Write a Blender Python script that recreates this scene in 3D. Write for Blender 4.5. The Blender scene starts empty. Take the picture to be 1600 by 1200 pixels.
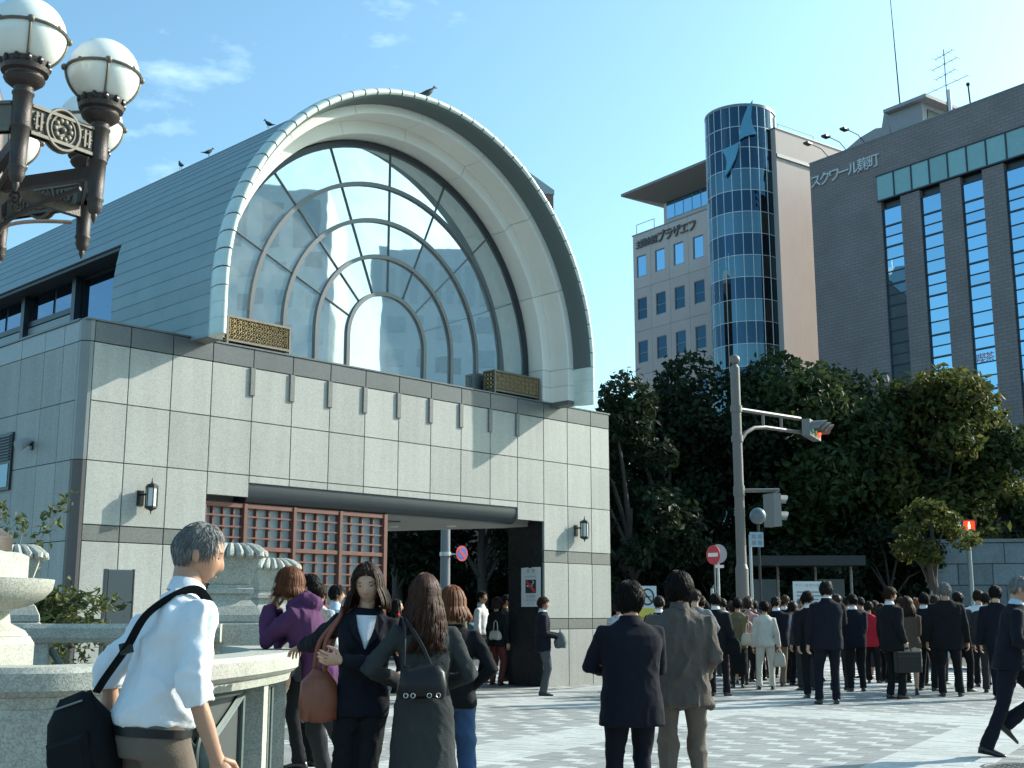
import bpy, math, random
import numpy as np
from mathutils import Vector, Matrix, Euler

scene = bpy.context.scene
COL = scene.collection
rng = np.random.default_rng(7)
random.seed(7)

# ------------------------------------------------------------------ camera
cam_data = bpy.data.cameras.new('camera')
cam = bpy.data.objects.new('camera', cam_data)
COL.objects.link(cam)
cam.location = (0, 0, 1.35)
cam.rotation_euler = (math.radians(90 + 10.79), 0, 0)
cam_data.sensor_fit = 'HORIZONTAL'
cam_data.sensor_width = 36
cam_data.lens = 36 * 1902.8 / 1600
cam_data.clip_end = 3000
scene.camera = cam

# ------------------------------------------------------------------ sky and sun
SUN = Vector((0.790, 0.386, 0.482)).normalized()
SUN_EL = math.asin(SUN.z)
SUN_AZ = math.atan2(SUN.x, SUN.y)
world = bpy.data.worlds.new('World')
scene.world = world
world.use_nodes = True
wn, wl = world.node_tree.nodes, world.node_tree.links
wn.clear()
w_out = wn.new('ShaderNodeOutputWorld')
w_bg = wn.new('ShaderNodeBackground')
w_sky = wn.new('ShaderNodeTexSky')
w_sky.sky_type = 'NISHITA'
w_sky.sun_disc = False
w_sky.sun_elevation = SUN_EL
w_sky.sun_rotation = SUN_AZ
w_sky.air_density = 1.0
w_sky.dust_density = 2.2
w_sky.ozone_density = 1.0
w_bg.inputs['Strength'].default_value = 0.15
w_tc = wn.new('ShaderNodeTexCoord')
w_map = wn.new('ShaderNodeMapping')
w_map.inputs['Scale'].default_value = (1, 1, 2.6)
w_map.inputs['Location'].default_value = (0.35, 0.1, 0.2)
w_nz = wn.new('ShaderNodeTexNoise')
w_nz.inputs['Scale'].default_value = 3.2
w_nz.inputs['Detail'].default_value = 9
w_nz.inputs['Roughness'].default_value = 0.6
w_rmp = wn.new('ShaderNodeValToRGB')
w_rmp.color_ramp.elements[0].position = 0.60
w_rmp.color_ramp.elements[1].position = 0.86
w_mul = wn.new('ShaderNodeMath'); w_mul.operation = 'MULTIPLY'
w_mul.inputs[1].default_value = 0.75
w_mix = wn.new('ShaderNodeMixRGB')
w_mix.inputs['Color2'].default_value = (9.5, 8.2, 8.4, 1)
wl.new(w_tc.outputs['Generated'], w_map.inputs['Vector'])
wl.new(w_map.outputs['Vector'], w_nz.inputs['Vector'])
wl.new(w_nz.outputs['Fac'], w_rmp.inputs['Fac'])
wl.new(w_rmp.outputs['Color'], w_mul.inputs[0])
wl.new(w_mul.outputs[0], w_mix.inputs['Fac'])
wl.new(w_sky.outputs['Color'], w_mix.inputs['Color1'])
w_hue = wn.new('ShaderNodeMixRGB'); w_hue.blend_type = 'MULTIPLY'; w_hue.inputs['Fac'].default_value = 1.0
w_hue.inputs['Color2'].default_value = (0.88, 1.26, 1.27, 1)
wl.new(w_mix.outputs['Color'], w_hue.inputs['Color1'])
wl.new(w_hue.outputs['Color'], w_bg.inputs['Color'])
wl.new(w_bg.outputs['Background'], w_out.inputs['Surface'])

sun_data = bpy.data.lights.new('sun', 'SUN')
sun_data.energy = 5.0
sun_data.angle = math.radians(0.5)
sun_data.color = (1.0, 0.94, 0.84)
sun = bpy.data.objects.new('sun', sun_data)
COL.objects.link(sun)
sun.rotation_euler = (-SUN).to_track_quat('-Z', 'Y').to_euler()
sun.location = (40, 20, 60)

scene.view_settings.view_transform = 'Standard'
scene.view_settings.look = 'None'
scene.view_settings.exposure = 0.55
scene.view_settings.gamma = 1.0
scene.view_settings.use_curve_mapping = False
scene.render.engine = 'CYCLES'
scene.cycles.use_denoising = True
scene.cycles.max_bounces = 6
scene.cycles.transparent_max_bounces = 6

# ------------------------------------------------------------------ materials
MATS = {}
def mat(name, col, rough=0.7, metal=0.0, spec=0.5, var=0.18, vscale=3.0, grain=0.0, gscale=90.0,
        bump=0.0, bscale=60.0, objvar=0.0, island=0.0, emit=None, streak=0.0, stretch=None, coord='pos', trans=0.0, sheen=0.0):
    if name in MATS: return MATS[name]
    m = bpy.data.materials.new(name); m.use_nodes = True
    nt = m.node_tree; N = nt.nodes; L = nt.links
    b = N['Principled BSDF']
    b.inputs['Roughness'].default_value = rough
    b.inputs['Metallic'].default_value = metal
    b.inputs['Specular IOR Level'].default_value = spec
    if sheen: b.inputs['Sheen Weight'].default_value = sheen
    geo = N.new('ShaderNodeNewGeometry')
    tcn = N.new('ShaderNodeTexCoord')
    vec = geo.outputs['Position'] if coord == 'pos' else tcn.outputs['Object']
    if stretch:
        mp = N.new('ShaderNodeMapping'); mp.inputs['Scale'].default_value = stretch
        L.new(vec, mp.inputs['Vector']); vec = mp.outputs['Vector']
    val = None
    def addv(sock, amt):
        nonlocal val
        mm = N.new('ShaderNodeMath'); mm.operation = 'MULTIPLY_ADD'
        L.new(sock, mm.inputs[0]); mm.inputs[1].default_value = amt * 2; mm.inputs[2].default_value = 1 - amt
        if val is None: val = mm.outputs[0]
        else:
            m2 = N.new('ShaderNodeMath'); m2.operation = 'MULTIPLY'
            L.new(val, m2.inputs[0]); L.new(mm.outputs[0], m2.inputs[1]); val = m2.outputs[0]
    if var:
        n = N.new('ShaderNodeTexNoise'); n.inputs['Scale'].default_value = vscale; n.inputs['Detail'].default_value = 5
        n.inputs['Roughness'].default_value = 0.65
        L.new(vec, n.inputs['Vector']); addv(n.outputs['Fac'], var * 1.6)
    if grain:
        n = N.new('ShaderNodeTexVoronoi'); n.inputs['Scale'].default_value = gscale
        L.new(vec, n.inputs['Vector'])
        sp = N.new('ShaderNodeSeparateColor'); L.new(n.outputs['Color'], sp.inputs['Color'])
        addv(sp.outputs[0], grain)
    if objvar:
        oi = N.new('ShaderNodeObjectInfo'); addv(oi.outputs['Random'], objvar)
    if island:
        addv(geo.outputs['Random Per Island'], island)
    if streak:
        mp = N.new('ShaderNodeMapping'); mp.inputs['Scale'].default_value = (7, 7, 0.35)
        L.new(geo.outputs['Position'], mp.inputs['Vector'])
        n = N.new('ShaderNodeTexNoise'); n.inputs['Scale'].default_value = 1.0; n.inputs['Detail'].default_value = 4
        L.new(mp.outputs['Vector'], n.inputs['Vector']); addv(n.outputs['Fac'], streak)
    base = (*col, 1)
    if val is not None:
        vm = N.new('ShaderNodeVectorMath'); vm.operation = 'SCALE'
        vm.inputs[0].default_value = col
        L.new(val, vm.inputs['Scale']); L.new(vm.outputs[0], b.inputs['Base Color'])
    else: b.inputs['Base Color'].default_value = base
    if bump:
        n = N.new('ShaderNodeTexNoise'); n.inputs['Scale'].default_value = bscale; n.inputs['Detail'].default_value = 4
        L.new(vec, n.inputs['Vector'])
        bp = N.new('ShaderNodeBump'); bp.inputs['Strength'].default_value = bump; bp.inputs['Distance'].default_value = 0.02
        L.new(n.outputs['Fac'], bp.inputs['Height']); L.new(bp.outputs['Normal'], b.inputs['Normal'])
    if emit:
        b.inputs['Emission Color'].default_value = (*emit[0], 1); b.inputs['Emission Strength'].default_value = emit[1]
    if trans:
        tr = N.new('ShaderNodeBsdfTranslucent')
        if val is not None: L.new(vm.outputs[0], tr.inputs['Color'])
        else: tr.inputs['Color'].default_value = base
        mx = N.new('ShaderNodeMixShader'); mx.inputs[0].default_value = trans
        L.new(b.outputs[0], mx.inputs[1]); L.new(tr.outputs[0], mx.inputs[2])
        L.new(mx.outputs[0], N['Material Output'].inputs['Surface'])
    MATS[name] = m
    return m

G_LIGHT = mat('granite_light', (0.35, 0.355, 0.33), 0.55, var=0.07, vscale=1.2, grain=0.14, gscale=75, objvar=0.09, streak=0.15, spec=0.3)
G_DARK = mat('granite_dark', (0.115, 0.122, 0.122), 0.35, var=0.10, vscale=1.5, grain=0.12, gscale=45, objvar=0.08, streak=0.08)
G_BAND = mat('granite_band', (0.135, 0.14, 0.13), 0.5, var=0.08, grain=0.15, gscale=45, objvar=0.05)
G_BLACK = mat('granite_black', (0.018, 0.02, 0.022), 0.22, var=0.2, grain=0.2, gscale=60)
JOINT = mat('joint_backing', (0.06, 0.06, 0.055), 0.9, var=0)  # dark backing colour seen in the gaps between panels
STONE = mat('balustrade_granite', (0.37, 0.375, 0.33), 0.75, var=0.16, vscale=2.2, grain=0.24, gscale=110, streak=0.16, bump=0.25, bscale=150, spec=0.25)
COPPER = mat('roof_sheet', (0.235, 0.32, 0.335), 0.5, metal=0.1, var=0.12, objvar=0.06, streak=0.0, vscale=2)
RIM = mat('rim_sheet', (0.58, 0.67, 0.63), 0.42, metal=0.15, var=0.16, objvar=0.05, vscale=2.5)
WHITE = mat('white_trim', (0.76, 0.755, 0.70), 0.5, var=0.05, vscale=1.0, objvar=0.03)
STEEL = mat('grey_steel', (0.20, 0.21, 0.21), 0.4, metal=0.3, var=0.05)
DKMETAL = mat('dark_frame', (0.035, 0.042, 0.05), 0.35, metal=0.3, var=0.05)
BLACKM = mat('black_iron', (0.02, 0.022, 0.024), 0.4, metal=0.2, var=0.1)
BRONZE = mat('bronze_iron', (0.060, 0.047, 0.043), 0.5, metal=0.35, var=0.25, vscale=9, bump=0.2, bscale=120)
BRONZE2 = mat('weathered_bronze', (0.15, 0.135, 0.11), 0.55, metal=0.3, var=0.25, vscale=14)
GOLD = mat('gilt_bronze', (0.58, 0.44, 0.22), 0.3, metal=0.8, var=0.15, vscale=12)
REDWOOD = mat('lattice_redwood', (0.165, 0.062, 0.045), 0.5, var=0.2, vscale=8)
FROST = mat('frosted_pane', (0.36, 0.46, 0.48), 0.35, var=0.06)
LAMPGLASS = mat('opal_glass', (0.80, 0.82, 0.77), 0.18, var=0.03, spec=0.5)
LANTGLASS = mat('lantern_glass', (0.62, 0.65, 0.60), 0.3, var=0.05)
IRON_G = mat('green_grey_iron', (0.13, 0.165, 0.155), 0.45, metal=0.25, var=0.12)

def mirror_mat(name, tint, wav=0.0, wscale=1.5, rough=0.015, objvar=0.0):
    m = bpy.data.materials.new(name); m.use_nodes = True
    N, L = m.node_tree.nodes, m.node_tree.links
    b = N['Principled BSDF']
    b.inputs['Base Color'].default_value = (*tint, 1); b.inputs['Metallic'].default_value = 1.0
    b.inputs['Roughness'].default_value = rough
    if wav:
        geo = N.new('ShaderNodeNewGeometry')
        n = N.new('ShaderNodeTexNoise'); n.inputs['Scale'].default_value = wscale; n.inputs['Detail'].default_value = 1.5
        L.new(geo.outputs['Position'], n.inputs['Vector'])
        bp = N.new('ShaderNodeBump'); bp.inputs['Strength'].default_value = wav; bp.inputs['Distance'].default_value = 0.02
        L.new(n.outputs['Fac'], bp.inputs['Height']); L.new(bp.outputs['Normal'], b.inputs['Normal'])
    if objvar:
        oi = N.new('ShaderNodeObjectInfo'); mm = N.new('ShaderNodeMath'); mm.operation = 'MULTIPLY_ADD'
        L.new(oi.outputs['Random'], mm.inputs[0]); mm.inputs[1].default_value = 2 * objvar; mm.inputs[2].default_value = 1 - objvar
        vm = N.new('ShaderNodeVectorMath'); vm.operation = 'SCALE'; vm.inputs[0].default_value = tint
        L.new(mm.outputs[0], vm.inputs['Scale']); L.new(vm.outputs[0], b.inputs['Base Color'])
    return m
ARCHGLASS = mirror_mat('arch_glass', (0.66, 0.75, 0.77), 0.03, 1.6)
def dusty(m, col, fac):   # a film of dust on a reflecting pane
    N, L = m.node_tree.nodes, m.node_tree.links; d = N.new('ShaderNodeBsdfDiffuse'); d.inputs['Color'].default_value = (*col, 1)
    geo = N.new('ShaderNodeNewGeometry'); n = N.new('ShaderNodeTexNoise'); n.inputs['Scale'].default_value = 2.5; n.inputs['Detail'].default_value = 6; L.new(geo.outputs['Position'], n.inputs['Vector'])
    mm = N.new('ShaderNodeMath'); mm.operation = 'MULTIPLY'; L.new(n.outputs['Fac'], mm.inputs[0]); mm.inputs[1].default_value = fac * 2
    mx = N.new('ShaderNodeMixShader'); L.new(mm.outputs[0], mx.inputs[0]); L.new(N['Principled BSDF'].outputs[0], mx.inputs[1]); L.new(d.outputs[0], mx.inputs[2]); L.new(mx.outputs[0], N['Material Output'].inputs['Surface'])
dusty(ARCHGLASS, (0.42, 0.50, 0.52), 0.24)
BARSTEEL = mat('bar_steel', (0.12, 0.13, 0.135), 0.4, metal=0.3, var=0.05)
BLUEGLASS = mirror_mat('blue_window_glass', (0.24, 0.42, 0.56), 0.01, 0.6, objvar=0.06)
TEALGLASS = mat('spandrel_glass', (0.26, 0.44, 0.44), 0.15, var=0.08, objvar=0.08)
STRIPGLASS = mirror_mat('strip_window_glass', (0.12, 0.19, 0.28), 0.004, 0.6)
TOWERGLASS = mirror_mat('tower_glass_dark', (0.035, 0.065, 0.095), 0.004, 0.4, objvar=0.1)
TOWERGLASS2 = mirror_mat('tower_glass_light', (0.085, 0.145, 0.175), 0.004, 0.4, objvar=0.1)

# ------------------------------------------------------------------ mesh helpers
class MB:
    def __init__(s): s.v = []; s.f = []; s.m = []
    def _add(s, vs, fs, mi=0):
        o = len(s.v); s.v.extend([tuple(v) for v in vs]); s.f.extend([tuple(o + i for i in f) for f in fs]); s.m.extend([mi] * len(fs)); return s
    def box(s, x0, x1, y0, y1, z0, z1, mi=0):
        v = [(x, y, z) for z in (z0, z1) for y in (y0, y1) for x in (x0, x1)]
        return s._add(v, [(0, 2, 3, 1), (4, 5, 7, 6), (0, 1, 5, 4), (2, 6, 7, 3), (0, 4, 6, 2), (1, 3, 7, 5)], mi)
    def cbox(s, x0, x1, y0, y1, z0, z1, c=0.01, mi=0):
        # box with chamfered front (y0) edges
        a = [(x0, y1, z0), (x1, y1, z0), (x1, y1, z1), (x0, y1, z1)]
        b = [(x0, y0 + c, z0), (x1, y0 + c, z0), (x1, y0 + c, z1), (x0, y0 + c, z1)]
        d = [(x0 + c, y0, z0 + c), (x1 - c, y0, z0 + c), (x1 - c, y0, z1 - c), (x0 + c, y0, z1 - c)]
        fs = [(3, 2, 1, 0), (8, 9, 10, 11)]
        for i in range(4):
            j = (i + 1) % 4
            fs += [(i, j, 4 + j, 4 + i), (4 + i, 4 + j, 8 + j, 8 + i)]
        return s._add(a + b + d, fs, mi)
    def hexa(s, p, mi=0):   # 8 points: bottom 4 ccw, top 4 ccw
        return s._add(p, [(3, 2, 1, 0), (4, 5, 6, 7), (0, 1, 5, 4), (1, 2, 6, 5), (2, 3, 7, 6), (3, 0, 4, 7)], mi)
    def obox(s, c, hx, hy, hz, rot=0.0, mi=0):
        ca, sa = math.cos(rot), math.sin(rot); p = []
        for z in (-hz, hz):
            for (x, y) in ((-hx, -hy), (hx, -hy), (hx, hy), (-hx, hy)):
                p.append((c[0] + x * ca - y * sa, c[1] + x * sa + y * ca, c[2] + z))
        return s.hexa(p, mi)
    def loft(s, rings, cap=True, closed=True, mi=0):
        n = len(rings[0]); o = len(s.v); fs = []
        for r in rings: s.v.extend([tuple(p) for p in r])
        m = n if closed else n - 1
        for k in range(len(rings) - 1):
            for i in range(m):
                j = (i + 1) % n
                fs.append((o + k * n + i, o + k * n + j, o + (k + 1) * n + j, o + (k + 1) * n + i))
        if cap and closed:
            fs.append(tuple(o + i for i in reversed(range(n)))); fs.append(tuple(o + (len(rings) - 1) * n + i for i in range(n)))
        s.f.extend(fs); s.m.extend([mi] * len(fs)); return s
    def tube(s, pts, rad, seg=8, cap=True, mi=0, dome=False, flat=1.0):
        pts = [Vector(p) for p in pts]; n = len(pts)
        if not hasattr(rad, '__len__'): rad = [rad] * n
        rings = []; up = None
        for i, p in enumerate(pts):
            t = (pts[min(i + 1, n - 1)] - pts[max(i - 1, 0)])
            if t.length < 1e-9: t = Vector((0, 0, 1))
            t.normalize()
            if up is None:
                up = Vector((0, 0, 1)) if abs(t.z) < 0.9 else Vector((0, 1, 0))
            a = t.cross(up); 
            if a.length < 1e-6: a = t.cross(Vector((1, 0, 0)))
            a.normalize(); b = a.cross(t).normalized(); up = b
            rings.append((p, a, b, t, rad[i]))
        R = []
        def ring(p, a, b, r): return [p + a * (r * math.cos(2 * math.pi * k / seg)) + b * (r * flat * math.sin(2 * math.pi * k / seg)) for k in range(seg)]
        if dome:
            p, a, b, t, r = rings[0]
            for q in (0.95, 0.6): R.append(ring(p - t * (r * q), a, b, r * math.sqrt(1 - q * q)))
        for p, a, b, t, r in rings: R.append(ring(p, a, b, r))
        if dome:
            p, a, b, t, r = rings[-1]
            for q in (0.6, 0.95): R.append(ring(p + t * (r * q), a, b, r * math.sqrt(1 - q * q)))
        return s.loft(R, cap, True, mi)
    def lathe(s, prof, c=(0, 0, 0), seg=20, mi=0, sq=None):
        R = []
        for r, z in prof:
            R.append([(c[0] + r * math.cos(2 * math.pi * k / seg), c[1] + r * math.sin(2 * math.pi * k / seg), c[2] + z) for k in range(seg)])
        return s.loft(R, True, True, mi)
    def sqlathe(s, prof, c=(0, 0, 0), rot=0.0, mi=0):
        R = []
        ca, sa = math.cos(rot), math.sin(rot)
        for r, z in prof:
            R.append([(c[0] + (x * ca - y * sa) * r, c[1] + (x * sa + y * ca) * r, c[2] + z) for x, y in ((-1, -1), (1, -1), (1, 1), (-1, 1))])
        return s.loft(R, True, True, mi)
    def sphere(s, c, r, seg=16, rings=10, mi=0, sc=(1, 1, 1)):
        R = []
        for k in range(rings + 1):
            a = -math.pi / 2 + math.pi * k / rings; a = max(min(a, 1.54), -1.54)
            R.append([(c[0] + sc[0] * r * math.cos(a) * math.cos(2 * math.pi * i / seg), c[1] + sc[1] * r * math.cos(a) * math.sin(2 * math.pi * i / seg), c[2] + sc[2] * r * math.sin(a)) for i in range(seg)])
        return s.loft(R, True, True, mi)
    def prism(s, outline, d0, d1, axis='y', mi=0):
        if axis == 'y': A = [(x, d0, z) for x, z in outline]; B = [(x, d1, z) for x, z in outline]
        elif axis == 'z': A = [(x, y, d0) for x, y in outline]; B = [(x, y, d1) for x, y in outline]
        else: A = [(d0, y, z) for y, z in outline]; B = [(d1, y, z) for y, z in outline]
        return s.loft([A, B], True, True, mi)
    def mesh(s, name):
        me = bpy.data.meshes.new(name); me.from_pydata(s.v, [], s.f); return me
    def build(s, name, mats, parent=None, smooth=False, loc=None, angle=None, fix=True):
        me = s.mesh(name)
        if not isinstance(mats, (list, tuple)): mats = [mats]
        for m in mats: me.materials.append(m)
        if any(s.m): me.polygons.foreach_set('material_index', s.m)
        if fix: fix_normals(me)
        if smooth: shade(me, angle if angle else 40)
        return link(name, me, parent, loc)

import bmesh
def fix_normals(me):
    bm = bmesh.new(); bm.from_mesh(me); bmesh.ops.recalc_face_normals(bm, faces=bm.faces); bm.to_mesh(me); bm.free()
def shade(me, deg=40):
    me.polygons.foreach_set('use_smooth', [True] * len(me.polygons))
    if deg < 179:
        try: me.set_sharp_from_angle(angle=math.radians(deg))
        except Exception: pass
def link(name, me, parent=None, loc=None):
    o = bpy.data.objects.new(name, me); COL.objects.link(o)
    if parent is not None: o.parent = parent
    if loc is not None: o.location = loc
    return o
def thing(name, label, cat, loc=(0, 0, 0), rotz=0.0, group=None):
    o = bpy.data.objects.new(name, None); COL.objects.link(o)
    o.empty_display_size = 0.2
    o.location = loc; o.rotation_euler = (0, 0, rotz)
    o['label'] = label; o['category'] = cat
    if group: o['group'] = group
    return o
def tag(o, label, cat, group=None):
    o['label'] = label; o['category'] = cat
    if group: o['group'] = group
    return o
def copy_tree(o, parent=None):
    c = o.copy(); COL.objects.link(c)
    if parent is not None: c.parent = parent
    for ch in list(o.children): copy_tree(ch, c)
    return c
def np_mesh(name, V, F, mats, parent=None, smooth=False):
    V = np.asarray(V, np.float32); F = np.asarray(F, np.int32); k = F.shape[1]
    me = bpy.data.meshes.new(name)
    me.vertices.add(len(V)); me.vertices.foreach_set('co', V.ravel())
    me.loops.add(F.size); me.loops.foreach_set('vertex_index', F.ravel())
    me.polygons.add(len(F)); me.polygons.foreach_set('loop_start', np.arange(0, F.size, k, dtype=np.int32))
    me.polygons.foreach_set('loop_total', np.full(len(F), k, np.int32))
    for m in (mats if isinstance(mats, (list, tuple)) else [mats]): me.materials.append(m)
    me.update(calc_edges=True)
    me.polygons.foreach_set('use_smooth', [bool(smooth)] * len(F))
    return link(name, me, parent)
def text_mesh(s, size, extrude=0.0, align='CENTER'):
    cu = bpy.data.curves.new('lettering', 'FONT'); cu.body = s; cu.size = size; cu.extrude = extrude
    cu.align_x = align; cu.align_y = 'CENTER'
    o = bpy.data.objects.new('tmp_text', cu); COL.objects.link(o)
    dg = bpy.context.evaluated_depsgraph_get()
    me = bpy.data.meshes.new_from_object(o.evaluated_get(dg))
    bpy.data.objects.remove(o); bpy.data.curves.remove(cu)
    return me
# ------------------------------------------------------------------ ground
UDIR = Vector((0.5, 0.866, 0)); VDIR = Vector((-0.866, 0.5, 0))
gm = MB(); gm._add([(-900, -300, 0), (900, -300, 0), (900, 1500, 0), (-900, 1500, 0)], [(0, 1, 2, 3)])
ASPH = mat('far_asphalt', (0.06, 0.063, 0.066), 0.85, var=0.12, vscale=0.6, bump=0.2, bscale=60)
g = gm.build('ground', ASPH); g['kind'] = 'structure'; g.location.z = -0.12
# plaza sheet: bedding sand under the pavers
PAVEBED = mat('paving_bed', (0.20, 0.20, 0.19), 0.9, var=0.1)
def plane_poly(name, pts, z, m, thick=0.0):
    mb = MB()
    if thick: mb.prism(pts, z - thick, z, axis='z')
    else: mb._add([(x, y, z) for x, y in pts], [tuple(range(len(pts)))])
    o = mb.build(name, m); o['kind'] = 'structure'; return o
def UV(u, v): return (UDIR.x * u + VDIR.x * v, UDIR.y * u + VDIR.y * v)
KX, KY, KS = 7.8, 26.6, -0.16      # corner of the plaza kerb and its slope towards the right
def on_plaza(x, y): return y < 34 if x < KX else y < KY + KS * (x - KX)
pl = plane_poly('plaza_pavement', [(-40, -12), (45, -12), (45, KY + KS * (45 - KX)), (KX, KY), (KX, 34), (-40, 34)], 0.005, PAVEBED, 0.10)
KERB = mat('kerb_granite', (0.40, 0.40, 0.38), 0.8, var=0.12, grain=0.15, gscale=60)
kb = MB()
def kerb_run(p, q):
    p, q = Vector((*p, 0)), Vector((*q, 0)); d = (q - p); n = int(d.length); d.normalize(); o = Vector((-d.y, d.x, 0)) * 0.15
    for k in range(n):
        a, b = p + d * (k + 0.005), p + d * (k + 0.99); kb.prism([(a.x, a.y), (b.x, b.y), (b.x + o.x, b.y + o.y), (a.x + o.x, a.y + o.y)], -0.115, 0.006, axis='z')
kerb_run((KX, KY), (45, KY + KS * (45 - KX))); kerb_run((KX, 34), (KX, KY)) ; kerb_run((-30, 34), (KX, 34))
o = kb.build('kerb', KERB); o['kind'] = 'structure'

# pavers, 0.2 m squares laid along UDIR / VDIR; light bands frame darker fields with pale accents
PV_L = mat('paver_light', (0.40, 0.42, 0.41), 0.85, var=0.18, vscale=0.9, grain=0.10, gscale=70, island=0.07, objvar=0.07, spec=0.3)
PV_D = mat('paver_dark', (0.235, 0.247, 0.244), 0.85, var=0.18, vscale=0.9, grain=0.10, gscale=70, island=0.08, objvar=0.08, spec=0.3)
PS = 0.2
def paver_kind(i, j):
    u, v = (i + 0.5) * PS, (j + 0.5) * PS
    vv = (v - 3.0) % 3.95
    uu = (u - 18.1) % 9.6
    if vv > 3.05 or uu > 8.1: return 0
    if v < 2.1 and False: return 0
    k = i // 3
    o_ = (k * 7919 + (k * k) % 11) % 3
    if i % 3 == 1 and (j + o_) % 3 == 0: return 0
    if i % 3 == 2 and (j + o_) % 3 == 1: return 0
    return 1
cells = []
for i in range(int(6 / PS), int(60 / PS)):
    for j in range(int(-14 / PS), int(20 / PS)):
        u, v = (i + 0.5) * PS, (j + 0.5) * PS
        x, y = UV(u, v)
        if not (on_plaza(x - 0.15, y + 0.15) and on_plaza(x + 0.15, y + 0.15)): continue
        if y < 8.5 or y > 33 or x < -7 or abs(x) > 0.50 * y + 1.5: continue
        # keep clear of the station footprint
        lx = (x + 5.986) * 0.691 + (y - 17.034) * 0.722; ly = -(x + 5.986) * 0.722 + (y - 17.034) * 0.691
        if ly > -0.05 and -0.3 < lx < 1.95: continue
        cells.append((y * y + x * x, i, j, x, y))
cells.sort()
G0 = 0.004
def paver_shape(top):
    a, b, c = PS / 2 - G0 / 2, PS / 2 - G0 / 2 - 0.002, 0.002
    ring = lambda h, z: [UV(-h, -h) + (z,), UV(h, -h) + (z,), UV(h, h) + (z,), UV(-h, h) + (z,)]
    return ring(a, -0.006), ring(a, top - c), ring(b, top)
def near_centre(x, y): return 10.4 < y < 16.5 and -0.8 < x < 0.44 * y - 0.4
near = [c for c in cells if near_centre(c[3], c[4])][:290]
nearset = {(c[1], c[2]) for c in near}
pm = {}
for kk, mm in ((0, PV_L), (1, PV_D)):
    mb = MB(); r0, r1, r2 = paver_shape(0.012)
    mb.loft([r0, r1, r2], True); me = mb.mesh('paver'); me.materials.append(mm); fix_normals(me); pm[kk] = me
for d, i, j, x, y in near:
    o = link('paver', pm[paver_kind(i, j)], pl, (x, y, random.uniform(-0.0015, 0.0015)))
VV = {0: [], 1: []}
for d, i, j, x, y in cells:
    if (i, j) in nearset: continue
    VV[paver_kind(i, j)].append((x, y))
a, b = PS / 2 - G0 / 2, PS / 2 - G0 / 2 - 0.002
loc8 = np.array([UV(-a, -a) + (-0.006,), UV(a, -a) + (-0.006,), UV(a, a) + (-0.006,), UV(-a, a) + (-0.006,), UV(-b, -b) + (0.012,), UV(b, -b) + (0.012,), UV(b, b) + (0.012,), UV(-b, b) + (0.012,)])
f8 = np.array([(4, 5, 6, 7), (0, 1, 5, 4), (1, 2, 6, 5), (2, 3, 7, 6), (3, 0, 4, 7)])
for kk, mm in ((0, PV_L), (1, PV_D)):
    P = np.array(VV[kk]); n = len(P)
    base = np.zeros((n, 1, 3)); base[:, 0, :2] = P; base[:, 0, 2] = rng.uniform(-0.0015, 0.0015, n)
    V = (base + loc8[None]).reshape(-1, 3)
    F = (np.arange(n)[:, None, None] * 8 + f8[None]).reshape(-1, 4)
    o = np_mesh('paving_stones', V, F, mm, pl); o['kind'] = 'stuff'
# zebra crossing and road lines: painted sheets on the roadway
PAINT = mat('road_paint', (0.72, 0.72, 0.70), 0.7, var=0.12, vscale=2)
o_road = plane_poly('roadway', [(-60, 33.9), (KX + 0.1, 33.9), (KX + 0.1, KY), (90, KY + KS * (90 - KX)), (90, 46.6), (-60, 46.6)], -0.112, mat('asphalt', (0.075, 0.078, 0.08), 0.85, var=0.15, vscale=0.8, bump=0.2, bscale=80))
sm = MB()
for k in range(20):
    y0 = KY + 0.7 + k * 0.95
    sm._add([(8.3, y0, -0.108), (13.4, y0, -0.108), (13.4, y0 + 0.47, -0.108), (8.3, y0 + 0.47, -0.108)], [(0, 1, 2, 3)])
o = sm.build('crosswalk_stripes', PAINT); o['kind'] = 'structure'
plane_poly('far_pavement', [(-30, 46.5), (80, 46.5), (80, 140), (-30, 140)], 0.0, mat('far_paving', (0.16, 0.16, 0.155), 0.9, var=0.12), 0.11)

# ------------------------------------------------------------------ station building
ST = thing('station_building', 'grey granite station entrance with a barrel vaulted roof and arched glass front', 'building', (-5.986, 17.034, 0), 0.8073289)
J = [0.0, 0.568, 1.268, 1.96, 2.708, 3.473, 4.246, 5.005, 5.77, 6.538, 7.298, 8.062, 8.815, 9.564, 10.277, 11.01, 11.61]
ROWS = [(0.0, 1.097, 0), (1.097, 1.303, 1), (1.303, 2.379, 0), (2.379, 2.611, 1), (2.611, 3.512, 0), (3.512, 4.366, 0), (4.366, 5.221, 0), (5.221, 5.529, 2)]
GAP = 0.006
front = MB()  # backing of the wall, set behind the panels
front.box(-0.1, 1.95, 0.05, 0.5, 0, 5.52); front.box(9.57, 11.60, 0.05, 0.95, 0, 5.52); front.box(1.95, 9.57, 0.05, 0.5, 3.42, 5.52)
fw_ = front.build('front_wall', JOINT, ST)
PM = [G_LIGHT, G_BAND, G_DARK]
def panel(x0, x1, z0, z1, m, par, d=0.0):
    mb = MB(); cx, cz = (x0 + x1) / 2, (z0 + z1) / 2
    mb.cbox(x0 + GAP - cx, x1 - GAP - cx, 0.0, 0.048, z0 + GAP - cz, z1 - GAP - cz, 0.005)
    o = mb.build('stone_panel', m, par); o.location = (cx, d, cz); return o
for i in range(16):
    for (z0, z1, k) in ROWS:
        inside = 3 <= i <= 12
        if inside and z1 <= 3.0: continue
        if inside and z0 == 2.611:
            if i == 3 or i == 12: z0 = 3.165
            else: z0 = 3.392
        panel(J[i], J[i + 1], z0, z1, PM[k], fw_, -0.006 if k == 2 else (0.008 if k == 1 else 0.0))
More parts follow.
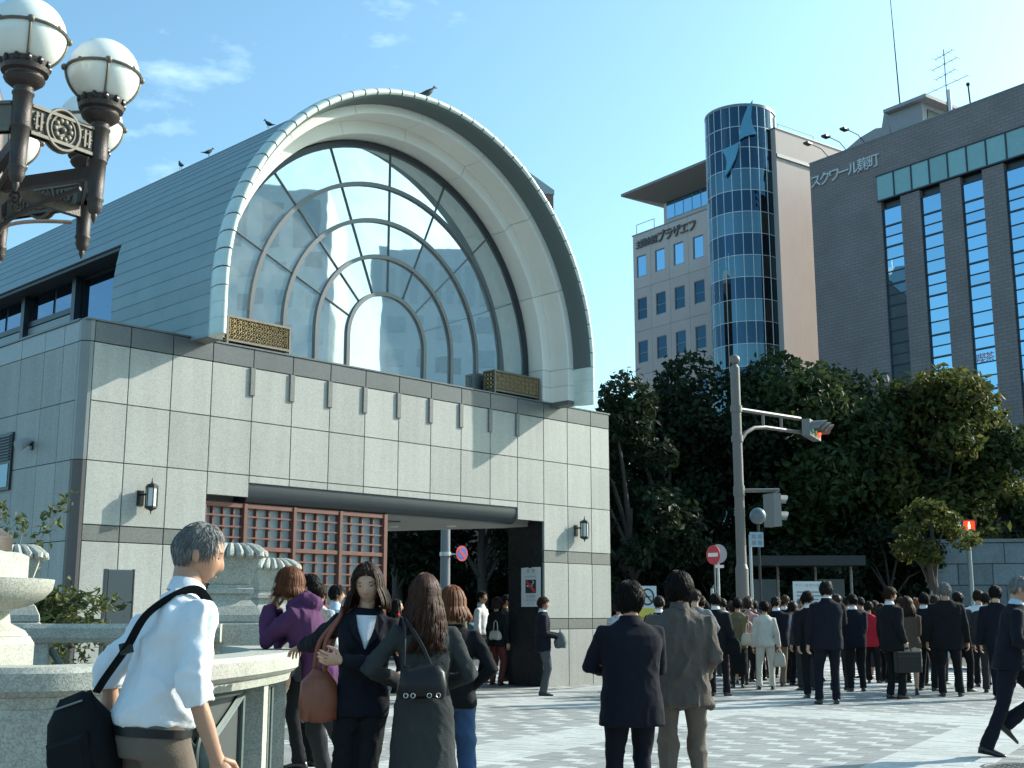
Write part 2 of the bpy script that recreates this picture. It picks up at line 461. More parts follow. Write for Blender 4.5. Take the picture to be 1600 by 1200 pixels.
# coping ledge on top of the wall
lg = MB(); lg.box(-0.14, 11.64, -0.02, 0.40, 5.529, 5.555); lg.build('coping', G_DARK, ST)
# pendant strips
pmesh = None
for i in range(4, 13):
    mb = MB(); mb.cbox(-0.062, 0.032, -0.03, 0.0, -0.2225, 0.2225, 0.006)
    if pmesh is None:
        pmesh = mb.mesh('pendant'); pmesh.materials.append(G_BAND); fix_normals(pmesh)
    link('pendant_strip', pmesh, ST, (J[i], 0.0, 4.998))
# left corner column and side wall
cc = MB(); cc.prism([(-0.005, 0.0), (-0.055, 0.003), (-0.12, 0.05), (-0.155, 0.10), (-0.155, 0.16), (-0.005, 0.16)], 0, 3.51, axis='z'); cc.build('corner_post', mat('corner_brown', (0.10, 0.085, 0.08), 0.45, var=0.1), ST)
cc = MB(); cc.prism([(-0.005, 0.0), (-0.055, 0.003), (-0.12, 0.05), (-0.155, 0.10), (-0.155, 0.16), (-0.005, 0.16)], 3.52, 5.215, axis='z'); cc.prism([(-0.005, -0.008), (-0.058, -0.004), (-0.125, 0.045), (-0.162, 0.10), (-0.162, 0.16), (-0.005, 0.16)], 5.227, 5.529, axis='z'); cc.build('corner_post', mat('corner_grey', (0.22, 0.23, 0.225), 0.35, var=0.1), ST)
sw = MB(); sw.box(-0.10, 0.25, 0.17, 30, 0, 5.5)
sw_ = sw.build('side_wall', JOINT, ST)
yj = [0.172, 0.62, 1.227, 2.005, 2.848, 3.66, 4.47, 5.28, 6.09]
for i in range(len(yj) - 1):
    for (z0, z1, k) in ROWS:
        if k == 1: continue
        zz0 = {1.303: 1.097, 2.611: 2.379}.get(z0, z0)
        if zz0 == 1.097: z1 = 2.379
        mb = MB(); cy, cz = (yj[i] + yj[i + 1]) / 2, (zz0 + z1) / 2
        hy, hz = (yj[i + 1] - yj[i]) / 2 - GAP, (z1 - zz0) / 2 - GAP
        mb.box(-0.05, 0.0, -hy, hy, -hz, hz)
        o = mb.build('stone_panel', G_LIGHT if k == 0 else mat('granite_side_cap', (0.30, 0.33, 0.33), 0.4, var=0.08, grain=0.1, gscale=45), sw_); o.location = (-0.10, cy, cz)
mb = MB(); mb.box(-0.15, -0.10, 6.1, 30, 0, 5.52); mb.build('rear_cladding', G_LIGHT, sw_)
mb = MB(); mb.box(-0.17, 0.4, 0.17, 30, 5.529, 5.56); mb.build('side_coping', G_DARK, sw_)
# louvre vent and dark window on the side wall
lv = MB(); lv.box(-0.19, -0.15, 2.03, 3.6, 3.22, 4.10); lvo = lv.build('vent_frame', DKMETAL, sw_)
for k in range(9):
    mb = MB(); z = 3.68 + k * 0.045; mb.hexa([(-0.215, 2.07, z), (-0.215, 3.56, z), (-0.19, 3.56, z + 0.012), (-0.19, 2.07, z + 0.012), (-0.212, 2.07, z + 0.010), (-0.212, 3.56, z + 0.010), (-0.19, 3.56, z + 0.03), (-0.19, 2.07, z + 0.03)])
    mb.build('slat', STEEL, lvo)
mb = MB(); mb.box(-0.197, -0.191, 2.09, 3.54, 3.27, 3.62); mb.build('pane', STRIPGLASS, lvo)

# --- vaulted roof
CS, CZ, RR = 5.81, 6.20, 4.25
nst = 66
dl = (math.pi * RR + 2 * 0.72) / nst
def arc_pt(l, r=RR):
    # l: length from left foot (at RR), returns (s, z)
    if l < 0.72: return (CS - r, CZ - 0.72 + l)
    a = (l - 0.72) / RR
    if a <= math.pi: return (CS - r * math.cos(a), CZ + r * math.sin(a))
    return (CS + r, CZ - (l - 0.72 - math.pi * RR))
def cut_y(z):   # where the left flank is cut back above the window strip
    if z > 7.66: return None
    t = (z - 5.48) / (7.66 - 5.48)
    return 2.50 + 0.34 * t * t
roofp = MB(); 
rl = [arc_pt(k * dl, RR - 0.03) for k in range(nst + 1)]
for k in range(nst):
    (s0, z0), (s1, z1) = rl[k], rl[k + 1]
    ye = 30.0
    if s0 < CS and min(z0, z1) < 7.55: ye = cut_y(min(z0, z1)) - 0.02
    roofp._add([(s0, -0.45, z0), (s1, -0.45, z1), (s1, ye, z1), (s0, ye, z0)], [(0, 1, 2, 3)])
roof_ = roofp.build('roof', mat('roof_deck', (0.05, 0.07, 0.08), 0.8, var=0), ST)
for k in range(nst):
    l0, l1 = k * dl, (k + 1) * dl + 0.012
    left = (k + 0.5) < nst / 2
    if not left: l0, l1 = k * dl - 0.012, (k + 1) * dl
    # overlapping sheet: lower edge stands proud
    a0 = arc_pt(l0, RR + (0.011 if left else 0.003)); a1 = arc_pt(l1, RR + (0.003 if left else 0.011))
    b0 = arc_pt(l0, RR - 0.02 if left else RR - 0.03); b1 = arc_pt(l1, RR - 0.03 if left else RR - 0.02)
    zz = min(a0[1], a1[1]); ye0 = ye1 = 30.0
    if left and zz < 7.66 - 0.05: ye0, ye1 = cut_y(a0[1]), cut_y(min(a1[1], 7.66))
    mb = MB(); y0 = -0.58
    mb.hexa([(a0[0], y0, a0[1]), (a0[0], ye0, a0[1]), (b0[0], ye0, b0[1]), (b0[0], y0, b0[1]), (a1[0], y0, a1[1]), (a1[0], ye1, a1[1]), (b1[0], ye1, b1[1]), (b1[0], y0, b1[1])])
    mb.build('roof_sheet', COPPER, roof_)
# underside of the eave over the window strip and closing reveal
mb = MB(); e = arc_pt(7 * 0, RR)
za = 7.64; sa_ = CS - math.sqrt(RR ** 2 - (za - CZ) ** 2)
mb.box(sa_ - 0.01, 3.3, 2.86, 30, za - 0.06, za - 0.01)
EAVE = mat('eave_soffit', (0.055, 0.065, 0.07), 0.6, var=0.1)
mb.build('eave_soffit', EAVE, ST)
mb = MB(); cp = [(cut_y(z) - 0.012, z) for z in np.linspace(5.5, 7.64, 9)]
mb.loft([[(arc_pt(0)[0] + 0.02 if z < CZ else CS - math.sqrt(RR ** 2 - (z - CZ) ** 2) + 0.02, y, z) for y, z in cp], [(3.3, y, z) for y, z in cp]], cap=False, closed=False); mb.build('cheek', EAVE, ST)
# recessed window strip
XW = 2.2
mb = MB(); mb.box(XW + 0.02, XW + 0.1, 2.5, 30, 5.4, 7.62); ws_ = mb.build('window_strip', DKMETAL, ST)
def wpane(y0, y1, z0, z1):
    m_ = MB(); m_.box(XW, XW + 0.018, y0, y1, z0, z1); m_.build('pane', STRIPGLASS, ws_)
wpane(2.62, 4.86, 5.52, 7.5)
y = 5.14
for b_ in range(8):
    wpane(y, y + 0.84, 7.07, 7.56); wpane(y + 0.95, y + 1.82, 7.07, 7.56); 
    m_ = MB(); m_.box(XW - 0.03, XW + 0.018, y - 0.06, y + 1.90, 5.42, 6.93); m_.build('spandrel', mat('spandrel_grey', (0.24, 0.28, 0.29), 0.4, var=0.06), ws_)
    m_ = MB(); m_.box(XW - 0.05, XW + 0.018, y - 0.06, y + 1.90, 6.945, 7.05); m_.build('sill', DKMETAL, ws_)
    m_ = MB(); m_.box(XW - 0.14, XW + 0.018, y - 0.21, y - 0.07, 5.4, 7.6); m_.build('mullion', DKMETAL, ws_)
    y += 2.11

# --- rounded metal rim round the arch, in separate sheets
prof = [(4.262, -0.50), (4.30, -0.60), (4.325, -0.72), (4.315, -0.83), (4.285, -0.89), (4.245, -0.905), (4.20, -0.88), (4.165, -0.80), (4.15, -0.66), (4.148, -0.46)]
def arch_xz(r, a): return (CS - r * math.cos(a), CZ + r * math.sin(a))
nrim = 46
rim_me = None
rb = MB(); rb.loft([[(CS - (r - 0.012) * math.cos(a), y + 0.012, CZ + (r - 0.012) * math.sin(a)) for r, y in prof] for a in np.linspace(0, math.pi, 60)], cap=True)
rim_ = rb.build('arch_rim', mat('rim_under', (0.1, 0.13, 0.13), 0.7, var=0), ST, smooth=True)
da = math.pi / nrim
for k in range(nrim):
    if rim_me is None:
        mb = MB(); g_ = 0.0030; A = np.linspace(g_, da - g_, 4)
        sc = [1.008, 1.005, 1.002, 1.0]
        mb.loft([[(-(4.235 + (r - 4.235) * (1 + (sc[q] - 1) * 4)) * math.cos(a), y * sc[q], (4.235 + (r - 4.235) * (1 + (sc[q] - 1) * 4)) * math.sin(a)) for r, y in prof] for q, a in enumerate(A)], cap=True)
        rim_me = mb.mesh('rim_sheet'); rim_me.materials.append(RIM); fix_normals(rim_me); shade(rim_me, 50)
    o = link('rim_sheet', rim_me, rim_, (CS, 0, CZ)); o.rotation_euler = (0, k * da, 0)
for sgn in (-1, 1):
    for k in range(3):
        z1 = CZ - 0.245 * k - 0.002; z0 = CZ - 0.245 * (k + 1) + 0.002
        mb = MB(); mb.loft([[(CS + sgn * r, y, z) for r, y in prof] for z in (z0, z1)], cap=True); mb.build('rim_sheet', RIM, rim_, smooth=True, angle=50)

# --- stepped white trim blocks
def trim(profile, name='trim_block'):
    for k in range(8):
        a0, a1 = k * math.pi / 8 + 0.0012, (k + 1) * math.pi / 8 - 0.0012
        mb = MB(); mb.loft([[(CS - r * math.cos(a), y, CZ + r * math.sin(a)) for r, y in profile] for a in np.linspace(a0, a1, 13)], cap=True)
        mb.build(name, WHITE, ST, smooth=True, angle=30)
    for sgn in (-1, 1):
        for (z0, z1) in ((5.56, 5.86), (5.867, CZ - 0.004)):
            mb = MB(); mb.loft([[(CS + sgn * r, y, z) for r, y in profile] for z in (z0, z1)], cap=True); mb.build(name, WHITE, ST)
trim([(3.745, 0.46), (3.745, 0.012), (3.757, 0.0), (3.978, 0.0), (3.978, 0.46)])
trim([(3.98, 0.46), (3.98, -0.458), (3.992, -0.47), (4.147, -0.47), (4.21, -0.44), (4.21, 0.46)])
mb = MB()
for sgn in (-1, 1):
    x0, x1 = sorted((CS + sgn * 3.98, CS + sgn * 4.24)); mb.box(x0, x1, -0.455, 0.3, 5.47, 5.555)
mb.build('arch_foot', G_DARK, ST)

# --- arched window: glass sectors, concentric bars and radial bars
GY = 0.42
RAD = [0.0, 0.94, 1.63, 2.30, 2.97, 3.72]
ZB = 5.53
aw = MB()
def arch_band(mb, r0, r1, y0, y1, n=48):
    pts = [(-1, None)]
    ang = np.linspace(0, math.pi, n)
    ring = []
    def sec(px0, pz0, px1, pz1): return [(px0, y0, pz0), (px1, y0, pz1), (px1, y1, pz1), (px0, y1, pz0)]
    ring.append(sec(CS - r0, ZB, CS - r1, ZB))
    for a in ang: ring.append(sec(CS - r0 * math.cos(a), CZ + r0 * math.sin(a), CS - r1 * math.cos(a), CZ + r1 * math.sin(a)))
    ring.append(sec(CS + r0, ZB, CS + r1, ZB))
    mb.loft(ring, cap=True)
bk = MB(); ring = [(CS - 3.75, ZB)] + [(CS - 3.75 * math.cos(a), CZ + 3.75 * math.sin(a)) for a in np.linspace(0, math.pi, 48)] + [(CS + 3.75, ZB)]
bk.prism(ring, GY + 0.06, GY + 0.12); aw_ = bk.build('arch_window', mat('dark_backing', (0.01, 0.012, 0.014), 0.9, var=0), ST)  # near-black sheet added behind the panes to block light from the hall
for i, r in enumerate(RAD[1:]):
    mb = MB(); w = 0.072 if i < 4 else 0.11
    arch_band(mb, r - w, r, GY - 0.045, GY + 0.02); mb.build('curved_bar', BARSTEEL if i < 4 else DKMETAL, aw_, smooth=True, angle=30)
for k in range(1, 8):
    a = k * math.pi / 8
    mb = MB(); d = Vector((-math.cos(a), 0, math.sin(a))); t = Vector((math.sin(a), 0, math.cos(a)))
    p0, p1 = Vector((CS, GY, CZ)) + d * 0.93, Vector((CS, GY, CZ)) + d * 3.66
    w = 0.0065; q = []
    for y_ in (-0.03, 0.012):
        q += [p0 - t * w + Vector((0, y_, 0)), p0 + t * w + Vector((0, y_, 0)), p1 + t * w + Vector((0, y_, 0)), p1 - t * w + Vector((0, y_, 0))]
    mb.hexa(q); mb.build('radial_bar', BARSTEEL, aw_)
def glass(outline, tilt):
    mb = MB(); cx = sum(p[0] for p in outline) / len(outline); cz = sum(p[1] for p in outline) / len(outline)
    mb.prism([(x - cx, z - cz) for x, z in outline], 0, 0.008)
    o = mb.build('pane', ARCHGLASS, aw_); o.location = (cx, GY, cz)
    o.rotation_euler = (random.uniform(-1, 1) * tilt, 0, random.uniform(-1, 1) * tilt)
TL = 0.0035
r = RAD[1] - 0.04
glass([(CS - r, ZB)] + [(CS - r * math.cos(a), CZ + r * math.sin(a)) for a in np.linspace(0, math.pi, 24)] + [(CS + r, ZB)], TL)
for i in range(1, 5):
    r0, r1 = RAD[i] - 0.04, RAD[i + 1] - 0.04
    for k in range(8):
        a0, a1 = k * math.pi / 8, (k + 1) * math.pi / 8
        A = np.linspace(a0, a1, 8)
        ol = [(CS - r1 * math.cos(a), CZ + r1 * math.sin(a)) for a in A] + [(CS - r0 * math.cos(a), CZ + r0 * math.sin(a)) for a in A[::-1]]
        if k == 0: ol = [(CS - r1, ZB)] + ol + [(CS - r0, ZB)]
        if k == 7: ol = ol[:8] + [(CS + r1, ZB), (CS + r0, ZB)] + ol[8:]
        glass(ol, TL)

# --- entrance: rounded dark beam, soffit, jamb, lattice screen
mb = MB(); mb.prism([(0.03, 3.40), (0.02, 3.30), (0.035, 3.20), (0.08, 3.12), (0.15, 3.085), (0.42, 3.085), (0.42, 3.40)], J[4] + 0.004, J[12] - 0.004, axis='x'); mb.build('entrance_beam', mat('beam_dark', (0.035, 0.042, 0.048), 0.35, var=0.15), ST, smooth=True, angle=50)
SOFF = mat('soffit_paint', (0.34, 0.34, 0.31), 0.7, var=0.06)
mb = MB(); mb.prism([(1.96, 0.42), (9.565, 0.42), (9.565, 0.9), (8.2, 4.1), (1.96, 8.0)], 3.09, 3.42, axis='z'); sf = mb.build('soffit', SOFF, ST)
mb = MB(); mb.box(6.15, 6.9, 1.2, 1.75, 3.075, 3.095); mb.build('soffit_hatch', G_BLACK, ST)
for (x, y_) in ((7.6, 2.2), (6.2, 3.2), (8.3, 1.3)):
    mb = MB(); mb.lathe([(0.0, 0.0), (0.09, 0.0), (0.11, 0.03), (0.0, 0.03)], (x, y_, 3.066), 16); mb.build('downlight', WHITE, ST, smooth=True)
mb = MB(); mb.box(9.545, 9.57, 0.055, 0.95, 0.0, 3.16); mb.build('jamb_facing', G_BLACK, ST)
mb = MB(); mb.box(1.945, 1.962, 0.05, 0.5, 0.0, 3.16); mb.build('jamb_facing', G_BLACK, ST)
mb = MB(); mb.box(11.60, 11.615, 0.05, 0.95, 0.0, 5.5); mb.build('end_facing', G_LIGHT, ST)
st_ = MB(); st_.box(1.9, 9.57, -0.45, 0.0, -0.03, 0.022); st_.build('threshold', mat('threshold_granite', (0.36, 0.36, 0.33), 0.7, var=0.12, grain=0.12, gscale=60), ST)
st_ = MB(); st_.prism([(1.96, 0.0), (9.6, 0.0), (9.6, 0.9), (8.2, 4.1), (1.96, 8.0)], -0.03, 0.024, axis='z'); st_.build('entrance_floor', mat('entrance_floor', (0.12, 0.125, 0.125), 0.35, var=0.1), ST)
# lattice
LX = [2.0, 2.745, 3.69, 4.635, 5.61]; LY = 0.15
mb = MB(); mb.box(1.97, 5.62, LY + 0.075, LY + 0.10, 0.03, 3.08); lat = mb.build('lattice_screen', FROST, ST)
for i, x in enumerate(LX):
    mb = MB(); w = 0.04 if i in (0, 4) else 0.032
    mb.cbox(x - w, x + w, LY - 0.05, LY + 0.074, 0.02, 3.08, 0.006); mb.build('post', REDWOOD, lat)
for (z, h) in ((3.045, 0.038), (2.385, 0.034), (1.50, 0.03), (0.72, 0.034), (0.06, 0.04)):
    for i in range(4):
        mb = MB(); mb.cbox(LX[i] + 0.034, LX[i + 1] - 0.034, LY - 0.035, LY + 0.074, z - h, z + h, 0.006); mb.build('rail', REDWOOD, lat)
zr = [2.385 + 0.165 * k for k in (1, 2, 3)] + [2.385 - 0.177 * k for k in (1, 2, 3, 4)] + [1.50 - 0.195 * k for k in (1, 2, 3)] + [0.72 - 0.165 * k for k in (1, 2, 3)]
for i in range(4):
    w = LX[i + 1] - LX[i]
    for k in (1, 2, 3):
        x = LX[i] + w * k / 4
        mb = MB(); mb.box(x - 0.014, x + 0.014, LY - 0.005, LY + 0.072, 0.06, 3.02); mb.build('lattice_bar', REDWOOD, lat)
    for z in zr:
        mb = MB(); mb.box(LX[i] + 0.036, LX[i + 1] - 0.036 - 0.02, LY - 0.025, LY + 0.0, z - 0.013, z + 0.013); mb.build('lattice_bar', REDWOOD, lat)

# --- things fixed to the station
def station_pt(s, y, z): 
    c, q = math.cos(0.8073289), math.sin(0.8073289); return (-5.986 + s * c - y * q, 17.034 + s * q + y * c, z)
def wall_lantern(s, z, label):
    t = thing('wall_lantern', label, 'lantern', station_pt(s, 0.0, z), 0.8073289, 'wall lanterns either side of the station entrance')
    mb = MB(); mb.box(-0.15, -0.04, -0.012, 0.002, -0.13, 0.09); mb.tube([(-0.09, -0.01, 0.03), (-0.07, -0.09, 0.03), (-0.02, -0.15, 0.03)], 0.016, 8); mb.build('bracket', BLACKM, t)
    c = (0.0, -0.15)
    hexp = lambda r, zz: [(c[0] + r * math.cos(math.pi / 3 * k + 0.3), c[1] + r * math.sin(math.pi / 3 * k + 0.3), zz) for k in range(6)]
    mb = MB(); mb.loft([hexp(0.078, -0.15), hexp(0.078, 0.13)]); mb.build('glass', LANTGLASS, t)
    mb = MB()
    for k in range(6):
        a = math.pi / 3 * k + 0.3; mb.tube([(c[0] + 0.084 * math.cos(a), c[1] + 0.084 * math.sin(a), -0.155), (c[0] + 0.084 * math.cos(a), c[1] + 0.084 * math.sin(a), 0.135)], 0.009, 6)
    for zz in (-0.155, 0.135): mb.loft([hexp(0.095, zz - 0.012), hexp(0.095, zz + 0.012)])
    mb.build('cage', BLACKM, t)
    mb = MB(); mb.loft([hexp(0.10, 0.145), hexp(0.075, 0.175), hexp(0.03, 0.19), hexp(0.012, 0.21), hexp(0.005, 0.27)]); mb.build('cap', BLACKM, t)
    mb = MB(); mb.loft([hexp(0.005, -0.255), hexp(0.012, -0.21), hexp(0.03, -0.20), hexp(0.075, -0.18), hexp(0.085, -0.165)]); mb.build('finial', BLACKM, t)
wall_lantern(0.955, 3.05, 'black hexagonal wall lantern on granite left of the lattice screen')
wall_lantern(10.61, 3.06, 'black hexagonal wall lantern right of the no smoking sign on the pale pier')

def grille_box(s0, s1, label):
    t = thing('ornamental_grille_box', label, 'grille box', station_pt((s0 + s1) / 2, 0.17, 5.556), 0.8073289, 'gilt grille boxes at the feet of the arch window')
    w, d, h = (s1 - s0) / 2, 0.16, 0.46
    mb = MB(); mb.box(-w + 0.03, w - 0.03, -d + 0.05, d - 0.05, 0.06, h - 0.03); mb.build('core', BLACKM, t)
    mb = MB()
    for z in (0.045, h - 0.035):
        for yy in (-d, d - 0.035): mb.box(-w, w, yy, yy + 0.035, z, z + 0.035)
        for xx in (-w, w - 0.035): mb.box(xx, xx + 0.035, -d + 0.036, d - 0.036, z, z + 0.035)
    for xx in (-w, w - 0.035):
        for yy in (-d, d - 0.035): mb.box(xx + 0.001, xx + 0.034, yy + 0.001, yy + 0.034, 0.0, h - 0.001)
    mb.build('frame', BRONZE2, t)
    mb = MB(); n = 11; m_ = 4; cw = (2 * w - 0.09) / n; ch = (h - 0.13) / m_
    for i in range(n):
        for j in range(m_):
            cx, cz = -w + 0.045 + cw * (i + 0.5), 0.09 + ch * (j + 0.5); y_ = -d + 0.012; rr = 0.42 * cw
            pts = [(cx + rr * math.cos(q), y_, cz + rr * math.sin(q)) for q in np.linspace(0, 2 * math.pi, 9)]
            mb.tube(pts, 0.006, 4, cap=False)
            for q in ((0.785, 2.356) if (i + j) % 2 else ()): mb.tube([(cx - cw * 0.5 * math.cos(q), y_ + 0.004, cz - ch * 0.5 * math.sin(q)), (cx + cw * 0.5 * math.cos(q), y_ + 0.004, cz + ch * 0.5 * math.sin(q))], 0.004, 4)
            mb.sphere((cx, y_ - 0.002, cz), 0.011, 6, 4)
    for sx in (-w + 0.014, w - 0.014):
        for i in range(3):
            for j in range(4):
                cy, cz = -d + 0.07 + 0.09 * i, 0.09 + ch * (j + 0.5)
                mb.tube([(sx, cy + 0.036 * math.cos(q), cz + 0.036 * math.sin(q)) for q in np.linspace(0, 2 * math.pi, 9)], 0.007, 4, cap=False)
    mb.build('filigree', GOLD, t)
grille_box(2.20, 3.42, 'sunlit gilt filigree box on the ledge at the left foot of the arch window')
grille_box(8.19, 9.48, 'shaded gilt filigree box on the ledge at the right foot of the arch window')

# no smoking sign on the dark jamb
t = thing('no_smoking_sign', 'white no smoking notice on the dark jamb of the station entrance', 'sign', station_pt(9.545, 0.33, 1.53), 0.8073289 - math.pi / 2)
SIGNW = mat('sign_white', (0.62, 0.65, 0.65), 0.5, var=0.05)
mb = MB(); mb.prism([(-0.255, 0), (0.255, 0), (0.255, 0.76), (0.02, 0.76), (0.0, 0.735), (-0.05, 0.75), (-0.09, 0.76), (-0.255, 0.75)], -0.012, 0.0); mb.build('board', SIGNW, t)
BLKP = mat('print_black', (0.025, 0.03, 0.032), 0.5, var=0); REDP = mat('print_red', (0.55, 0.05, 0.06), 0.5, var=0); GRYP = mat('print_grey', (0.22, 0.24, 0.25), 0.5, var=0); WHTP = mat('print_white', (0.75, 0.76, 0.76), 0.5, var=0); BLUP = mat('print_blue', (0.05, 0.10, 0.42), 0.45, var=0); YELP = mat('print_yellow', (0.70, 0.55, 0.08), 0.5, var=0)
mb = MB(); mb.box(-0.14, 0.14, -0.016, -0.013, 0.26, 0.52); mb.build('pictogram_ground', BLKP, t)
mb = MB(); mb.box(-0.10, 0.05, -0.020, -0.017, 0.385, 0.41); mb.tube([(0.04, -0.018, 0.43), (0.09, -0.018, 0.47), (0.05, -0.018, 0.50)], 0.008, 6); mb.build('cigarette', WHTP, t)
mb = MB(); mb.hexa([(-0.14, -0.0245, 0.48), (-0.10, -0.0245, 0.52), (-0.10, -0.021, 0.52), (-0.14, -0.021, 0.48), (0.10, -0.0245, 0.26), (0.14, -0.0245, 0.30), (0.14, -0.021, 0.30), (0.10, -0.021, 0.26)]); mb.build('red_bar', REDP, t)
for (s_, z_, sz) in (('禁  煙', 0.68, 0.085), ('NO SMOKING', 0.575, 0.05), ('終日禁煙', 0.19, 0.06), ('ご協力をお願い', 0.12, 0.045), ('いたします', 0.06, 0.045)):
    me = text_mesh(s_, sz); me.materials.append(GRYP); o = link('lettering', me, t, (0, -0.0165, z_)); o.rotation_euler = (math.pi / 2, 0, 0)
# security lamp on side wall
t = thing('security_light', 'small silver floodlight fixed to the shaded side wall of the station', 'light', station_pt(-0.15, 1.41, 3.84), 0.8073289)
mb = MB(); mb.box(-0.03, 0.0, -0.04, 0.04, -0.07, 0.05); mb.tube([(-0.02, 0, 0.0), (-0.10, 0, 0.01)], 0.018, 8); mb.build('bracket', DKMETAL, t)
mb = MB(); mb.tube([(-0.05, 0.0, 0.06), (-0.12, -0.02, 0.03), (-0.24, -0.05, -0.04)], [0.045, 0.07, 0.085], 14); mb.build('lamp_head', mat('silver_paint', (0.5, 0.53, 0.54), 0.35, metal=0.4, var=0.05), t, smooth=True)
# ------------------------------------------------------------------ dark brick-tile office block on the right
def tile_mat(name, c1, c2, mortar, scale=1.0, bw=0.6, bh=0.2):
    m = bpy.data.materials.new(name); m.use_nodes = True; N, L = m.node_tree.nodes, m.node_tree.links
    b = N['Principled BSDF']; b.inputs['Roughness'].default_value = 0.7; b.inputs['Specular IOR Level'].default_value = 0.25
    tc = N.new('ShaderNodeTexCoord'); sp = N.new('ShaderNodeSeparateXYZ'); cb = N.new('ShaderNodeCombineXYZ'); ad = N.new('ShaderNodeMath'); ad.operation = 'ADD'
    L.new(tc.outputs['Object'], sp.inputs[0]); L.new(sp.outputs[0], ad.inputs[0]); L.new(sp.outputs[1], ad.inputs[1]); L.new(ad.outputs[0], cb.inputs[0]); L.new(sp.outputs[2], cb.inputs[1])
    br = N.new('ShaderNodeTexBrick'); br.inputs['Scale'].default_value = scale
    br.inputs['Color1'].default_value = (*c1, 1); br.inputs['Color2'].default_value = (*c2, 1); br.inputs['Mortar'].default_value = (*mortar, 1)
    br.inputs['Mortar Size'].default_value = 0.022; br.inputs['Brick Width'].default_value = bw; br.inputs['Row Height'].default_value = bh
    L.new(cb.outputs[0], br.inputs['Vector'])
    nz = N.new('ShaderNodeTexNoise'); nz.inputs['Scale'].default_value = 0.5; nz.inputs['Detail'].default_value = 6; L.new(tc.outputs['Object'], nz.inputs['Vector'])
    mm = N.new('ShaderNodeMath'); mm.operation = 'MULTIPLY_ADD'; L.new(nz.outputs['Fac'], mm.inputs[0]); mm.inputs[1].default_value = 0.5; mm.inputs[2].default_value = 0.75
    vm = N.new('ShaderNodeVectorMath'); vm.operation = 'SCALE'; L.new(br.outputs['Color'], vm.inputs[0]); L.new(mm.outputs[0], vm.inputs['Scale'])
    L.new(vm.outputs[0], b.inputs['Base Color'])
    return m
TILE = tile_mat('purple_grey_tile', (0.275, 0.228, 0.222), (0.25, 0.208, 0.203), (0.185, 0.155, 0.152), 1.0, 0.62, 0.22)
RB = -math.atan2(0.805, 0.594)
BB = thing('office_block', 'dark purple grey tiled office block with mirrored window columns and teal glass band', 'building', (20.88, 81.1, 0), RB)
XE, ZT = 21.5, 32.5
cols = [(5.72 + 2.94 * k, 7.22 + 2.94 * k) for k in range(6) if 5.72 + 2.94 * k < XE]
mb = MB()
mb.box(0, cols[0][0], 0, 14, 0, ZT)
for k, (a, b) in enumerate(cols):
    nx = cols[k + 1][0] if k + 1 < len(cols) else XE
    mb.box(b, max(nx, b + 0.2), 0.001, 14, 0, 28.1)
mb.box(cols[0][0] - 0.001, XE, 0.0, 14, 29.95, ZT); mb.box(cols[0][0] - 0.001, XE, 0.55, 14, 28.0, 29.96)
mb.build('wall', TILE, BB)
mb = MB()
for (a, b) in cols: mb.box(a, b, 0.32, 1.2, 0, 28.0)
mb.build('window_recess', DKMETAL, BB)
mb = MB(); mb.box(-0.03, XE, -0.03, 14, ZT, ZT + 0.08); mb.build('parapet_cap', STEEL, BB)
# teal glass band
sb = MB(); sb.box(5.50, XE, -0.12, 0.5, 28.14, 28.24); sb.box(5.50, XE, -0.12, 0.5, 29.88, 29.96); sbo = sb.build('glass_band', DKMETAL, BB)
x = 5.56
while x < XE - 0.5:
    m_ = MB(); m_.box(x, x + 1.24, -0.06, -0.03, 28.24, 29.88); m_.build('pane', TEALGLASS, sbo)
    m_ = MB(); m_.box(x + 1.24, x + 1.335, -0.11, 0.0, 28.24, 29.88); m_.build('mullion', DKMETAL, sbo)
    x += 1.335
zb = [27.6]; z = 26.42; top = True
seq = [0.72, 0.70, 0.86, 0.82, 0.84]
zb.append(z); k = 0; z0 = z
while z > 4:
    z -= seq[k % 5]; zb.append(z); k += 1
for (a, b) in cols:
    w = MB(); w.box(a, a + 0.05, 0.10, 0.315, 2, 27.6); w.box(b - 0.05, b, 0.10, 0.315, 2, 27.6)
    for i, zz in enumerate(zb): 
        t_ = 0.055 if (i - 1) % 5 in (0, 2) else 0.03
        w.box(a + 0.05, b - 0.05, 0.12, 0.315, zz - t_, zz + t_)
    wo = w.build('window', DKMETAL, BB)
    for i in range(len(zb) - 1):
        m_ = MB(); m_.box(-0.7, 0.7, 0, 0.02, zb[i + 1] + 0.03, zb[i] - 0.03)
        o = m_.build('pane', BLUEGLASS, wo); o.location = ((a + b) / 2, 0.18, 0); o.rotation_euler = (0, 0, random.uniform(-.006, .006))
# lettering on the wall and in the windows
LETW = mat('letter_grey', (0.66, 0.68, 0.70), 0.5, var=0.03)
for i, ch in enumerate('スクワール麹町'):
    me = text_mesh(ch, 1.02, 0.06); me.materials.append(LETW)
    o = link('letter', me, BB, (0.55 + i * 0.80, -0.07, 31.0)); o.rotation_euler = (math.pi / 2, 0, 0)
for ch, xx, zz, mm in (('喫', 12.02, 16.5, REDP), ('茶', 12.6, 16.5, REDP), ('ワ', 12.3, 14.85, BLKP), ('ー', 12.3, 13.2, BLKP), ('ル', 9.4, 15.3, BLKP)):
    me = text_mesh(ch, 0.66); me.materials.append(mm); o = link('window_letter', me, BB, (xx, 0.17, zz)); o.rotation_euler = (math.pi / 2, 0, 0)
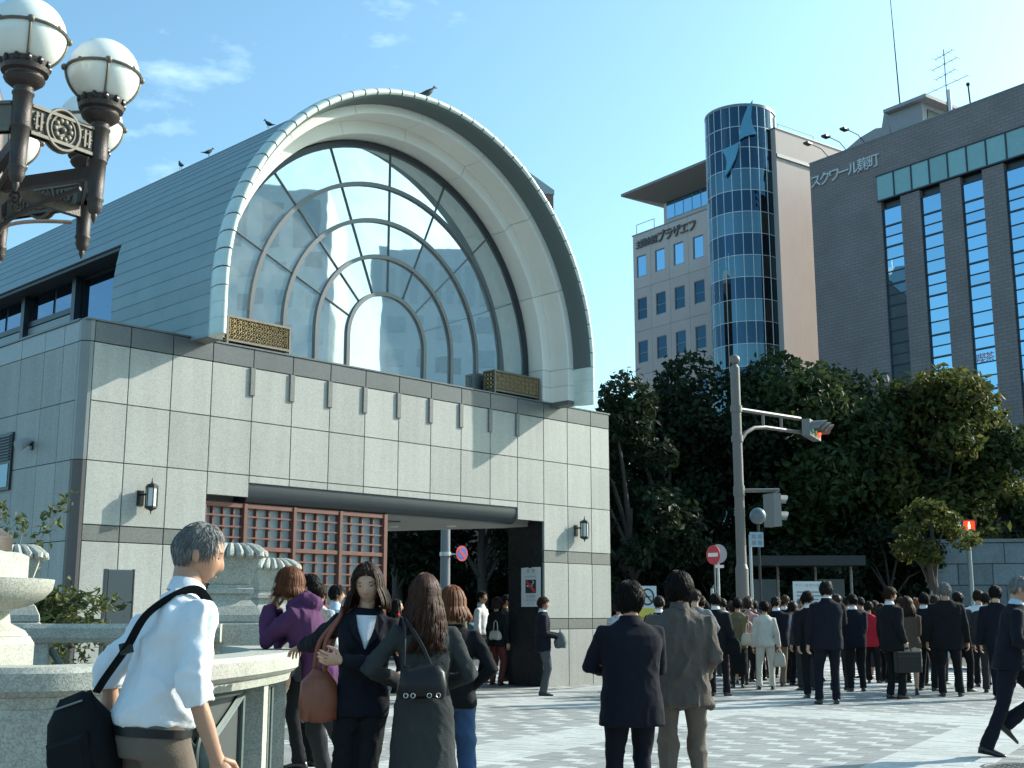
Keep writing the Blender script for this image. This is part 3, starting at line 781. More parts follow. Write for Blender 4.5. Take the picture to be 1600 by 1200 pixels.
# roof structures
PH = mat('penthouse_paint', (0.33, 0.32, 0.33), 0.7, var=0.1)
mb = MB(); mb.prism([(-0.9, ZT - 1), (3.2, ZT - 1), (3.2, 35.5), (2.0, 35.75), (0.6, 35.5), (-0.9, 34.9)], 5.0, 9, axis='y'); mb.build('roof_parapet', PH, BB)
mb = MB(); mb.box(3.25, 5.9, 5.0, 9.5, ZT - 1, 36.4); mb.hexa([(2.3, 5.2, 35.4), (3.24, 5.2, 35.4), (3.24, 7, 35.4), (2.3, 7, 35.4), (2.6, 5.3, 36.9), (3.24, 5.3, 36.9), (3.24, 7, 36.9), (2.6, 7, 36.9)]); mb.build('penthouse', PH, BB)
mb = MB(); mb.box(3.1, 6.6, 4.5, 10.2, 36.41, 36.65); mb.build('penthouse_roof', PH, BB)
mb = MB(); mb.box(5.905, 5.95, 5.6, 8.6, 33.6, 36.0); mb.build('penthouse_opening', BLACKM, BB)
for k in range(3):
    mb = MB(); xx = 1.6 + 1.55 * k; mb.tube([(xx, 0.1, ZT + 0.05), (xx - 0.1, -0.5, ZT + 0.55), (xx - 0.25, -1.5, ZT + 0.75)], 0.03, 6); mb.obox((xx - 0.28, -1.68, ZT + 0.72), 0.2, 0.28, 0.07, 0.1); mb.build('sign_light', BLACKM, BB)
mb = MB(); mb.tube([(3.9, 5.4, 36.6), (3.6, 5.4, 46.5)], [0.06, 0.025], 6); mb.build('lightning_rod', BLACKM, BB)
ax = 6.6
mb = MB(); mb.tube([(ax, 7.0, 34), (ax, 7.0, 40.6)], 0.035, 6)
for zz, w in ((37.9, 1.7), (38.7, 0.8), (39.5, 1.0), (40.2, 0.7)):
    mb.tube([(ax - w, 7.0, zz - 0.1), (ax + w, 7.0, zz + 0.1)], 0.022, 5)
    for q in np.linspace(-w, w, 5): mb.tube([(ax + q, 6.6, zz + 0.1 * q / w), (ax + q, 7.4, zz + 0.1 * q / w)], 0.014, 4)
mb.build('television_aerial', BLACKM, BB)
mb = MB(); mb.tube([(9.6, 5.2, 32), (9.4, 5.2, 36.4)], 0.06, 6); mb.sphere((9.4, 5.2, 36.45), 0.14, 8, 6); mb.build('mast', BLACKM, BB)
mb = MB(); mb.tube([(7.5, 6.0, 32), (7.4, 6.0, 37.0)], 0.12, 8); mb.build('vent_pipe', LETW, BB)

# ------------------------------------------------------------------ beige block with the round glass stair tower
PINK = mat('beige_panel', (0.56, 0.46, 0.42), 0.75, var=0.06, vscale=0.5, objvar=0.04, streak=0.06)
PB = thing('beige_hall_building', 'beige panelled building with square windows, overhanging roof and lettered sign', 'building', (20.88, 81.1, 0), RB)
mb = MB(); mb.box(-18.36, -5.6, 0.06, 13, 0, 31.9); mb.box(-8.0, -3.3, 0.4, 16, 0, 36.4); bw = mb.build('wall', JOINT if False else PINK, PB)
wx = [-17.95, -15.78, -13.66, -11.52]; wz = [28.3, 24.75, 21.2, 17.6, 14.0]
xs = [-18.36] + [(a + b + 1.12) / 2 for a, b in zip(wx[:-1], wx[1:])] + [-9.35]
zs = [31.9] + [z - 0.95 for z in wz]
def ring_panel(x0, x1, z0, z1, hx0, hx1, hz0, hz1):
    # wall panel with a window opening
    m_ = MB()
    for (a, b, c, d) in ((x0, x1, z0, hz0), (x0, x1, hz1, z1), (x0, hx0, hz0, hz1), (hx1, x1, hz0, hz1)): m_.box(a, b, -0.10, 0.055, c, d)
    return m_
for j, z in enumerate(wz):
    for i, x in enumerate(wx):
        ring_panel(xs[i] + 0.012, xs[i + 1] - 0.012, zs[j + 1] + 0.012, zs[j] - 0.012, x, x + 1.12, z, z + 1.78).build('cladding_panel', PINK, bw)
        f = MB(); f.box(x, x + 0.07, -0.05, 0.05, z, z + 1.78); f.box(x + 1.05, x + 1.12, -0.05, 0.05, z, z + 1.78); f.box(x + 0.07, x + 1.05, -0.05, 0.05, z, z + 0.07); f.box(x + 0.07, x + 1.05, -0.05, 0.05, z + 1.71, z + 1.78)
        if j > 0: f.box(x + 0.07, x + 1.05, -0.04, 0.04, z + 0.78, z + 0.84)
        fo = f.build('window', STEEL, PB)
        m_ = MB(); m_.box(x + 0.07, x + 1.05, -0.01, 0.01, z + 0.07, z + 1.71)
        m_.build('pane', BLUEGLASS if j == 0 else TOWERGLASS, fo)
mb = MB(); mb.box(-18.45, -9.3, -0.12, 13, 31.9, 32.0); mb.build('parapet_cap', STEEL, PB)
mb = MB(); mb.tube([(-18.2, 0.2, 32.0), (-18.2, 0.2, 32.9), (-16.1, 0.2, 32.9), (-16.1, 0.2, 32.0)], 0.03, 6); mb.build('railing', STEEL, PB)
mb = MB(); mb.box(-16.0, -7, 1.2, 10, 32.0, 35); pw = mb.build('penthouse', PINK, PB)
for k in range(7):
    x = -15.6 + k * 0.98
    m_ = MB(); m_.box(x, x + 0.9, 1.14, 1.19, 32.9, 34.3); m_.build('pane', BLUEGLASS, pw)
mb = MB(); mb.hexa([(-15.9, 1.0, 34.3), (-7, 1.0, 34.3), (-7, 10, 34.3), (-15.9, 10, 34.3), (-18.5, -1.2, 35.15), (-7, -1.2, 35.15), (-7, 11, 35.15), (-18.5, 11, 35.15)]); mb.box(-18.5, -7, -1.2, 11, 35.155, 35.36); mb.build('overhanging_roof', mat('roof_under', (0.26, 0.235, 0.22), 0.7, var=0.08), PB)
LETB = mat('letter_brown', (0.16, 0.15, 0.15), 0.5, var=0.03)
xx = -17.9
for ch, sz in [(c, 0.72) for c in '主婦会館'] + [(c, 1.02) for c in 'プラザエフ']:
    me = text_mesh(ch, sz, 0.07); me.materials.append(LETB); xx += sz * 0.43
    o = link('letter', me, PB, (xx, -0.19, 30.98)); o.rotation_euler = (math.pi / 2, 0, 0); xx += sz * 0.43
mb = MB(); mb.box(-3.33, -3.2, 0.4, 16, 34.2, 34.45); mb.build('gutter', STEEL, PB)
mb = MB(); mb.box(-8.05, -3.25, 0.35, 16, 36.4, 36.5); mb.tube([(-3.6, 1, 36.5), (-3.6, 1, 37.0), (-3.6, 5, 37.0), (-3.6, 5, 36.5)], 0.03, 5); mb.build('roof_cap', STEEL, PB)
# glass stair tower
TW = thing('glass_stair_tower', 'round dark glass stair tower with a blue winged emblem near its top', 'tower', (20.88 + 0.594 * -6.25 - 0.805 * 0.1, 81.1 + 0.805 * 6.25 - 0.594 * 0.1, 0), RB)
RT = 2.58
mb = MB(); mb.lathe([(RT - 0.06, 0), (RT - 0.06, 38.0)], seg=48); mb.build('core', DKMETAL, TW, smooth=True)
mb = MB(); mb.lathe([(RT + 0.03, 37.9), (RT + 0.03, 38.12), (RT - 0.1, 38.14)], seg=48); mb.build('top_ring', STEEL, TW, smooth=True)
rowz = [38.0 - 1.62 * k for k in range(20)]
kinds = [0, 0, 0, 1, 0, 1, 0, 1, 0, 1, 0, 1, 0, 1, 0, 1, 0, 1, 0]
NC = 24
me_by = {}
for r_ in range(19):
    for c in range(14):
        a0 = -math.pi / 2 - 1.9 + c * 2 * math.pi / NC
        key = kinds[r_]
        if key not in me_by:
            m_ = MB(); A = np.linspace(0.012, 2 * math.pi / NC - 0.012, 4)
            m_.loft([[(rr * math.cos(a), rr * math.sin(a), zz) for rr, zz in ((RT - 0.05, 0.03), (RT, 0.03), (RT, 1.59), (RT - 0.05, 1.59))] for a in A], cap=True)
            me = m_.mesh('pane'); me.materials.append(TOWERGLASS if key == 0 else TOWERGLASS2); fix_normals(me); shade(me, 40); me_by[key] = me
        o = link('pane', me_by[key], TW, (0, 0, rowz[r_] - 1.62)); o.rotation_euler = (0, 0, a0)
WFR = mat('white_frame', (0.6, 0.63, 0.65), 0.35, metal=0.3, var=0.03)
mb = MB()
for z in rowz: mb.lathe([(RT - 0.05, z - 0.022), (RT + 0.022, z - 0.022), (RT + 0.022, z + 0.022), (RT - 0.05, z + 0.022)], seg=48)
mb.build('ring_bar', WFR, TW, smooth=True, angle=30)
for c in range(15):
    a = -math.pi / 2 - 1.9 + c * 2 * math.pi / NC
    m_ = MB(); m_.tube([(RT * math.cos(a), RT * math.sin(a), 0), (RT * math.cos(a), RT * math.sin(a), 37.95)], 0.03, 5); m_.build('upright_bar', WFR, TW)
for a, w in ((0.30, 0.12), (-math.pi + 0.28, 0.16)):
    m_ = MB(); m_.tube([((RT + 0.15) * math.cos(a), (RT + 0.15) * math.sin(a), 0), ((RT + 0.15) * math.cos(a), (RT + 0.15) * math.sin(a), 37.4)], w, 8); m_.build('edge_fin', WFR, TW)
EMB = mat('emblem_blue', (0.10, 0.30, 0.42), 0.35, metal=0.3, var=0.1)
def fin(pts, ang):
    m_ = MB(); R = RT + 0.28
    A = [( (R) * math.sin(x / RT + ang), -R * math.cos(x / RT + ang), z) for x, z in pts]; B = [((R - 0.22) * math.sin(x / RT + ang), -(R - 0.22) * math.cos(x / RT + ang), z) for x, z in pts]
    m_.loft([A, B], True); m_.build('emblem_wing', EMB, TW)
up = [(0.0, 34.15), (0.08, 34.9), (0.28, 35.7), (0.62, 36.6), (1.02, 37.25), (0.92, 36.6), (0.86, 35.9), (0.93, 35.3), (1.1, 34.85), (1.22, 34.62), (0.8, 34.55), (0.4, 34.4)]
up = [(x, z + 1.05) for x, z in up]
fin(up, 0.70)
fin([(-x, 35.07 - (z - 35.2) * 0.8) for x, z in up], 0.70)
mb = MB(); mb.tube([(0, 0, 38.1), (0, 0, 38.7)], 0.12, 8); mb.build('roof_stub', BLACKM, TW)

# ------------------------------------------------------------------ brick tower behind the vault, chimneys
t = thing('brick_tower', 'brown brick tower with a curved grey roof rising behind the vault', 'building', (-3.2, 78, 0), 0.25)
mb = MB(); mb.box(-4, 5.35, -3, 5, 0, 28.6); mb.build('wall', tile_mat('orange_brick', (0.36, 0.20, 0.14), (0.30, 0.16, 0.11), (0.22, 0.16, 0.13), 1, 0.5, 0.16), t)
mb = MB(); mb.prism([(-4, 28.6), (5.4, 28.6), (5.4, 28.9), (3.2, 30.3), (0, 31.2), (-4, 31.4)], -3.05, 5.0, axis='y'); mb.build('curved_roof', mat('pale_roof', (0.42, 0.46, 0.46), 0.5, var=0.05), t)
t = thing('chimney_pipes', 'pair of thin silver flue pipes showing above the vault', 'flue', (-1.35, 76, 0))
for k in range(2):
    mb = MB(); mb.tube([(k * 0.26, 0, 0), (k * 0.26, 0, 32.2)], 0.09, 8); mb.lathe([(0.12, 0), (0.12, 0.2), (0.02, 0.3)], (k * 0.26, 0, 32.2), 8); mb.build('pipe', mat('silver', (0.55, 0.58, 0.62), 0.3, metal=0.6, var=0.05), t, smooth=True)
t = thing('lightning_rod', 'thin lightning rod standing behind the top of the vault', 'rod', (-3.5, 74, 0))
mb = MB(); mb.tube([(0, 0, 0), (0, 0, 33.4)], [0.1, 0.02], 6); mb.build('pole', STEEL, t)

# ------------------------------------------------------------------ blocks across the street that the arch glass mirrors
CONC = mat('pale_concrete', (0.76, 0.79, 0.79), 0.8, var=0.08, vscale=0.3)
WIN2 = mat('office_window', (0.50, 0.55, 0.57), 0.25, var=0.1, objvar=0.2)
def far_block(name, label, x, y0, y1, z, cols_, rows_, slats):
    t = thing(name, label, 'building', (x, y0, 0))
    mb = MB(); mb.box(0, 16, 0, y1 - y0, 0, z); mb.build('wall', CONC, t)
    w = (y1 - y0) / cols_
    mb_ = MB(); mb_.box(-0.06, 0.0, -w * 0.29, w * 0.29, 0, 1.7); me = mb_.mesh('window'); me.materials.append(WIN2); fix_normals(me)
    for i in range(cols_):
        for j in range(rows_):
            link('window', me, t, (0, w * (i + 0.5), z - 9.5 - 3.5 * j))
    mb_ = MB()
    for i in range(slats):
        yy = (y1 - y0) * (i + 0.5) / slats; mb_.box(-0.08, 0.0, yy - 0.30 * (y1 - y0) / slats, yy + 0.30 * (y1 - y0) / slats, z - 6.2, z - 2.0)
    mb_.build('louvre_slots', mat('slot_pale', (0.62, 0.66, 0.66), 0.6, var=0.05) if slats > 8 else WIN2, t)
far_block('office_tower', 'pale concrete tower with wide dark slots under its roof', 97.5, -6, 9.6, 45.4, 5, 10, 4)
far_block('office_slab', 'pale concrete office slab with a row of white louvres under its roof', 97.0, 14.2, 36, 38.8, 7, 8, 16)

# ------------------------------------------------------------------ trees
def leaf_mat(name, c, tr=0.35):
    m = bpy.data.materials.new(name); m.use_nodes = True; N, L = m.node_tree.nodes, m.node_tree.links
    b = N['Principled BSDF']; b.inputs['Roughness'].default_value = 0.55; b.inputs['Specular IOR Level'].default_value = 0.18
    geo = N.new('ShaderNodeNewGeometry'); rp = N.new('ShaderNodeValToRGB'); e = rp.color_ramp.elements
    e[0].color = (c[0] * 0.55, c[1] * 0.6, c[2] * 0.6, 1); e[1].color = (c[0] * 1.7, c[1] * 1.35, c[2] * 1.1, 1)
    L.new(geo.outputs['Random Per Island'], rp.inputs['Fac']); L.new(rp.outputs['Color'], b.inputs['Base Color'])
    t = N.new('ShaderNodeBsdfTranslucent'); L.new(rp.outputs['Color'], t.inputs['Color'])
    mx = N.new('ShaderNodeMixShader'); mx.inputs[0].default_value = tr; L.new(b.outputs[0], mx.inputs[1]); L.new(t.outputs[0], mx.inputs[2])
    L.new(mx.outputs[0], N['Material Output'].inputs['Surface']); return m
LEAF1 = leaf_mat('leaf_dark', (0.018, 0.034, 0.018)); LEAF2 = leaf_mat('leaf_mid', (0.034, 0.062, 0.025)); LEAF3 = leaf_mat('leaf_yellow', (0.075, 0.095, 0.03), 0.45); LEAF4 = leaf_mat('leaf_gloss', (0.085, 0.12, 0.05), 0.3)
BARK = mat('bark', (0.07, 0.055, 0.045), 0.9, var=0.3, vscale=6, bump=0.5, bscale=20)
def leaf_cloud(centers, radii, n, size, r_=None, droop=0.2, aspect=0.55):
    r_ = r_ or rng
    k = len(centers); C_ = np.asarray(centers); R_ = np.asarray(radii)
    w = R_[:, 0] * R_[:, 1] * R_[:, 2]; w = w ** 0.7; w /= w.sum()
    idx = r_.choice(k, n, p=w)
    d = r_.normal(size=(n, 3)); d /= np.linalg.norm(d, axis=1)[:, None]
    rad = r_.uniform(0.25, 1.0, n) ** 0.45 * (1 + r_.normal(0, 0.10, n))
    P = C_[idx] + d * rad[:, None] * R_[idx]
    nrm = d * 0.6 + r_.normal(size=(n, 3)) * 0.8 + np.array([0, 0, 0.5]); nrm /= np.linalg.norm(nrm, axis=1)[:, None]
    a = np.cross(nrm, r_.normal(size=(n, 3))); a /= np.linalg.norm(a, axis=1)[:, None]; b = np.cross(nrm, a)
    s = size * r_.uniform(0.6, 1.35, n)[:, None]
    bend = nrm * s * 0.18
    V = np.stack([P - a * s, P + b * s * aspect - bend * -1, P + a * s, P - b * s * aspect + bend], 1).reshape(-1, 3)
    return V, np.arange(n * 4).reshape(-1, 4)
def tree(label, x, y, z0, z1, rx, n, leaf, size=0.2, group='street trees across the road', clumps=26, ry=None, name='broadleaf_tree', seed=1, lean=0):
    r_ = np.random.default_rng(seed); ry = ry or rx
    t = thing(name, label, 'tree', (x, y, 0), 0, group)
    cz, rz = (z0 + z1) / 2, (z1 - z0) / 2
    cs, rs = [], []
    for k in range(clumps):
        while True:
            p = r_.uniform(-1, 1, 3)
            if np.linalg.norm(p) < 1: break
        p = p / max(np.linalg.norm(p), 1e-3) * (np.linalg.norm(p) ** 0.5)
        f = 1.0 - 0.25 * max(p[2], 0)
        q = r_.uniform(0.22, 0.42)
        cs.append((p[0] * rx * 0.80 * f, p[1] * ry * 0.80 * f, cz + p[2] * rz * 0.80)); rs.append((q * rx, q * ry, q * rz * r_.uniform(0.45, 0.8)))
    V, F = leaf_cloud(cs, rs, n, size, r_)
    np_mesh('crown', V, F, leaf, t)
    mb = MB(); h = z0 + rz * 0.9; r0 = 0.035 * h + 0.05
    mb.tube([(0, 0, -0.05), (0.05, 0.02, h * 0.35), (-0.06, 0.05, h * 0.7), (0.05, 0, h)], [r0 * 1.25, r0, r0 * 0.75, r0 * 0.4], 9)
    for c in cs[::2]:
        zz = min(max(c[2] * 0.55, h * 0.4), h * 0.95); mb.tube([(0, 0, zz), (c[0] * 0.45, c[1] * 0.45, zz + (c[2] - zz) * 0.55 + 0.2), tuple(c)], [r0 * 0.45, r0 * 0.28, r0 * 0.08], 6)
    mb.build('trunk', BARK, t, smooth=True)
    return t
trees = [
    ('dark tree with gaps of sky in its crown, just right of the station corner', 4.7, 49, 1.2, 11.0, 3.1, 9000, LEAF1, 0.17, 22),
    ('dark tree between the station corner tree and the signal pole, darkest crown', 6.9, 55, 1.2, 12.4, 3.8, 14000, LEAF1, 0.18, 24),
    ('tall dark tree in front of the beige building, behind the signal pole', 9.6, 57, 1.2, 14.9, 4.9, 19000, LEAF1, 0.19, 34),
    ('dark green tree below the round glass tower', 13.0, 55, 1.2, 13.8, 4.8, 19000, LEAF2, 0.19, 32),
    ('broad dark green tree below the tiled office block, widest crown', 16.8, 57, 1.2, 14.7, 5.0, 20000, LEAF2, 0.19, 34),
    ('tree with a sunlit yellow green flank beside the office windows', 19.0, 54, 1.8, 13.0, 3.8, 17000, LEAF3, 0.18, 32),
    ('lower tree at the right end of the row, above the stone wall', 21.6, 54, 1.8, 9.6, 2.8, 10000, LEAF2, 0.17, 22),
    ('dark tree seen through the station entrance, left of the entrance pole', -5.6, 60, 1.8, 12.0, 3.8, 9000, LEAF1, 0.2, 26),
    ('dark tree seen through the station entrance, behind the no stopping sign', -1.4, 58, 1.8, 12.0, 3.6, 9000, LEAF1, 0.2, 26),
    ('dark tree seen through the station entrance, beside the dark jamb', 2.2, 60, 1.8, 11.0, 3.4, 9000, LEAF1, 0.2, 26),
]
for i, (lb, x, y, z0, z1, rx, n, lf, sz, cl) in enumerate(trees):
    tree(lb, x, y, z0, z1, rx, n, lf, sz, clumps=cl, seed=20 + i)
trees2 = [('dark understorey shrub between the trunks under the beige building', 8.3, 51, 0.3, 5.2, 2.6, 5000, LEAF1, 0.16, 18),
    ('dark understorey shrub between the trunks under the glass tower', 12.0, 50.5, 0.3, 5.4, 2.6, 5000, LEAF1, 0.16, 18),
    ('dark understorey shrub between the trunks under the tiled block', 15.6, 51, 0.3, 5.6, 2.6, 5000, LEAF1, 0.16, 18),
    ('dark tree far behind the gap between the station corner and the beige building', 5.2, 66, 2.0, 11.5, 3.4, 8000, LEAF1, 0.22, 24),
    ('dark tree far right behind the stone wall and shed', 27.5, 60, 2.0, 9.0, 4.0, 8000, LEAF1, 0.22, 24)]
for i, (lb, x, y, z0, z1, rx, n, lf, sz, cl) in enumerate(trees2): tree(lb, x, y, z0, z1, rx, n, lf, sz, clumps=cl, seed=80 + i)
sap = tree('small staked young tree in front of the stone wall, its top leaves sunlit', 14.9, 43.5, 2.9, 5.6, 1.5, 1500, LEAF3, 0.13, clumps=16, seed=51, name='young_tree')
for dx in (-0.75, 0.7):
    mb = MB(); mb.tube([(dx, -0.3, 0), (0.0, 0, 2.6)], 0.045, 6); mb.build('stake', mat('stake_wood', (0.30, 0.26, 0.22), 0.8, var=0.1), sap)

# hedge with small pale flowers
hg = thing('clipped_hedge', 'dark clipped hedge with pale flowers at the foot of the street trees', 'hedge', (13.5, 46.2, 0))
cs = [(x, 0, 0.7) for x in np.arange(-8.5, 5.6, 0.7)]
V, F = leaf_cloud(cs, [(0.65, 0.6, 0.65)] * len(cs), 7000, 0.09); np_mesh('foliage', V, F, LEAF2, hg)
cs2 = [(x, -0.3, 1.15) for x in np.arange(1.5, 5.0, 0.5)]
V, F = leaf_cloud(cs2, [(0.5, 0.35, 0.3)] * len(cs2), 420, 0.075); fl_ = np_mesh('flowers', V, F, mat('flower_white', (0.7, 0.7, 0.55), 0.6, var=0.1), hg); fl_['kind'] = 'stuff'
mb = MB(); 
for x in np.arange(-8, 5.6, 1.2): mb.tube([(x, 0, 0), (x + 0.1, 0, 0.8)], 0.03, 5)
o = mb.build('stems', BARK, hg); o['kind'] = 'stuff'

hg = thing('tall_dark_hedge', 'tall dark hedge closing the view beyond the station entrance', 'hedge', (-3.0, 63.5, 0))
cs = [(x, 0, z) for x in np.arange(-9, 13, 1.0) for z in (0.8, 2.0, 3.2)]
V, F = leaf_cloud(cs, [(0.9, 0.8, 0.9)] * len(cs), 12000, 0.18); np_mesh('foliage', V, F, LEAF1, hg)
mb = MB(); mb.box(-9, 13, 0.3, 0.5, 0, 3.4); mb.build('stems', BARK, hg)
# stone retaining wall right
sw2 = thing('stone_retaining_wall', 'grey stone block retaining wall at the right edge behind the red crossing signal', 'wall', (17.4, 50.5, 0), -0.18)
WSTONE = mat('wall_stone', (0.21, 0.235, 0.235), 0.8, var=0.22, vscale=1.2, grain=0.12, gscale=20, objvar=0.14, streak=0.15)
mb = MB(); mb.box(0, 9, 0.06, 1.2, 0, 4.35); mb.build('core', JOINT, sw2)
for j in range(5):
    x = -0.5 if j % 2 else 0.0
    while x < 9:
        mb = MB(); x0, x1 = max(x, 0), min(x + 1.35, 9)
        if x1 - x0 > 0.1:
            mb.cbox(x0 + 0.012, x1 - 0.012, 0.0, 0.08, j * 0.86 + 0.012, (j + 1) * 0.86 - 0.012, 0.02); mb.build('stone_block', WSTONE, sw2)
        x += 1.35
mb = MB(); mb.box(-0.05, 9.05, -0.06, 1.3, 4.31, 4.45); mb.build('coping', WSTONE, sw2)
t = thing('low_roofed_shed', 'low shed with a dark blue hipped roof above the stone wall', 'shed', (20.2, 53.5, 0), -0.1)
mb = MB(); mb.box(-1.2, 4.5, -0.5, 3, 0, 5.0); mb.build('wall', DKMETAL, t)
mb = MB(); mb.hexa([(-1.6, -1, 4.9), (4.9, -1, 4.9), (4.9, 3.4, 4.9), (-1.6, 3.4, 4.9), (-0.4, 1.0, 5.9), (3.9, 1.0, 5.9), (3.9, 1.5, 5.9), (-0.4, 1.5, 5.9)]); mb.build('roof', mat('roof_blue', (0.08, 0.11, 0.17), 0.5, var=0.1), t)
# bus shelter
t = thing('bus_shelter', 'dark flat roofed bus shelter under the trees', 'shelter', (10.8, 45.4, 0), -0.05)
mb = MB(); mb.box(-2.3, 2.0, -1, 1, 3.15, 3.5); mb.build('roof', BLACKM, t)
for x in (-2.1, -0.9, 0.5, 1.8):
    mb = MB(); mb.tube([(x, 0.6, 0), (x, 0.6, 3.15)], 0.05, 8); mb.build('post', STEEL, t)
for x in (-1.9, 0.6):
    mb = MB(); mb.box(x, x + 0.95, 0.62, 0.66, 0.5, 2.7); mb.build('glass_panel', mat('shelter_glass', (0.05, 0.07, 0.09), 0.15, var=0.05), t)

# ------------------------------------------------------------------ signals and signs
POLE = mat('pole_paint', (0.15, 0.135, 0.125), 0.5, var=0.06)
def arr(*p): return p
t = thing('traffic_signal_pole', 'tall grey brown signal pole with a ball finial and two armed traffic lights', 'traffic signal', (6.16, 33.0, 0), 0); t.scale = (1.304, 1.304, 1.235)
mb = MB(); mb.tube([(0, 0, 0.0), (0, 0, 2.1)], 0.135, 16); mb.tube([(0, 0, 2.1), (0, 0, 2.2)], [0.135, 0.105], 16); mb.build('base_sleeve', POLE, t, smooth=True)
mb = MB(); mb.tube([(0, 0, 2.15), (0, 0, 6.55)], [0.105, 0.10], 16); mb.lathe([(0.10, 6.55), (0.06, 6.62), (0.035, 6.65)], seg=16); mb.build('pole', POLE, t, smooth=True)
mb = MB(); mb.sphere((0, 0, 6.74), 0.115, 16, 10); mb.build('ball_finial', POLE, t, smooth=True)
AD = Vector((0.78, 0.62, 0)).normalized()
mb = MB(); mb.tube([AD * 0.1 + Vector((0, 0, 5.62)), AD * 2.1 + Vector((0, 0, 5.62))], 0.05, 8)
mb.tube([AD * 0.1 + Vector((0, 0, 4.92)), AD * 0.28 + Vector((0, 0, 5.12)), AD * 0.55 + Vector((0, 0, 5.25)), AD * 0.9 + Vector((0, 0, 5.30)), AD * 2.3 + Vector((0, 0, 5.30))], 0.045, 8)
for q in (0.85, 1.45): mb.tube([AD * q + Vector((0, 0, 5.3)), AD * q + Vector((0, 0, 5.62))], 0.032, 8)
for z in (5.62, 4.95): mb.lathe([(0.125, z - 0.07), (0.125, z + 0.07)], seg=14)
mb.build('signal_arm', POLE, t, smooth=True)
def signal_head(parent, c, face, n, dirv, lens_cols, size, vis=0.3, name='signal_head'):
    face = Vector(face).normalized(); dv = Vector(dirv).normalized(); up = face.cross(dv).normalized()
    if abs(dv.z) < 0.5 and up.z < 0: up = -up
    c = Vector(c); L_ = size * n; 
    side = dv
    oth = up if abs(dv.z) < 0.5 else Vector((0, 0, 1)).cross(face).normalized()
    mb = MB(); p = []
    for f_ in (-0.09, 0.09):
        for (a, b) in ((-1, -1), (1, -1), (1, 1), (-1, 1)): p.append(c + face * f_ + dv * (a * L_ / 2) + oth * (b * size * 0.54))
    mb.hexa(p); ho = mb.build(name, mat('signal_grey', (0.16, 0.165, 0.16), 0.5, var=0.06), parent)
    for i in range(n):
        q = c + dv * (-L_ / 2 + size * (i + 0.5)) + face * 0.092
        m_ = MB(); r = size * 0.40
        o1 = oth; d1 = dv
        m_.loft([[q + face * e + (o1 * math.cos(k * math.pi / 8) + d1 * math.sin(k * math.pi / 8)) * (r * s_) for k in range(16)] for e, s_ in ((0, 1), (0.02, 0.9), (0.035, 0.5), (0.04, 0.05))]); m_.build('lens', lens_cols[i], ho, smooth=True)
        m_ = MB(); zz = Vector((0, 0, 1)); hz = face.cross(zz).normalized(); A = np.linspace(-0.25, math.pi + 0.25, 14); outer, inner = [], []
        R0, R1 = [], []
        for e, cut in ((0, 0), (vis, 1)):
            ring = [q + face * (e * (0.55 + 0.45 * max(0, math.sin(a)) if cut else 1)) + (hz * math.cos(a) + zz * math.sin(a)) * (r * 1.12) for a in A] + [q + face * (e * (0.55 + 0.45 * max(0, math.sin(a)) if cut else 1)) + (hz * math.cos(a) + zz * math.sin(a)) * (r * 1.05) for a in A[::-1]]
            R0.append(ring)
        m_.loft(R0); m_.build('visor', mat('signal_grey', (0, 0, 0)), ho, smooth=True, angle=40)
    return ho
LRED = mat('lens_red_lit', (0.6, 0.03, 0.01), 0.3, var=0, emit=((1.0, 0.08, 0.02), 1.6)); LAMB = mat('lens_amber', (0.35, 0.20, 0.02), 0.3, var=0); LBLU = mat('lens_green', (0.03, 0.22, 0.25), 0.3, var=0)
signal_head(t, AD * 2.45 + Vector((0.05, 0.1, 5.40)), (0.86, -0.42, 0), 3, (0.42, 0.86, 0), [LBLU, LAMB, LRED], 0.36, 0.34)
mb = MB(); mb.tube([(0.08, 0, 3.80), (0.86, 0.12, 3.82)], 0.045, 8); mb.lathe([(0.12, 3.68), (0.12, 3.9)], seg=14); mb.tube([(0.78, 0.1, 3.8), (0.78, 0.1, 3.65)], 0.04, 8); mb.build('lower_arm', POLE, t, smooth=True)
signal_head(t, (0.70, 0.1, 3.38), (0.93, 0.36, 0), 2, (0, 0, 1), [LBLU, LBLU], 0.36, 0.26, 'walk_signal')
# red crossing signal
t = thing('crossing_signal', 'crossing signal on a grey pole showing the red standing figure before the stone wall', 'crossing signal', (16.6, 44.6, 0))
mb = MB(); mb.tube([(0, 0, 0), (0, 0, 4.0)], 0.085, 12); mb.build('pole', mat('galvanised', (0.30, 0.34, 0.34), 0.45, metal=0.4, var=0.08), t, smooth=True)
HOUS = mat('signal_blue_grey', (0.12, 0.17, 0.18), 0.5, var=0.05)
mb = MB(); mb.box(-0.24, 0.24, -0.16, 0.10, 3.98, 4.78); h_ = mb.build('housing', HOUS, t)
mb = MB(); mb.box(-0.205, 0.205, -0.185, -0.165, 4.40, 4.75); mb.build('red_lens', mat('red_panel_lit', (0.6, 0.02, 0.01), 0.4, var=0, emit=((1.0, 0.05, 0.01), 1.1)), h_)
mb = MB(); mb.tube([(0, -0.195, 4.44), (0, -0.195, 4.62)], [0.035, 0.05], 8); mb.sphere((0, -0.195, 4.68), 0.035, 8, 6); mb.build('figure', mat('figure_lit', (0.9, 0.5, 0.3), 0.4, var=0, emit=((1.0, 0.55, 0.3), 2.5)), h_)
mb = MB(); mb.box(-0.205, 0.205, -0.185, -0.165, 4.02, 4.36); mb.build('green_lens', mat('unlit_lens', (0.10, 0.20, 0.22), 0.3, var=0), h_)
mb = MB()
for z in (4.385, 4.77): mb.box(-0.245, 0.245, -0.33, -0.162, z, z + 0.012)
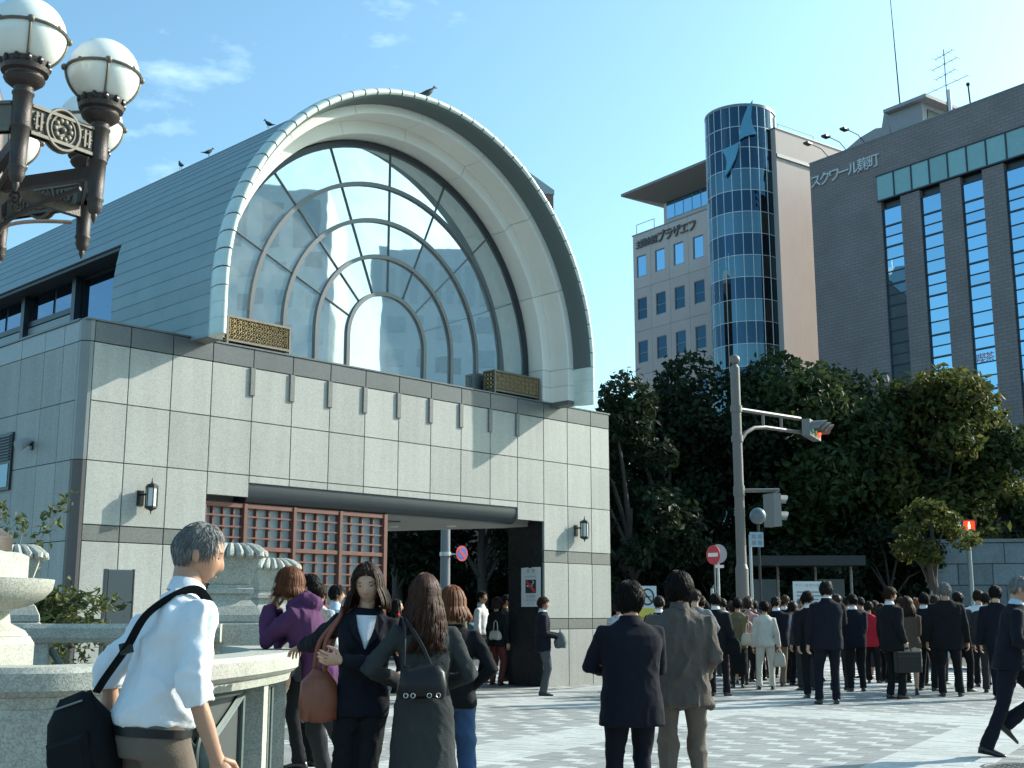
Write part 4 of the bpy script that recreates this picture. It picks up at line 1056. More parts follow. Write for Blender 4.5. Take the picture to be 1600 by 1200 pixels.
for z in (4.0, 4.395):
    for x in (-0.245, 0.233): mb.hexa([(x, -0.163, z), (x + .012, -0.163, z), (x + .012, -0.162, z + .36), (x, -0.162, z + .36), (x, -0.20, z + .1), (x + .012, -0.20, z + .1), (x + .012, -0.33, z + .385), (x, -0.33, z + .385)])
mb.build('hood', HOUS, h_)

def disc_sign(name, label, loc, rot, zc, r, ztop, parts, cat='sign', polemat=None, group=None, px=0.0):
    t = thing(name, label, cat, loc, rot, group)
    mb = MB(); mb.tube([(px, 0.03, 0), (px, 0.03, ztop)], 0.035, 8); mb.build('pole', polemat or mat('sign_pole', (0.42, 0.45, 0.46), 0.45, metal=0.3, var=0.05), t, smooth=True)
    return t
def disc(parent, name, z, r, m, y=-0.01, th=0.012, x=0.0):
    mb = MB(); A = [(x + r * math.cos(q), z + r * math.sin(q)) for q in np.linspace(0, 2 * math.pi, 28, endpoint=False)]; mb.prism(A, y - th, y); return mb.build(name, m, parent)
t = disc_sign('no_entry_sign', 'small red no entry sign seen at an angle beside a round mirror', (4.86, 29.6, 0), -0.95, 2.8, 0.2, 2.0, None, px=-0.12)
disc(t, 'face', 2.80, 0.23, REDP); mb = MB(); mb.box(-0.165, 0.165, -0.03, -0.0225, 2.755, 2.845); mb.build('white_bar', WHTP, t)
mb = MB(); mb.tube([(0, 0.02, 1.9), (0, 0.02, 2.85)], 0.02, 6); mb.tube([(-0.12, 0.03, 2.0), (0, 0.02, 2.1)], 0.02, 6); mb.build('bracket', STEEL, t)
t = disc_sign('round_street_mirror', 'round grey backed street mirror on a thin pole behind the no entry sign', (5.02, 29.9, 0), 0.35, 2.82, 0.2, 2.9, None, 'mirror')
disc(t, 'mirror_back', 2.84, 0.23, mat('mirror_grey', (0.30, 0.32, 0.32), 0.4, var=0.05)); mb = MB(); mb.box(-0.13, 0.13, -0.03, -0.01, 2.50, 2.57); mb.build('name_plate', SIGNW, t)
t = disc_sign('parking_notice_sign', 'pale blue and white square notice on a thin pole right of the signal pole', (5.80, 29.8, 0), 0.1, 3.1, 0.2, 3.3, None)
mb = MB(); mb.box(-0.02, 0.32, -0.02, -0.005, 3.0, 3.36); mb.build('plate', mat('plate_blue', (0.28, 0.42, 0.50), 0.5, var=0.05), t)
for k in range(4):
    mb = MB(); mb.box(0.03 + (0.15 if k % 2 else 0), 0.13 + (0.15 if k % 2 else 0), -0.026, -0.021, 3.05 + 0.15 * (k // 2), 3.15 + 0.15 * (k // 2)); mb.build('mark', GRYP, t)
t = disc_sign('round_mirror_back', 'dull round mirror back on a dark pole under the walk signal', (6.25, 31.0, 0), 0.1, 3.9, 0.2, 3.7, None, 'lamp', BLACKM)
mb = MB(); mb.sphere((0, 0.03, 3.85), 0.21, 16, 10); mb.build('globe', mat('mirror_back_dull', (0.10, 0.14, 0.155), 0.3, var=0.05), t, smooth=True)  # dull sphere stands in for the back of a round mirror
t = thing('notice_board', 'white notice board with lines of print standing behind the waiting crowd', 'notice board', (6.95, 28.6, 0), 0.12)
mb = MB(); mb.box(-0.46, 0.46, -0.03, 0.0, 1.30, 2.14); mb.build('board', SIGNW, t)
for x in (-0.4, 0.4):
    mb = MB(); mb.tube([(x, 0.03, 0), (x, 0.03, 2.1)], 0.025, 6); mb.build('leg', STEEL, t)
me = text_mesh('マナーを守りましょう', 0.085); me.materials.append(GRYP); o = link('lettering', me, t, (0, -0.033, 2.04)); o.rotation_euler = (math.pi / 2, 0, 0)
for k in range(7):
    mb = MB(); mb.box(-0.38, 0.38 - 0.12 * (k % 3), -0.036, -0.031, 1.88 - 0.085 * k, 1.91 - 0.085 * k); mb.build('print_line', GRYP, t)
t = thing('no_smoking_board', 'white board with a round no smoking mark over a yellow panel behind the suited pair', 'notice board', (2.55, 24.2, 0), 0.15)
mb = MB(); mb.box(-0.28, 0.28, -0.03, 0.0, 1.05, 1.93); mb.build('board', SIGNW, t)
for x in (-0.25, 0.25):
    mb = MB(); mb.tube([(x, 0.03, 0), (x, 0.03, 1.93)], 0.022, 6); mb.build('leg', WHTP, t)
mb = MB(); mb.tube([(0.1 + 0.12 * math.cos(q), -0.035, 1.72 + 0.15 * math.sin(q)) for q in np.linspace(0, 2 * math.pi, 20)], 0.016, 6, cap=False); mb.tube([(0.02, -0.037, 1.82), (0.18, -0.037, 1.62)], 0.014, 6); mb.tube([(0.04, -0.036, 1.72), (0.17, -0.036, 1.72)], 0.012, 6); mb.build('no_smoking_mark', BLKP, t)
mb = MB(); mb.box(-0.24, 0.26, -0.036, -0.031, 1.10, 1.50); mb.build('yellow_panel', YELP, t)
me = text_mesh('路上禁煙地区', 0.075); me.materials.append(REDP); o = link('lettering', me, t, (0.01, -0.038, 1.30)); o.rotation_euler = (math.pi / 2, 0, 0)
t = thing('lamp_pole', 'thick grey pole with a no stopping sign seen through the station entrance', 'pole', (-2.17, 40, 0))
mb = MB(); mb.tube([(0, 0, 0), (0, 0, 7)], [0.18, 0.13], 14); mb.build('pole', mat('pole_blue_grey', (0.17, 0.19, 0.21), 0.5, var=0.06), t, smooth=True)
mb = MB(); mb.tube([(0.15, 0, 3.33), (0.45, -0.05, 3.33)], 0.028, 6); mb.lathe([(0.185, 3.27), (0.185, 3.4)], seg=14); mb.build('bracket', WFR, t)
so = disc(t, 'sign_face', 0, 0.25, REDP); so.location = (0.53, -0.06, 3.35); so.rotation_euler = (0, 0, 0.75)
sd = disc(so, 'blue_centre', 0, 0.185, BLUP, -0.023, 0.004)
mb = MB(); mb.hexa([(-0.16, -0.031, 0.09), (-0.09, -0.031, 0.16), (-0.09, -0.028, 0.16), (-0.16, -0.028, 0.09), (0.09, -0.031, -0.16), (0.16, -0.031, -0.09), (0.16, -0.028, -0.09), (0.09, -0.028, -0.16)]); mb.build('slash', REDP, so)
# saloon car waiting behind the crowd
def car(label, loc, rot, paint):
    t = thing('parked_car', label, 'car', loc, rot)
    W = 0.84
    prof = [(-2.2, 0.35), (-2.25, 0.62), (-2.1, 0.88), (-1.35, 0.95), (-0.75, 1.36), (0.35, 1.42), (0.95, 1.36), (1.55, 0.98), (2.15, 0.92), (2.22, 0.60), (2.15, 0.33)]
    mb = MB(); R = []
    for y, sx, dz in ((-W, 0.97, -0.06), (-W * 0.94, 1.0, 0.0), (W * 0.94, 1.0, 0.0), (W, 0.97, -0.06)):
        R.append([(x * sx, y * (1 - 0.17 * max(0, (z - 0.95)) / 0.45), z + (dz if z > 0.5 else 0)) for x, z in prof])
    mb.loft(R); b_ = mb.build('body', paint, t, smooth=True, angle=35)
    GL = mat('car_glass', (0.03, 0.045, 0.05), 0.08, var=0)
    for sy in (-1, 1):
        mb = MB(); yy = lambda z: sy * (W * (1 - 0.17 * max(0, (z - 0.95)) / 0.45) + 0.008)
        for (a, b, c, d) in (((-1.15, 0.98), (-0.1, 0.98), (-0.1, 1.33), (-0.70, 1.31)), ((0.0, 0.98), (1.3, 0.99), (0.85, 1.30), (0.0, 1.34))):
            q = [(x, yy(z), z) for x, z in (a, b, c, d)]; mb.loft([q, [(x, y - sy * 0.02, z) for x, y, z in q]])
        mb.build('side_window', GL, t)
    for (x0, z0, x1, z1) in ((-1.42, 0.97, -0.80, 1.35), (1.60, 1.0, 0.99, 1.36)):
        mb = MB(); e = 0.015 if x0 > 0 else -0.015; mb.loft([[(x0 + e, -0.72, z0), (x0 + e, 0.72, z0), (x1 + e, 0.60, z1), (x1 + e, -0.60, z1)], [(x0, -0.72, z0 - 0.02), (x0, 0.72, z0 - 0.02), (x1, 0.60, z1 - 0.02), (x1, -0.60, z1 - 0.02)]]); mb.build('windscreen', GL, t)
    for x in (-1.35, 1.35):
        for y in (-0.78, 0.78):
            mb = MB(); mb.tube([(x, y - 0.1, 0.31), (x, y + 0.1, 0.31)], 0.31, 20); w = mb.build('wheel', mat('tyre', (0.02, 0.02, 0.02), 0.8, var=0), t, smooth=True)
            mb = MB(); mb.tube([(x, y - 0.105, 0.31), (x, y + 0.105, 0.31)], 0.18, 16); mb.build('rim', mat('silver', (0, 0, 0)), w)
    for y in (-0.6, 0.6):
        mb = MB(); mb.box(-2.27, -2.2, y - 0.16, y + 0.16, 0.66, 0.80); mb.build('tail_light', REDP, t)
        mb = MB(); mb.box(2.14, 2.22, y - 0.16, y + 0.16, 0.64, 0.78); mb.build('headlight', LANTGLASS, t)
    mb = MB(); mb.cbox(-0.12, 0.12, -0.22, 0.22, 1.40, 1.52, 0.02); mb.build('roof_lamp', mat('roof_lamp', (0.8, 0.2, 0.12), 0.4, var=0), t)
    return t
car('pale blue green taxi stopped on the road behind the waiting crowd', (13.2, 35.2, -0.11), 2.55, mat('car_paint', (0.30, 0.45, 0.46), 0.2, var=0))
car('white car stopped on the road, seen through the station entrance', (-2.6, 44.0, -0.11), 0.2, mat('car_white', (0.62, 0.66, 0.68), 0.2, var=0))
# ------------------------------------------------------------------ bridge end: lamp standard, pedestals, balustrade
NB = thing('lamp_pedestal', 'granite lamp pedestal with a round dish moulding at the left edge of the picture', 'pedestal', (-3.10, 6.6, 0), 0.0)
mb = MB(); mb.sqlathe([(0.44, 0), (0.44, 0.18), (0.41, 0.20), (0.41, 1.20), (0.39, 1.24)]); mb.build('base_block', STONE, NB)
mb = MB(); mb.sqlathe([(0.385, 1.242), (0.37, 1.27), (0.31, 1.31), (0.30, 1.38)]); mb.build('neck', STONE, NB)
mb = MB(); mb.lathe([(0.38, 1.382), (0.48, 1.40), (0.56, 1.44), (0.605, 1.49), (0.615, 1.545), (0.3, 1.55)], seg=40); mb.build('dish', STONE, NB, smooth=True, angle=50)
mb = MB(); mb.sqlathe([(0.365, 1.552), (0.365, 1.68), (0.33, 1.70)]); mb.build('cap_block', STONE, NB)
STAINM = mat('rust_stain', (0.36, 0.24, 0.12), 0.8, var=0.4, vscale=6)

LS = thing('globe_lamp_standard', 'ornate bronze lamp standard carrying a ring of white globes, top left of the picture', 'street lamp', (-3.06, 6.72, 1.70))
LC = Vector((-3.06, 6.72, 1.70))
GP = [Vector(p) - LC for p in ((-2.62, 6.12, 4.44), (-2.34, 6.52, 4.40), (-2.70, 7.35, 4.44), (-3.33, 7.60, 4.45), (-3.80, 7.18, 4.44), (-3.42, 6.20, 4.44))]
mb = MB(); mb.lathe([(0.30, 0), (0.30, 0.08), (0.22, 0.14), (0.17, 0.3), (0.13, 0.5), (0.11, 1.2), (0.10, 2.0), (0.14, 2.05), (0.14, 2.12), (0.09, 2.2), (0.09, 2.55), (0.03, 2.75)], seg=20); mb.build('mast', BRONZE, LS, smooth=True, angle=50)
def globe_lamp(p):
    mb = MB(); mb.sphere(p, 0.20, 32, 20); gl = mb.build('globe', LAMPGLASS, LS, smooth=True, angle=180)
    mb = MB(); r = 0.205
    mb.tube([(p.x + r * math.cos(a), p.y + r * math.sin(a), p.z) for a in np.linspace(0, 2 * math.pi, 33)], 0.009, 6, cap=False)
    for k in range(4):
        a = k * math.pi / 2 + 0.45; ca, sa = math.cos(a), math.sin(a)
        mb.tube([(p.x + r * ca * math.cos(e), p.y + r * sa * math.cos(e), p.z + r * math.sin(e)) for e in np.linspace(0, -1.1, 9)], 0.008, 6)
        mb.sphere((p.x + (r + .006) * ca, p.y + (r + .006) * sa, p.z), 0.02, 10, 6)
    for k in range(4):
        a = k * math.pi / 2 + 0.45 + 0.785; mb.sphere((p.x + r * math.cos(a), p.y + r * math.sin(a), p.z + 0.005), 0.012, 8, 5)
    mb.build('cage', BRONZE2, gl, smooth=True)
    mb = MB(); z = p.z
    prof = [(0.0, -0.17), (0.105, -0.155), (0.125, -0.165), (0.118, -0.19), (0.128, -0.20), (0.122, -0.225), (0.10, -0.235), (0.098, -0.25), (0.108, -0.26), (0.10, -0.275), (0.075, -0.295), (0.052, -0.305), (0.05, -0.33), (0.058, -0.335), (0.058, -0.345), (0.052, -0.35), (0.050, -0.52), (0.054, -0.525), (0.054, -0.535), (0.048, -0.54), (0.042, -0.74), (0.047, -0.745), (0.047, -0.76), (0.040, -0.77), (0.042, -0.80), (0.030, -0.83), (0.016, -0.84), (0.018, -0.855), (0.013, -0.87), (0.004, -0.89)]
    mb.lathe(prof, (p.x, p.y, p.z), 18); mb.build('column', BRONZE, LS, smooth=True, angle=50)
    mb = MB()
    for k in range(12):
        a = k * math.pi / 6; mb.sphere((p.x + 0.122 * math.cos(a), p.y + 0.122 * math.sin(a), p.z - 0.178), 0.016, 6, 4, sc=(1, 1, 1.6))
    lc = mb.build('leaf_collar', BLACKM, LS, smooth=True); lc['kind'] = 'stuff'
for p in GP: globe_lamp(p)
def ornate_beam(a, b, z):
    d = (b - a); d.z = 0; L_ = d.length; ang = math.atan2(d.y, d.x); mid = (a + b) / 2; mid.z = z
    o = Vector((0, 0, 0))
    mb = MB(); h = 0.085; x0, x1 = -L_ / 2 + 0.05, L_ / 2 - 0.05
    mb.box(x0, x1, -0.012, 0.012, -h, h)
    for zz in (-h, h - 0.018): mb.box(x0, x1, -0.026, 0.026, zz, zz + 0.018)
    be = mb.build('ornate_beam', BRONZE2, LS); be.location = mid; be.rotation_euler = (0, 0, ang)
    mb = MB()
    for sy in (-1, 1):
        y = sy * 0.018
        mb.tube([(0.105 * math.cos(q), y, 0.115 * math.sin(q)) for q in np.linspace(0, 2 * math.pi, 25)], 0.011, 6, cap=False)
        mb.tube([(0.075 * math.cos(q), y, 0.082 * math.sin(q)) for q in np.linspace(0, 2 * math.pi, 25)], 0.006, 6, cap=False)
        for k in range(10):
            q = k * math.pi / 5; mb.sphere((0.048 * math.cos(q), y, 0.053 * math.sin(q)), 0.017, 8, 5, sc=(1, 0.6, 1))
        mb.sphere((0, y, 0), 0.018, 8, 6)
        if L_ > 0.45:
            for c in (-1, 1):
                for q in (0.138, 0.166): mb.box(c * q - 0.006, c * q + 0.006, y - 0.008, y + 0.008, -0.05, 0.05)
                cx = c * min(0.21, L_ / 2 - 0.09)
                for k in range(8):
                    q = k * math.pi / 4; mb.sphere((cx + 0.026 * math.cos(q), y, 0.03 * math.sin(q)), 0.012, 6, 4, sc=(1, 0.6, 1))
    mb.build('rosette', BRONZE2, be, smooth=True)
    mb = MB(); mb.prism([(0.10 * math.cos(q), 0.11 * math.sin(q)) for q in np.linspace(0, 2 * math.pi, 24, endpoint=False)], -0.011, 0.011); mb.build('rosette_disc', BRONZE, be)
for k in range(6): ornate_beam(GP[k].copy(), GP[(k + 1) % 6].copy(), GP[0].z - 0.47)
for p in GP:
    d = Vector((p.x, p.y, 0)); L_ = d.length; d.normalize(); z = p.z - 0.60
    mb = MB(); n = Vector((-d.y, d.x, 0)) * 0.022
    q = []
    for (r_, zz) in ((0.10, -0.05), (L_ - 0.03, -0.03)):
        for s_ in (-1, 1): q.append(d * r_ + n * s_ + Vector((0, 0, z + zz)))
    q2 = [v + Vector((0, 0, 0.07)) for v in q]
    mb.hexa([q[0], q[1], q[3], q[2], q2[0], q2[1], q2[3], q2[2]]); mb.build('spoke_arm', BRONZE, LS)
    mb = MB(); A = np.linspace(0, 1, 12)
    mb.tube([d * (0.1 + (L_ - 0.2) * t_) + Vector((0, 0, z - 0.32 + 0.24 * math.sqrt(t_))) for t_ in A], 0.013, 6)
    mb.tube([d * (0.22 + 0.045 * t_ * math.cos(t_ * 9)) + Vector((0, 0, z - 0.10 + 0.045 * t_ * math.sin(t_ * 9))) for t_ in A], 0.009, 6); mb.build('scroll_bracket', BRONZE, LS, smooth=True)

def fluted_pedestal(label, x, y, top, rot, w=0.265):
    t = thing('fluted_pedestal', label, 'pedestal', (x, y, 0), rot, 'stone pedestals with tiled caps')
    s = w / 0.265; z = top
    mb = MB(); mb.sqlathe([(0.30 * s, 0), (0.30 * s, 0.14), (0.275 * s, 0.16), (0.275 * s, z - 0.72), (0.25 * s, z - 0.70)]); mb.build('block', STONE, t)
    mb = MB(); mb.sqlathe([(0.262 * s, z - 0.698), (0.255 * s, z - 0.64), (0.215 * s, z - 0.56), (0.168 * s, z - 0.51), (0.16 * s, z - 0.455)]); mb.build('flared_foot', STONE, t)
    mb = MB(); mb.sqlathe([(0.19 * s, z - 0.453), (0.19 * s, z - 0.41), (0.175 * s, z - 0.40), (0.175 * s, z - 0.375)]); mb.build('moulding', STONE, t)
    mb = MB(); mb.sqlathe([(0.16 * s, z - 0.373), (0.228 * s, z - 0.135)]); mb.build('tapered_body', STONE, t)
    mb = MB(); mb.sqlathe([(0.235 * s, z - 0.133), (0.245 * s, z - 0.10), (0.16 * s, z - 0.03), (0.15 * s, z)]); cap = mb.build('cap', STONE, t)
    n = 6
    for q in range(4):
        a = q * math.pi / 2; ca, sa = math.cos(a), math.sin(a)
        for k in range(n):
            u = (-0.235 + 0.47 * (k + 0.5) / n) * s; v0, v1 = 0.15 * s, 0.275 * s; u1 = u * 1.13
            P = lambda uu, vv, zz: (uu * ca - vv * sa, uu * sa + vv * ca, zz)
            mb = MB(); mb.tube([P(u * 0.62, v0, z - 0.02), P(u * 0.85, (v0 + v1) / 2, z - 0.05), P(u1, v1 - 0.01, z - 0.105), P(u1, v1, z - 0.13)], [0.024 * s, 0.034 * s, 0.042 * s, 0.034 * s], 8); mb.build('cap_roll', STONE, cap, smooth=True)
    return t
fluted_pedestal('fluted cap stone pedestal half hidden behind the dish pedestal, at the left edge', -4.62, 11.4, 2.0, 0.35)
fluted_pedestal('fluted cap stone pedestal beside the head of the man in the white shirt', -2.56, 11.2, 2.0, 0.35)
fluted_pedestal('farther fluted cap stone pedestal behind the woman in purple', -2.78, 14.1, 2.0, 0.55)

# curved balustrade
def bez(P, n=40):
    out = []
    P = [Vector(p) for p in P]
    for i in range(len(P) - 1):
        p0 = P[max(i - 1, 0)]; p1 = P[i]; p2 = P[i + 1]; p3 = P[min(i + 2, len(P) - 1)]
        for t in np.linspace(0, 1, n // (len(P) - 1), endpoint=False):
            out.append(0.5 * ((2 * p1) + (p2 - p0) * t + (2 * p0 - 5 * p1 + 4 * p2 - p3) * t * t + (3 * p1 - p0 - 3 * p2 + p3) * t ** 3))
    out.append(P[-1]); return out
path = bez([(-2.70, 6.32, 0), (-2.36, 6.36, 0), (-2.06, 6.72, 0), (-1.90, 7.4, 0), (-1.78, 8.3, 0), (-1.765, 9.2, 0), (-1.98, 10.0, 0), (-2.32, 10.7, 0)], 63)
BL = thing('curved_balustrade', 'curved granite balustrade with green iron panels beside the man in the white shirt', 'balustrade', (0, 0, 0))
def nrm(i):
    a = path[max(i - 1, 0)]; b = path[min(i + 1, len(path) - 1)]; t = (b - a).normalized(); return Vector((t.y, -t.x, 0))   # to the outside (right)
def sweep(section, i0, i1, name, m, parent=BL, sm=True):
    R = []
    for i in range(i0, i1 + 1):
        n = nrm(i); R.append([path[i] + n * u + Vector((0, 0, z)) for u, z in section])
    mb = MB(); mb.loft(R); return mb.build(name, m, parent, smooth=sm, angle=35)
N_ = len(path) - 1
seg = [0, 16, 30, 42, 52, N_]
for a, b in zip(seg[:-1], seg[1:]):
    o = sweep([(-0.15, 0.955), (0.15, 0.955), (0.185, 0.985), (0.19, 1.07), (0.165, 1.10), (-0.165, 1.10), (-0.19, 1.07), (-0.185, 0.985)], a, b, 'rail_stone', STONE)
    sweep([(-0.12, 0.895), (0.12, 0.895), (0.135, 0.953), (-0.135, 0.953)], a, b, 'bed_moulding', STONE, o)
    sweep([(-0.15, 0), (0.15, 0), (0.15, 0.16), (-0.15, 0.16)], a, b, 'plinth_stone', STONE, o)
def post_at(i, w, d, name='post'):
    n = nrm(i); t = Vector((-n.y, n.x, 0)); p = path[i]; mb = MB(); q = []
    for z in (0.161, 0.894):
        for (a, b) in ((-w, -d), (w, -d), (w, d), (-w, d)): q.append(p + t * a + n * b + Vector((0, 0, z)))
    mb.hexa(q); mb.build(name, STONE, BL)
post_at(7, 0.26, 0.11, 'pier')
for i in (20, 38, 47, 57): post_at(i, 0.055, 0.10)
post_at(13, 0.06, 0.10)
def iron_panel(i0, i1, crossbars=True):
    f = MB()
    P = lambda i, z, off=0.0: path[i] + nrm(i) * off + Vector((0, 0, z))
    idx = list(range(i0, i1 + 1))
    for z in (0.20, 0.86): f.tube([P(i, z) for i in idx], 0.018, 6)
    for i in (i0, i1): f.tube([P(i, 0.16), P(i, 0.89)], 0.018, 6)
    po = f.build('iron_panel', IRON_G, BL)
    m = (i0 + i1) // 2
    if crossbars:
        b_ = MB()
        for (za, zb_) in ((0.20, 0.86), (0.86, 0.20)):
            b_.tube([P(i, za + (zb_ - za) * (i - i0) / (i1 - i0)) for i in idx], 0.026, 4)
            b_.tube([P(i, za + (zb_ - za) * (i - i0) / (i1 - i0), 0.02) for i in idx], 0.010, 4)
        b_.build('cross_bar', IRON_G, po)
        b_ = MB(); b_.sphere(P(m, 0.53, 0.03), 0.10, 20, 12, sc=(0.8, 1.0, 1.25)); b_.build('boss', IRON_G, po, smooth=True)
        b_ = MB(); n = nrm(m); t = Vector((-n.y, n.x, 0)); c = P(m, 0.53, 0.03)
        b_.tube([c + t * (0.125 * math.cos(q)) + Vector((0, 0, 0.155 * math.sin(q))) for q in np.linspace(0, 2 * math.pi, 25)], 0.014, 6, cap=False)
        for z in (0.36, 0.70): b_.tube([P(m, z, 0.03) - t * 0.07, P(m, z, 0.03) + t * 0.07], 0.028, 6)
        b_.build('boss_ring', IRON_G, po, smooth=True)
    else:
        for k in range(1, 4):
            i = i0 + (i1 - i0) * k // 4; b_ = MB(); b_.tube([P(i, 0.20), P(i, 0.86)], 0.016, 6); b_.build('upright_bar', IRON_G, po)
    b_ = MB(); R = []
    for i in idx: n = nrm(i); R.append([path[i] + n * (-0.03) + Vector((0, 0, 0.16)), path[i] + n * (-0.02) + Vector((0, 0, 0.16)), path[i] + n * (-0.02) + Vector((0, 0, 0.89)), path[i] + n * (-0.03) + Vector((0, 0, 0.89))])
    b_.loft(R); b_.build('backing_plate', mat('backing_dark', (0.045, 0.055, 0.055), 0.6, var=0.1), po)
iron_panel(14, 19, False); iron_panel(22, 36); iron_panel(40, 45, False); iron_panel(49, 56, False)

BR = thing('rear_balustrade', 'shaded straight stone balustrade ending in a rounded nose, beyond the curved one', 'balustrade', (-4.25, 10.5, 0), 0.17)
mb = MB(); R = []
for x, s_ in ((0.0, 0.35), (0.03, 0.75), (0.09, 0.95), (0.16, 1.0), (1.75, 1.0)): R.append([(x, u * s_, 1.21 + (z - 1.21) * (0.6 + 0.4 * s_)) for u, z in ((-0.13, 1.13), (0.13, 1.13), (0.17, 1.17), (0.17, 1.25), (0.14, 1.285), (-0.14, 1.285), (-0.17, 1.25), (-0.17, 1.17))])
mb.loft(R); mb.build('rail_stone', STONE, BR, smooth=True, angle=35)
mb = MB(); mb.box(0.15, 1.75, -0.15, 0.15, 0, 0.2); mb.build('plinth_stone', STONE, BR)
for x in (0.28, 0.98, 1.6):
    mb = MB(); mb.box(x - 0.06, x + 0.06, -0.10, 0.10, 0.201, 1.129); mb.build('post', STONE, BR)
for x0, x1 in ((0.34, 0.92), (1.04, 1.54)):
    mb = MB()
    for za, zb_ in ((0.25, 1.08), (1.08, 0.25)): mb.tube([(x0, 0, za), (x1, 0, zb_)], 0.03, 6)
    mb.build('cross_bar', IRON_G, BR)
# dark metal slab sign by the station wall
t = thing('slab_sign', 'narrow dark metal slab standing before the left part of the station front', 'sign', (-4.56, 14.3, 0), 0.62)
mb = MB(); mb.cbox(-0.15, 0.15, -0.06, 0.06, 0, 1.88, 0.01); mb.build('slab', mat('slab_face', (0.085, 0.105, 0.115), 0.35, var=0.05), t)
mb = MB(); mb.box(0.151, 0.165, -0.061, 0.061, 0, 1.885); mb.box(-0.165, -0.151, -0.061, 0.061, 0, 1.885); mb.build('edge', mat('corner_brown', (0, 0, 0)), t)

# shrub with arching leafy branches at the left
sh = thing('arching_shrub', 'sunlit arching leafy shrub in front of the shaded station side wall', 'shrub', (-5.2, 12.9, 0))
rs = np.random.default_rng(5); mb = MB(); LV = []
def twig(p0, dirv, L_, droop, n=14, r=0.012, dens=11):
    p = Vector(p0); d = Vector(dirv).normalized(); pts = [p.copy()]
    for k in range(n):
        d = (d + Vector((rs.normal() * 0.07, rs.normal() * 0.07, -droop + rs.normal() * 0.05))).normalized(); p = p + d * (L_ / n); pts.append(p.copy())
        if k > 2:
            for _ in range(dens): LV.append(p + Vector((rs.normal() * 0.05, rs.normal() * 0.05, rs.normal() * 0.05)))
    mb.tube(pts, [r * (1 - 0.7 * i / n) for i in range(n + 1)], 5)
    return pts
for (a, b, c, L_, dr) in ((0.75, -0.2, 0.9, 1.25, 0.13), (0.55, 0.2, 1.1, 1.1, 0.12), (0.9, 0.1, 0.7, 1.15, 0.13), (0.2, -0.3, 1.1, 1.0, 0.10), (-0.5, 0.0, 1.0, 1.1, 0.12), (0.7, -0.3, 0.45, 1.2, 0.07), (0.95, 0.0, 0.35, 1.3, 0.06), (-0.2, 0.2, 1.2, 1.25, 0.07), (0.35, 0.1, 0.8, 0.8, 0.13), (-0.8, -0.2, 0.8, 1.0, 0.14), (0.75, 0.3, 0.25, 1.0, 0.1), (0.5, -0.4, 0.6, 0.9, 0.1), (-0.1, -0.2, 1.0, 0.95, 0.06), (0.1, 0.1, 0.9, 1.45, 0.02)):
    twig((0.05 * rs.normal(), 0.05 * rs.normal(), 1.25), (a, b, c), L_, dr); twig((0.08 * rs.normal() - 0.1, 0.05 * rs.normal(), 1.2), (a * 0.6 + 0.2 * rs.normal(), b - 0.1, c), L_ * 0.9, dr * 1.1)
for k in range(5): mb.tube([(0.08 * rs.normal(), 0.08 * rs.normal(), 0), (0.04 * rs.normal(), 0.04 * rs.normal(), 1.2)], [0.03, 0.016], 6)
so = mb.build('branches', mat('shrub_bark', (0.28, 0.24, 0.20), 0.8, var=0.2), sh, smooth=True)
C_ = np.array([tuple(v) for v in LV]); n = len(C_)
V, F = leaf_cloud(C_, np.full((n, 3), 0.045), n, 0.048, rs, aspect=0.42); fo = np_mesh('foliage', V, F, LEAF4, sh); fo['kind'] = 'stuff'
bs = [(rs.normal() * 0.35 + 0.3, rs.normal() * 0.25, rs.uniform(0.1, 0.85)) for _ in range(18)]
V, F = leaf_cloud(bs, [(0.22, 0.2, 0.2)] * 18, 900, 0.045, rs, aspect=0.45); fo = np_mesh('low_foliage', V, F, LEAF4, sh); fo['kind'] = 'stuff'

# birds on the roof
def bird(s, y, z, rot, label, sc=0.62):
    t = thing('bird', label, 'bird', station_pt(s, y, z), rot, 'birds perched on the vault'); t.scale = (sc, sc, sc)
    mb = MB(); mb.loft([[(x, 0.0 + w * math.cos(q), zz + h * math.sin(q)) for q in np.linspace(0, 2 * math.pi, 10, endpoint=False)] for x, zz, w, h in ((-0.26, 0.05, 0.02, 0.006), (-0.15, 0.075, 0.035, 0.02), (-0.06, 0.11, 0.065, 0.055), (0.03, 0.15, 0.07, 0.07), (0.09, 0.20, 0.045, 0.05), (0.11, 0.245, 0.032, 0.035), (0.13, 0.275, 0.033, 0.033), (0.165, 0.275, 0.018, 0.016), (0.20, 0.268, 0.004, 0.004))]); mb.build('body', mat('bird_dark', (0.03, 0.035, 0.04), 0.6, var=0.2), t, smooth=True)
    for sy in (-1, 1):
        mb = MB(); mb.tube([(0.0, sy * 0.025, 0.09), (0.02, sy * 0.025, 0.0)], 0.007, 5); mb.build('leg', mat('bird_leg', (0.2, 0.1, 0.08), 0.6, var=0), t)
bird(5.72, -0.70, 10.535, 0.5, 'dark bird perched on the crown of the white arch rim', 0.95)
bird(3.30, 0.72, 9.66, 2.6, 'dark bird on the roof ridge nearest the arch rim')
bird(3.30, 2.6, 9.66, 0.8, 'middle one of the three dark birds along the roof ridge')
bird(3.30, 3.55, 9.66, 2.2, 'farthest dark bird on the roof ridge, nearest the globe lamps')

